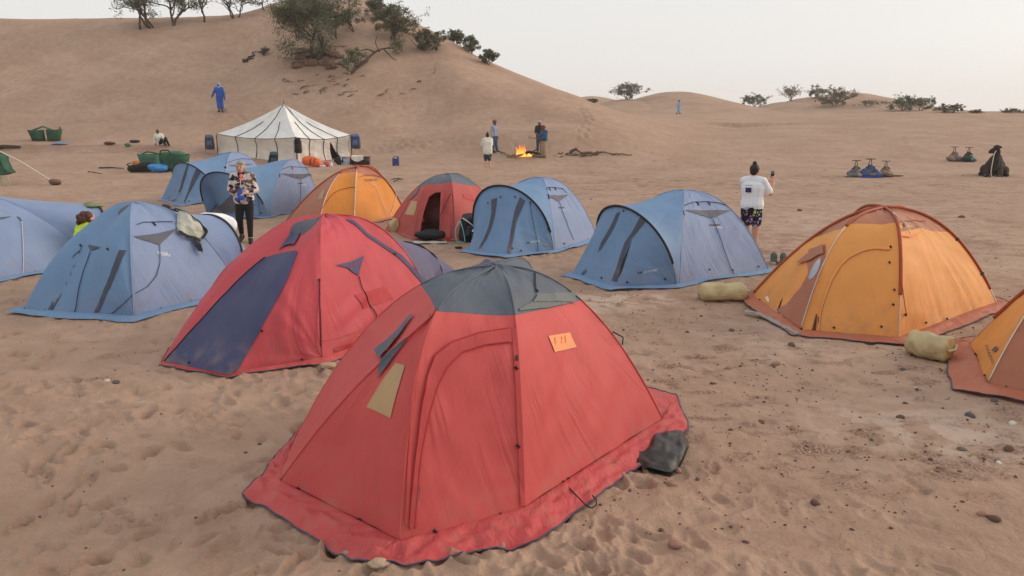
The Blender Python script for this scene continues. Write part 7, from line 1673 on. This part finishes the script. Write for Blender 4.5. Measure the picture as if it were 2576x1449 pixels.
c = o4[('hoop', 2)](np.array(.42)); lump("cloth", "green cloth lying over the black hoop of the blue tent", "cloth", c + (-.12, 0, -.05), (.24, .16, .06), mat("sage_cloth", (0.20, 0.24, 0.11), .85, bump=.6, bscale=9, bdist=.04), 14); lump("cloth", "dark cloth lying under the green cloth on the blue tent", "cloth", c + (-.16, -.1, -.12), (.18, .12, .08), JS, 15)
# boots behind the blue tent, shoes beside the other one
def shoe_pair(label, c, rz, s, m, m2, m3, gap=.12):
    R = root("shoes", c, label, "shoes"); ca, sa = math.cos(rz), math.sin(rz)
    for q in (-1, 1):
        def T(p): p = np.asarray(p, float) * s + np.array([0, q * gap * .5, 0]); return c + np.array([p[0] * ca - p[1] * sa, p[0] * sa + p[1] * ca, p[2]])
        blob("shoe", [capsule(T((-.11, 0, .045)), .042 * s, T((.12, 0, .04)), .040 * s), capsule(T((-.10, 0, .05)), .042 * s, T((-.09, 0, .12)), .045 * s), capsule(T((-.06, 0, .09)), .04 * s, T((.06, 0, .055)), .040 * s)], m, R, .008, 2); blob("sole", [capsule(T((-.12, 0, .018)), .040 * s, T((.13, 0, .018)), .044 * s)], m3, R, .009, 1); blob("laces", [capsule(T((-.03, 0, .115)), .024 * s, T((.05, 0, .085)), .022 * s)], m2, R, .008, 1)
shoe_pair("grey green hiking shoes with blue laces beside the blue tent", G(1958, 662), 1.2, 1.35, mat("grey_shoe", (0.10, 0.13, 0.12), .8), mat("blue_lace", (0.06, 0.10, 0.35), .8), mat("pale_sole", (0.45, 0.46, 0.42), .8), .16); shoe_pair("dark boots with teal lining standing behind the blue tent", G(430, 534), .8, 1.4, mat("brown_boot", (0.05, 0.035, 0.03), .8), mat("teal_lining", (0.03, 0.14, 0.18), .8), BLACK, .2)
# backpack, bottle and small gear between red and blue tents
p = G(1172, 608); R_ = pack("black backpack with turquoise strap leaning between red and blue tents", p + (.05, .05, 0), (.52, .34, .60), BLKB, mat("charcoal_pack", (0.045, 0.047, 0.055), .7), 0.35, tilt=.12, strap=False)
TURQ = mat("turquoise_strap", (0.16, 0.55, 0.53), .7); v_, f_ = tube(_dense([p + (-.12, -.17, .46), p + (-.20, -.20, .30), p + (-.19, -.22, .06), p + (-.12, -.24, .015), p + (.0, -.22, .03), p + (-.04, -.21, .28), p + (-.10, -.18, .46)], 26), .012, 5); mk("strap", v_, f_, TURQ, R_)
v_, f_ = tube(_dense([p + (-.05, -.16, .52), p + (.08, -.20, .44), p + (.22, -.18, .32)], 10), .012, 5); mk("piping", v_, f_, TXTWHITE, R_); v_, f_ = tube(_dense([p + (.1, -.06, .56), p + (.22, -.10, .44), p + (.34, -.12, .30)], 10), .018, 5); mk("red_trim", v_, f_, mat("red_webbing", (.25, .03, .04), .7), R_)
p = G(1193, 619); R_ = root("bottle", p, "black drinking bottle with white lid standing by the blue tent porch", "bottle"); blob("bottle_body", [capsule(p + (0, 0, .05), .045, p + (0, 0, .20), .05), capsule(p + (0, 0, .16), .055, p + (0, 0, .26), .055)], BLKB, R_, .008, 2); v_, f_ = ellipsoid(p + (0, 0, .31), (.045, .045, .03)); mk("lid", v_, f_, TXTWHITE, R_)
p = G(1080, 604); lump("gear_pile", "dark clothing and straps heaped in the open red tent door", "bag", p, (.34, .20, .13), BLKB, 22, rough=.4, n=16); p2_ = G(1082, 612); v_ = np.array([p2_ + (x, y, .012 + .015 * abs(math.sin(x * 9 + y * 7))) for y in np.linspace(-.12, .14, 6) for x in np.linspace(-.36, .34, 12)]); v2_ = v_ - (0, 0, .010); _g6 = grid_faces(12, 6)
tag(mk("groundsheet", np.concatenate([v_, v2_]), _g6 + [tuple(i + 72 for i in f[::-1]) for f in _g6], mat("pale_sheet", (.46, .42, .37), .7)), "pale plastic sheet at the open red tent door", "groundsheet")
p = G(1152, 625); v_, f_ = box(p + (0, 0, .02), (.10, .05, .03), .2); tag(mk("torch", *join((v_, f_), capsule(p + (-.05, 0, .02), .016, p + (.07, .01, .02), .018)), BLACK), "small black torch lying on the sand before the backpack", "torch")
lump("stone", "pale flat stone weighing down the navy trimmed valance", "stone", G(826, 928), (.10, .07, .045), mat("pale_stone", (.42, .32, .22), .9, bump=.4), 31, rough=.15); lump("stone", "buff stone under the hem of the near red tent", "stone", G(955, 1428), (.075, .05, .04), bpy.data.materials["pale_stone"], 32, rough=.15)
lump("stone", "brown stone holding the end of the guy rope", "stone", st, (.28, .2, .14), mat("brown_stone", (.17, .095, .065), .9, bump=.5), 33, rough=.2)
# ------------------------------------------------------------------ stones
_sr = np.random.default_rng(99)
STM = [mat("dark_brown_stone", (0.135, 0.078, 0.060), .85, var=.25, scale=14, bump=.4, bscale=30), mat("slate_stone", (0.105, 0.092, 0.090), .8, var=.25, scale=14, bump=.4, bscale=30), mat("tan_stone", (0.31, 0.205, 0.14), .9, var=.2, scale=14, bump=.4, bscale=30), mat("green_grey_stone", (0.135, 0.140, 0.115), .8, var=.2, scale=14, bump=.3, bscale=30), mat("pink_stone", (0.34, 0.19, 0.145), .9, var=.2, scale=14, bump=.3, bscale=30), mat("white_stone", (0.62, 0.57, 0.50), .8, var=.1, scale=14, bump=.4, bscale=30)]
SNAME = ["dark brown", "slate grey", "tan", "grey green", "pink brown", "chalk white"]
_SM = {}
LMK = [(*on_ground(px, py)[:2], t) for px, py, t in ((1700, 1150, "beside the near red tent"), (1690, 1375, "around the large reddish pebble"), (2480, 1306, "around the flat pinkish stone"), (2100, 960, "before the orange tent door"), (1830, 770, "around the tan sack by the blue tent"), (2350, 940, "around the sack between the orange tents"), (2450, 1060, "before the cut off orange tent"), (2150, 1150, "on the bare gravelly patch"), (1890, 560, "near the woman in white tee"), (2200, 470, "before the row of camel saddles"), (2480, 470, "near the kneeling camel"), (1300, 440, "between red tent and campfire"), (1620, 600, "between the two blue hoop tents"), (500, 1040, "before the crimson tent porch"), (200, 1000, "around the dark earth patch"), (300, 1300, "on the trampled foreground sand"), (2430, 580, "behind the orange tent"), (1750, 470, "on the open plain behind the blue tents"))]
def stone_mesh(k, angular):
    if (k, angular) not in _SM:
        r = np.random.default_rng(k * 3 + angular); v, f = ellipsoid((0, 0, 0), (1, .72, .5), 0, 9, 6)
        d = .22 * vnoise(v[:, 0] * 1.4 + k * 7, v[:, 1] * 1.4, v[:, 2] * 1.4) + (.28 * vnoise(v[:, 0] * 3 + k, v[:, 1] * 3, v[:, 2] * 3) if angular else 0); v = v * (1 + d)[:, None]
        me = bpy.data.meshes.new("stone"); me.from_pydata(v.tolist(), [], f); me.update()
        if not angular: me.polygons.foreach_set("use_smooth", [True] * len(me.polygons))
        _SM[(k, angular)] = me
    return _SM[(k, angular)]
def stone(px, py, wpx, mi, angular=0, label=None, group=None):
    p = on_ground(px, py); s = wpx * p[1] * 1.03 / FPX * 0.5
    me = stone_mesh(int(_sr.integers(0, 6)), angular)
    key = (me.name, mi)
    if key not in _SM:
        m2 = me.copy(); m2.materials.clear(); m2.materials.append(STM[mi]); _SM[key] = m2
    o = bpy.data.objects.new("stone", _SM[key]); COL.objects.link(o)
    o.location = (p[0], p[1], p[2] + s * .12); o.rotation_euler = (_sr.normal() * .15, _sr.normal() * .15, _sr.uniform(0, 6.28)); o.scale = (s, s, s * _sr.uniform(.8, 1.15))
    if label is None:
        k = min(range(len(LMK)), key=lambda i: (LMK[i][0] - p[0]) ** 2 + (LMK[i][1] - p[1]) ** 2)
        lab = f"small {SNAME[mi]} {'angular' if angular else 'rounded'} stone on the sand {LMK[k][2]}"
        return tag(o, lab, "stone", f"small {SNAME[mi]} {'angular' if angular else 'rounded'} stones {LMK[k][2]}")
    return tag(o, label, "stone", group)
# singled-out stones
for px, py, w, mi, an, lab in ((1700, 1375, 42, 4, 0, "large smooth reddish pebble alone on the foreground sand"), (2472, 1300, 36, 4, 1, "flat pinkish stone leaning on a darker one"), (2500, 1312, 40, 0, 0, "flat brown stone beside a pinkish one"), (2420, 1130, 26, 3, 0, "round grey green pebble on the gravelly sand"), (1998, 1082, 32, 2, 0, "sand coloured cobble half sunk near dark clods"), (2547, 1066, 26, 5, 1, "chalk white angular stone by the orange tent valance"), (1915, 1058, 26, 0, 1, "reddish clod of earth right of the near tent"), (1886, 1148, 20, 2, 0, "tan pebble right of the black plastic sack"), (1690, 1222, 34, 2, 1, "pale angular stone by the black plastic sack"), (2265, 1055, 28, 0, 1, "square brown stone on the pale crusted sand"), (270, 963, 20, 5, 0, "cream oblong stone on a dark earth patch"), (292, 966, 26, 1, 0, "dark oblong stone next to a cream one"), (1990, 872, 26, 0, 0, "brown cobble right before the orange tent door"), (1840, 833, 18, 0, 0, "brown pebble before the tan sack"), (2012, 530, 16, 0, 0, "brown stone on the plain behind the woman in white tee"), (2420, 548, 20, 0, 0, "brown rounded stone behind the orange tent"), (1952, 920, 30, 2, 0, "wide tan flat stone on reddish earth"), (2500, 1010, 22, 1, 0, "slate cobble beside the rust valance"), (2440, 1048, 30, 1, 0, "long slate stone near the chalk white one")):
    stone(px, py, w, mi, an, lab, None)
n_ = 0
tents_px = lambda x, y: ((600 < x < 1740 and y > 660 + abs(x - 1235) * .9 and y < 1440 - max(0, x - 1350) * .95) or (1840 < x < 2520 and 520 < y < 870 and abs(x - 2190) < 340) or (x > 2390 and y > 730 and y < 1040))
while n_ < 185:
    if n_ < 125: px, py = _sr.uniform(1450, 2576), 560 + 850 * _sr.random() ** .75
    elif n_ < 168: px, py = _sr.uniform(1000, 2576), _sr.uniform(420, 600)
    else: px, py = _sr.uniform(0, 800), _sr.uniform(880, 1400)
    if tents_px(px, py): continue
    if n_ < 125 and py > 1200 and _sr.random() < .7: continue
    d = on_ground(px, py)[1]; w = np.clip(_sr.lognormal(-3.55 if n_ < 168 else -4.1, .5), .016, .10) * FPX / d
    if w < 3: w = 3.2
    stone(px, py, w, int(_sr.choice([0, 1, 2, 3, 4, 5], p=[.44, .20, .22, .02, .10, .02])), int(_sr.random() < .4)); n_ += 1
# gravel: uncountable grit
N = 5200; V = []; F = []; base, fb_ = ellipsoid((0, 0, 0), (1, .8, .55), 0, 5, 4)
for k in range(N):
    if k < 3600: y = 4.5 + 16 * _sr.random() ** 1.3; x = _sr.uniform(0.1, .68) * y
    else: y = 3.6 + 22 * _sr.random(); x = _sr.uniform(-.68, .68) * y
    cl_ = fbm(np.array([x / 1.2]), np.array([y / 1.2]), o=2, seed=77)[0]
    if cl_ < -.05 and _sr.random() < .7: continue
    s = np.clip(_sr.lognormal(-5.0, .5), .003, .018); V.append((x, y, s, _sr.uniform(0, 6.28)))
V = np.array(V); gz = mesh_z(V[:, 0], V[:, 1]); ca, sa = np.cos(V[:, 3]), np.sin(V[:, 3])
PX = V[:, 0, None] + (base[None, :, 0] * ca[:, None] - base[None, :, 1] * sa[:, None]) * V[:, 2, None]; PY = V[:, 1, None] + (base[None, :, 0] * sa[:, None] + base[None, :, 1] * ca[:, None]) * V[:, 2, None]; PZ = gz[:, None] + .003 + base[None, :, 2] * V[:, 2, None]
VV = np.stack([PX, PY, PZ], -1).reshape(-1, 3); nb = len(base); FF = [tuple(i + k * nb for i in f) for k in range(len(V)) for f in fb_]
tag(mk("gravel", VV, FF, STM[0]), "scattered dark grit over the firm sand", "gravel", kind="stuff")
bake_pending()
# ------------------------------------------------------------------ dusty air
hz_m = bpy.data.materials.new("dusty_air"); hz_m.use_nodes = True
_n, _l = hz_m.node_tree.nodes, hz_m.node_tree.links; _n.clear()
_o = _n.new("ShaderNodeOutputMaterial"); _v = _n.new("ShaderNodeVolumePrincipled")
_v.inputs['Color'].default_value = (0.96, 0.94, 0.92, 1); _v.inputs['Density'].default_value = 0.0006; _v.inputs['Anisotropy'].default_value = 0.2
_l.new(_v.outputs[0], _o.inputs['Volume'])
_zl = float(_Z.min()) - 1.0
v_, f_ = box((0, 0, (_zl + 24) / 2), (1840, 1840, 24 - _zl)); hzo = mk("haze", v_, f_, hz_m, smooth=False); tag(hzo, "thin dusty air over the camp and dunes", kind="stuff")
SC.cycles.volume_bounces = 1
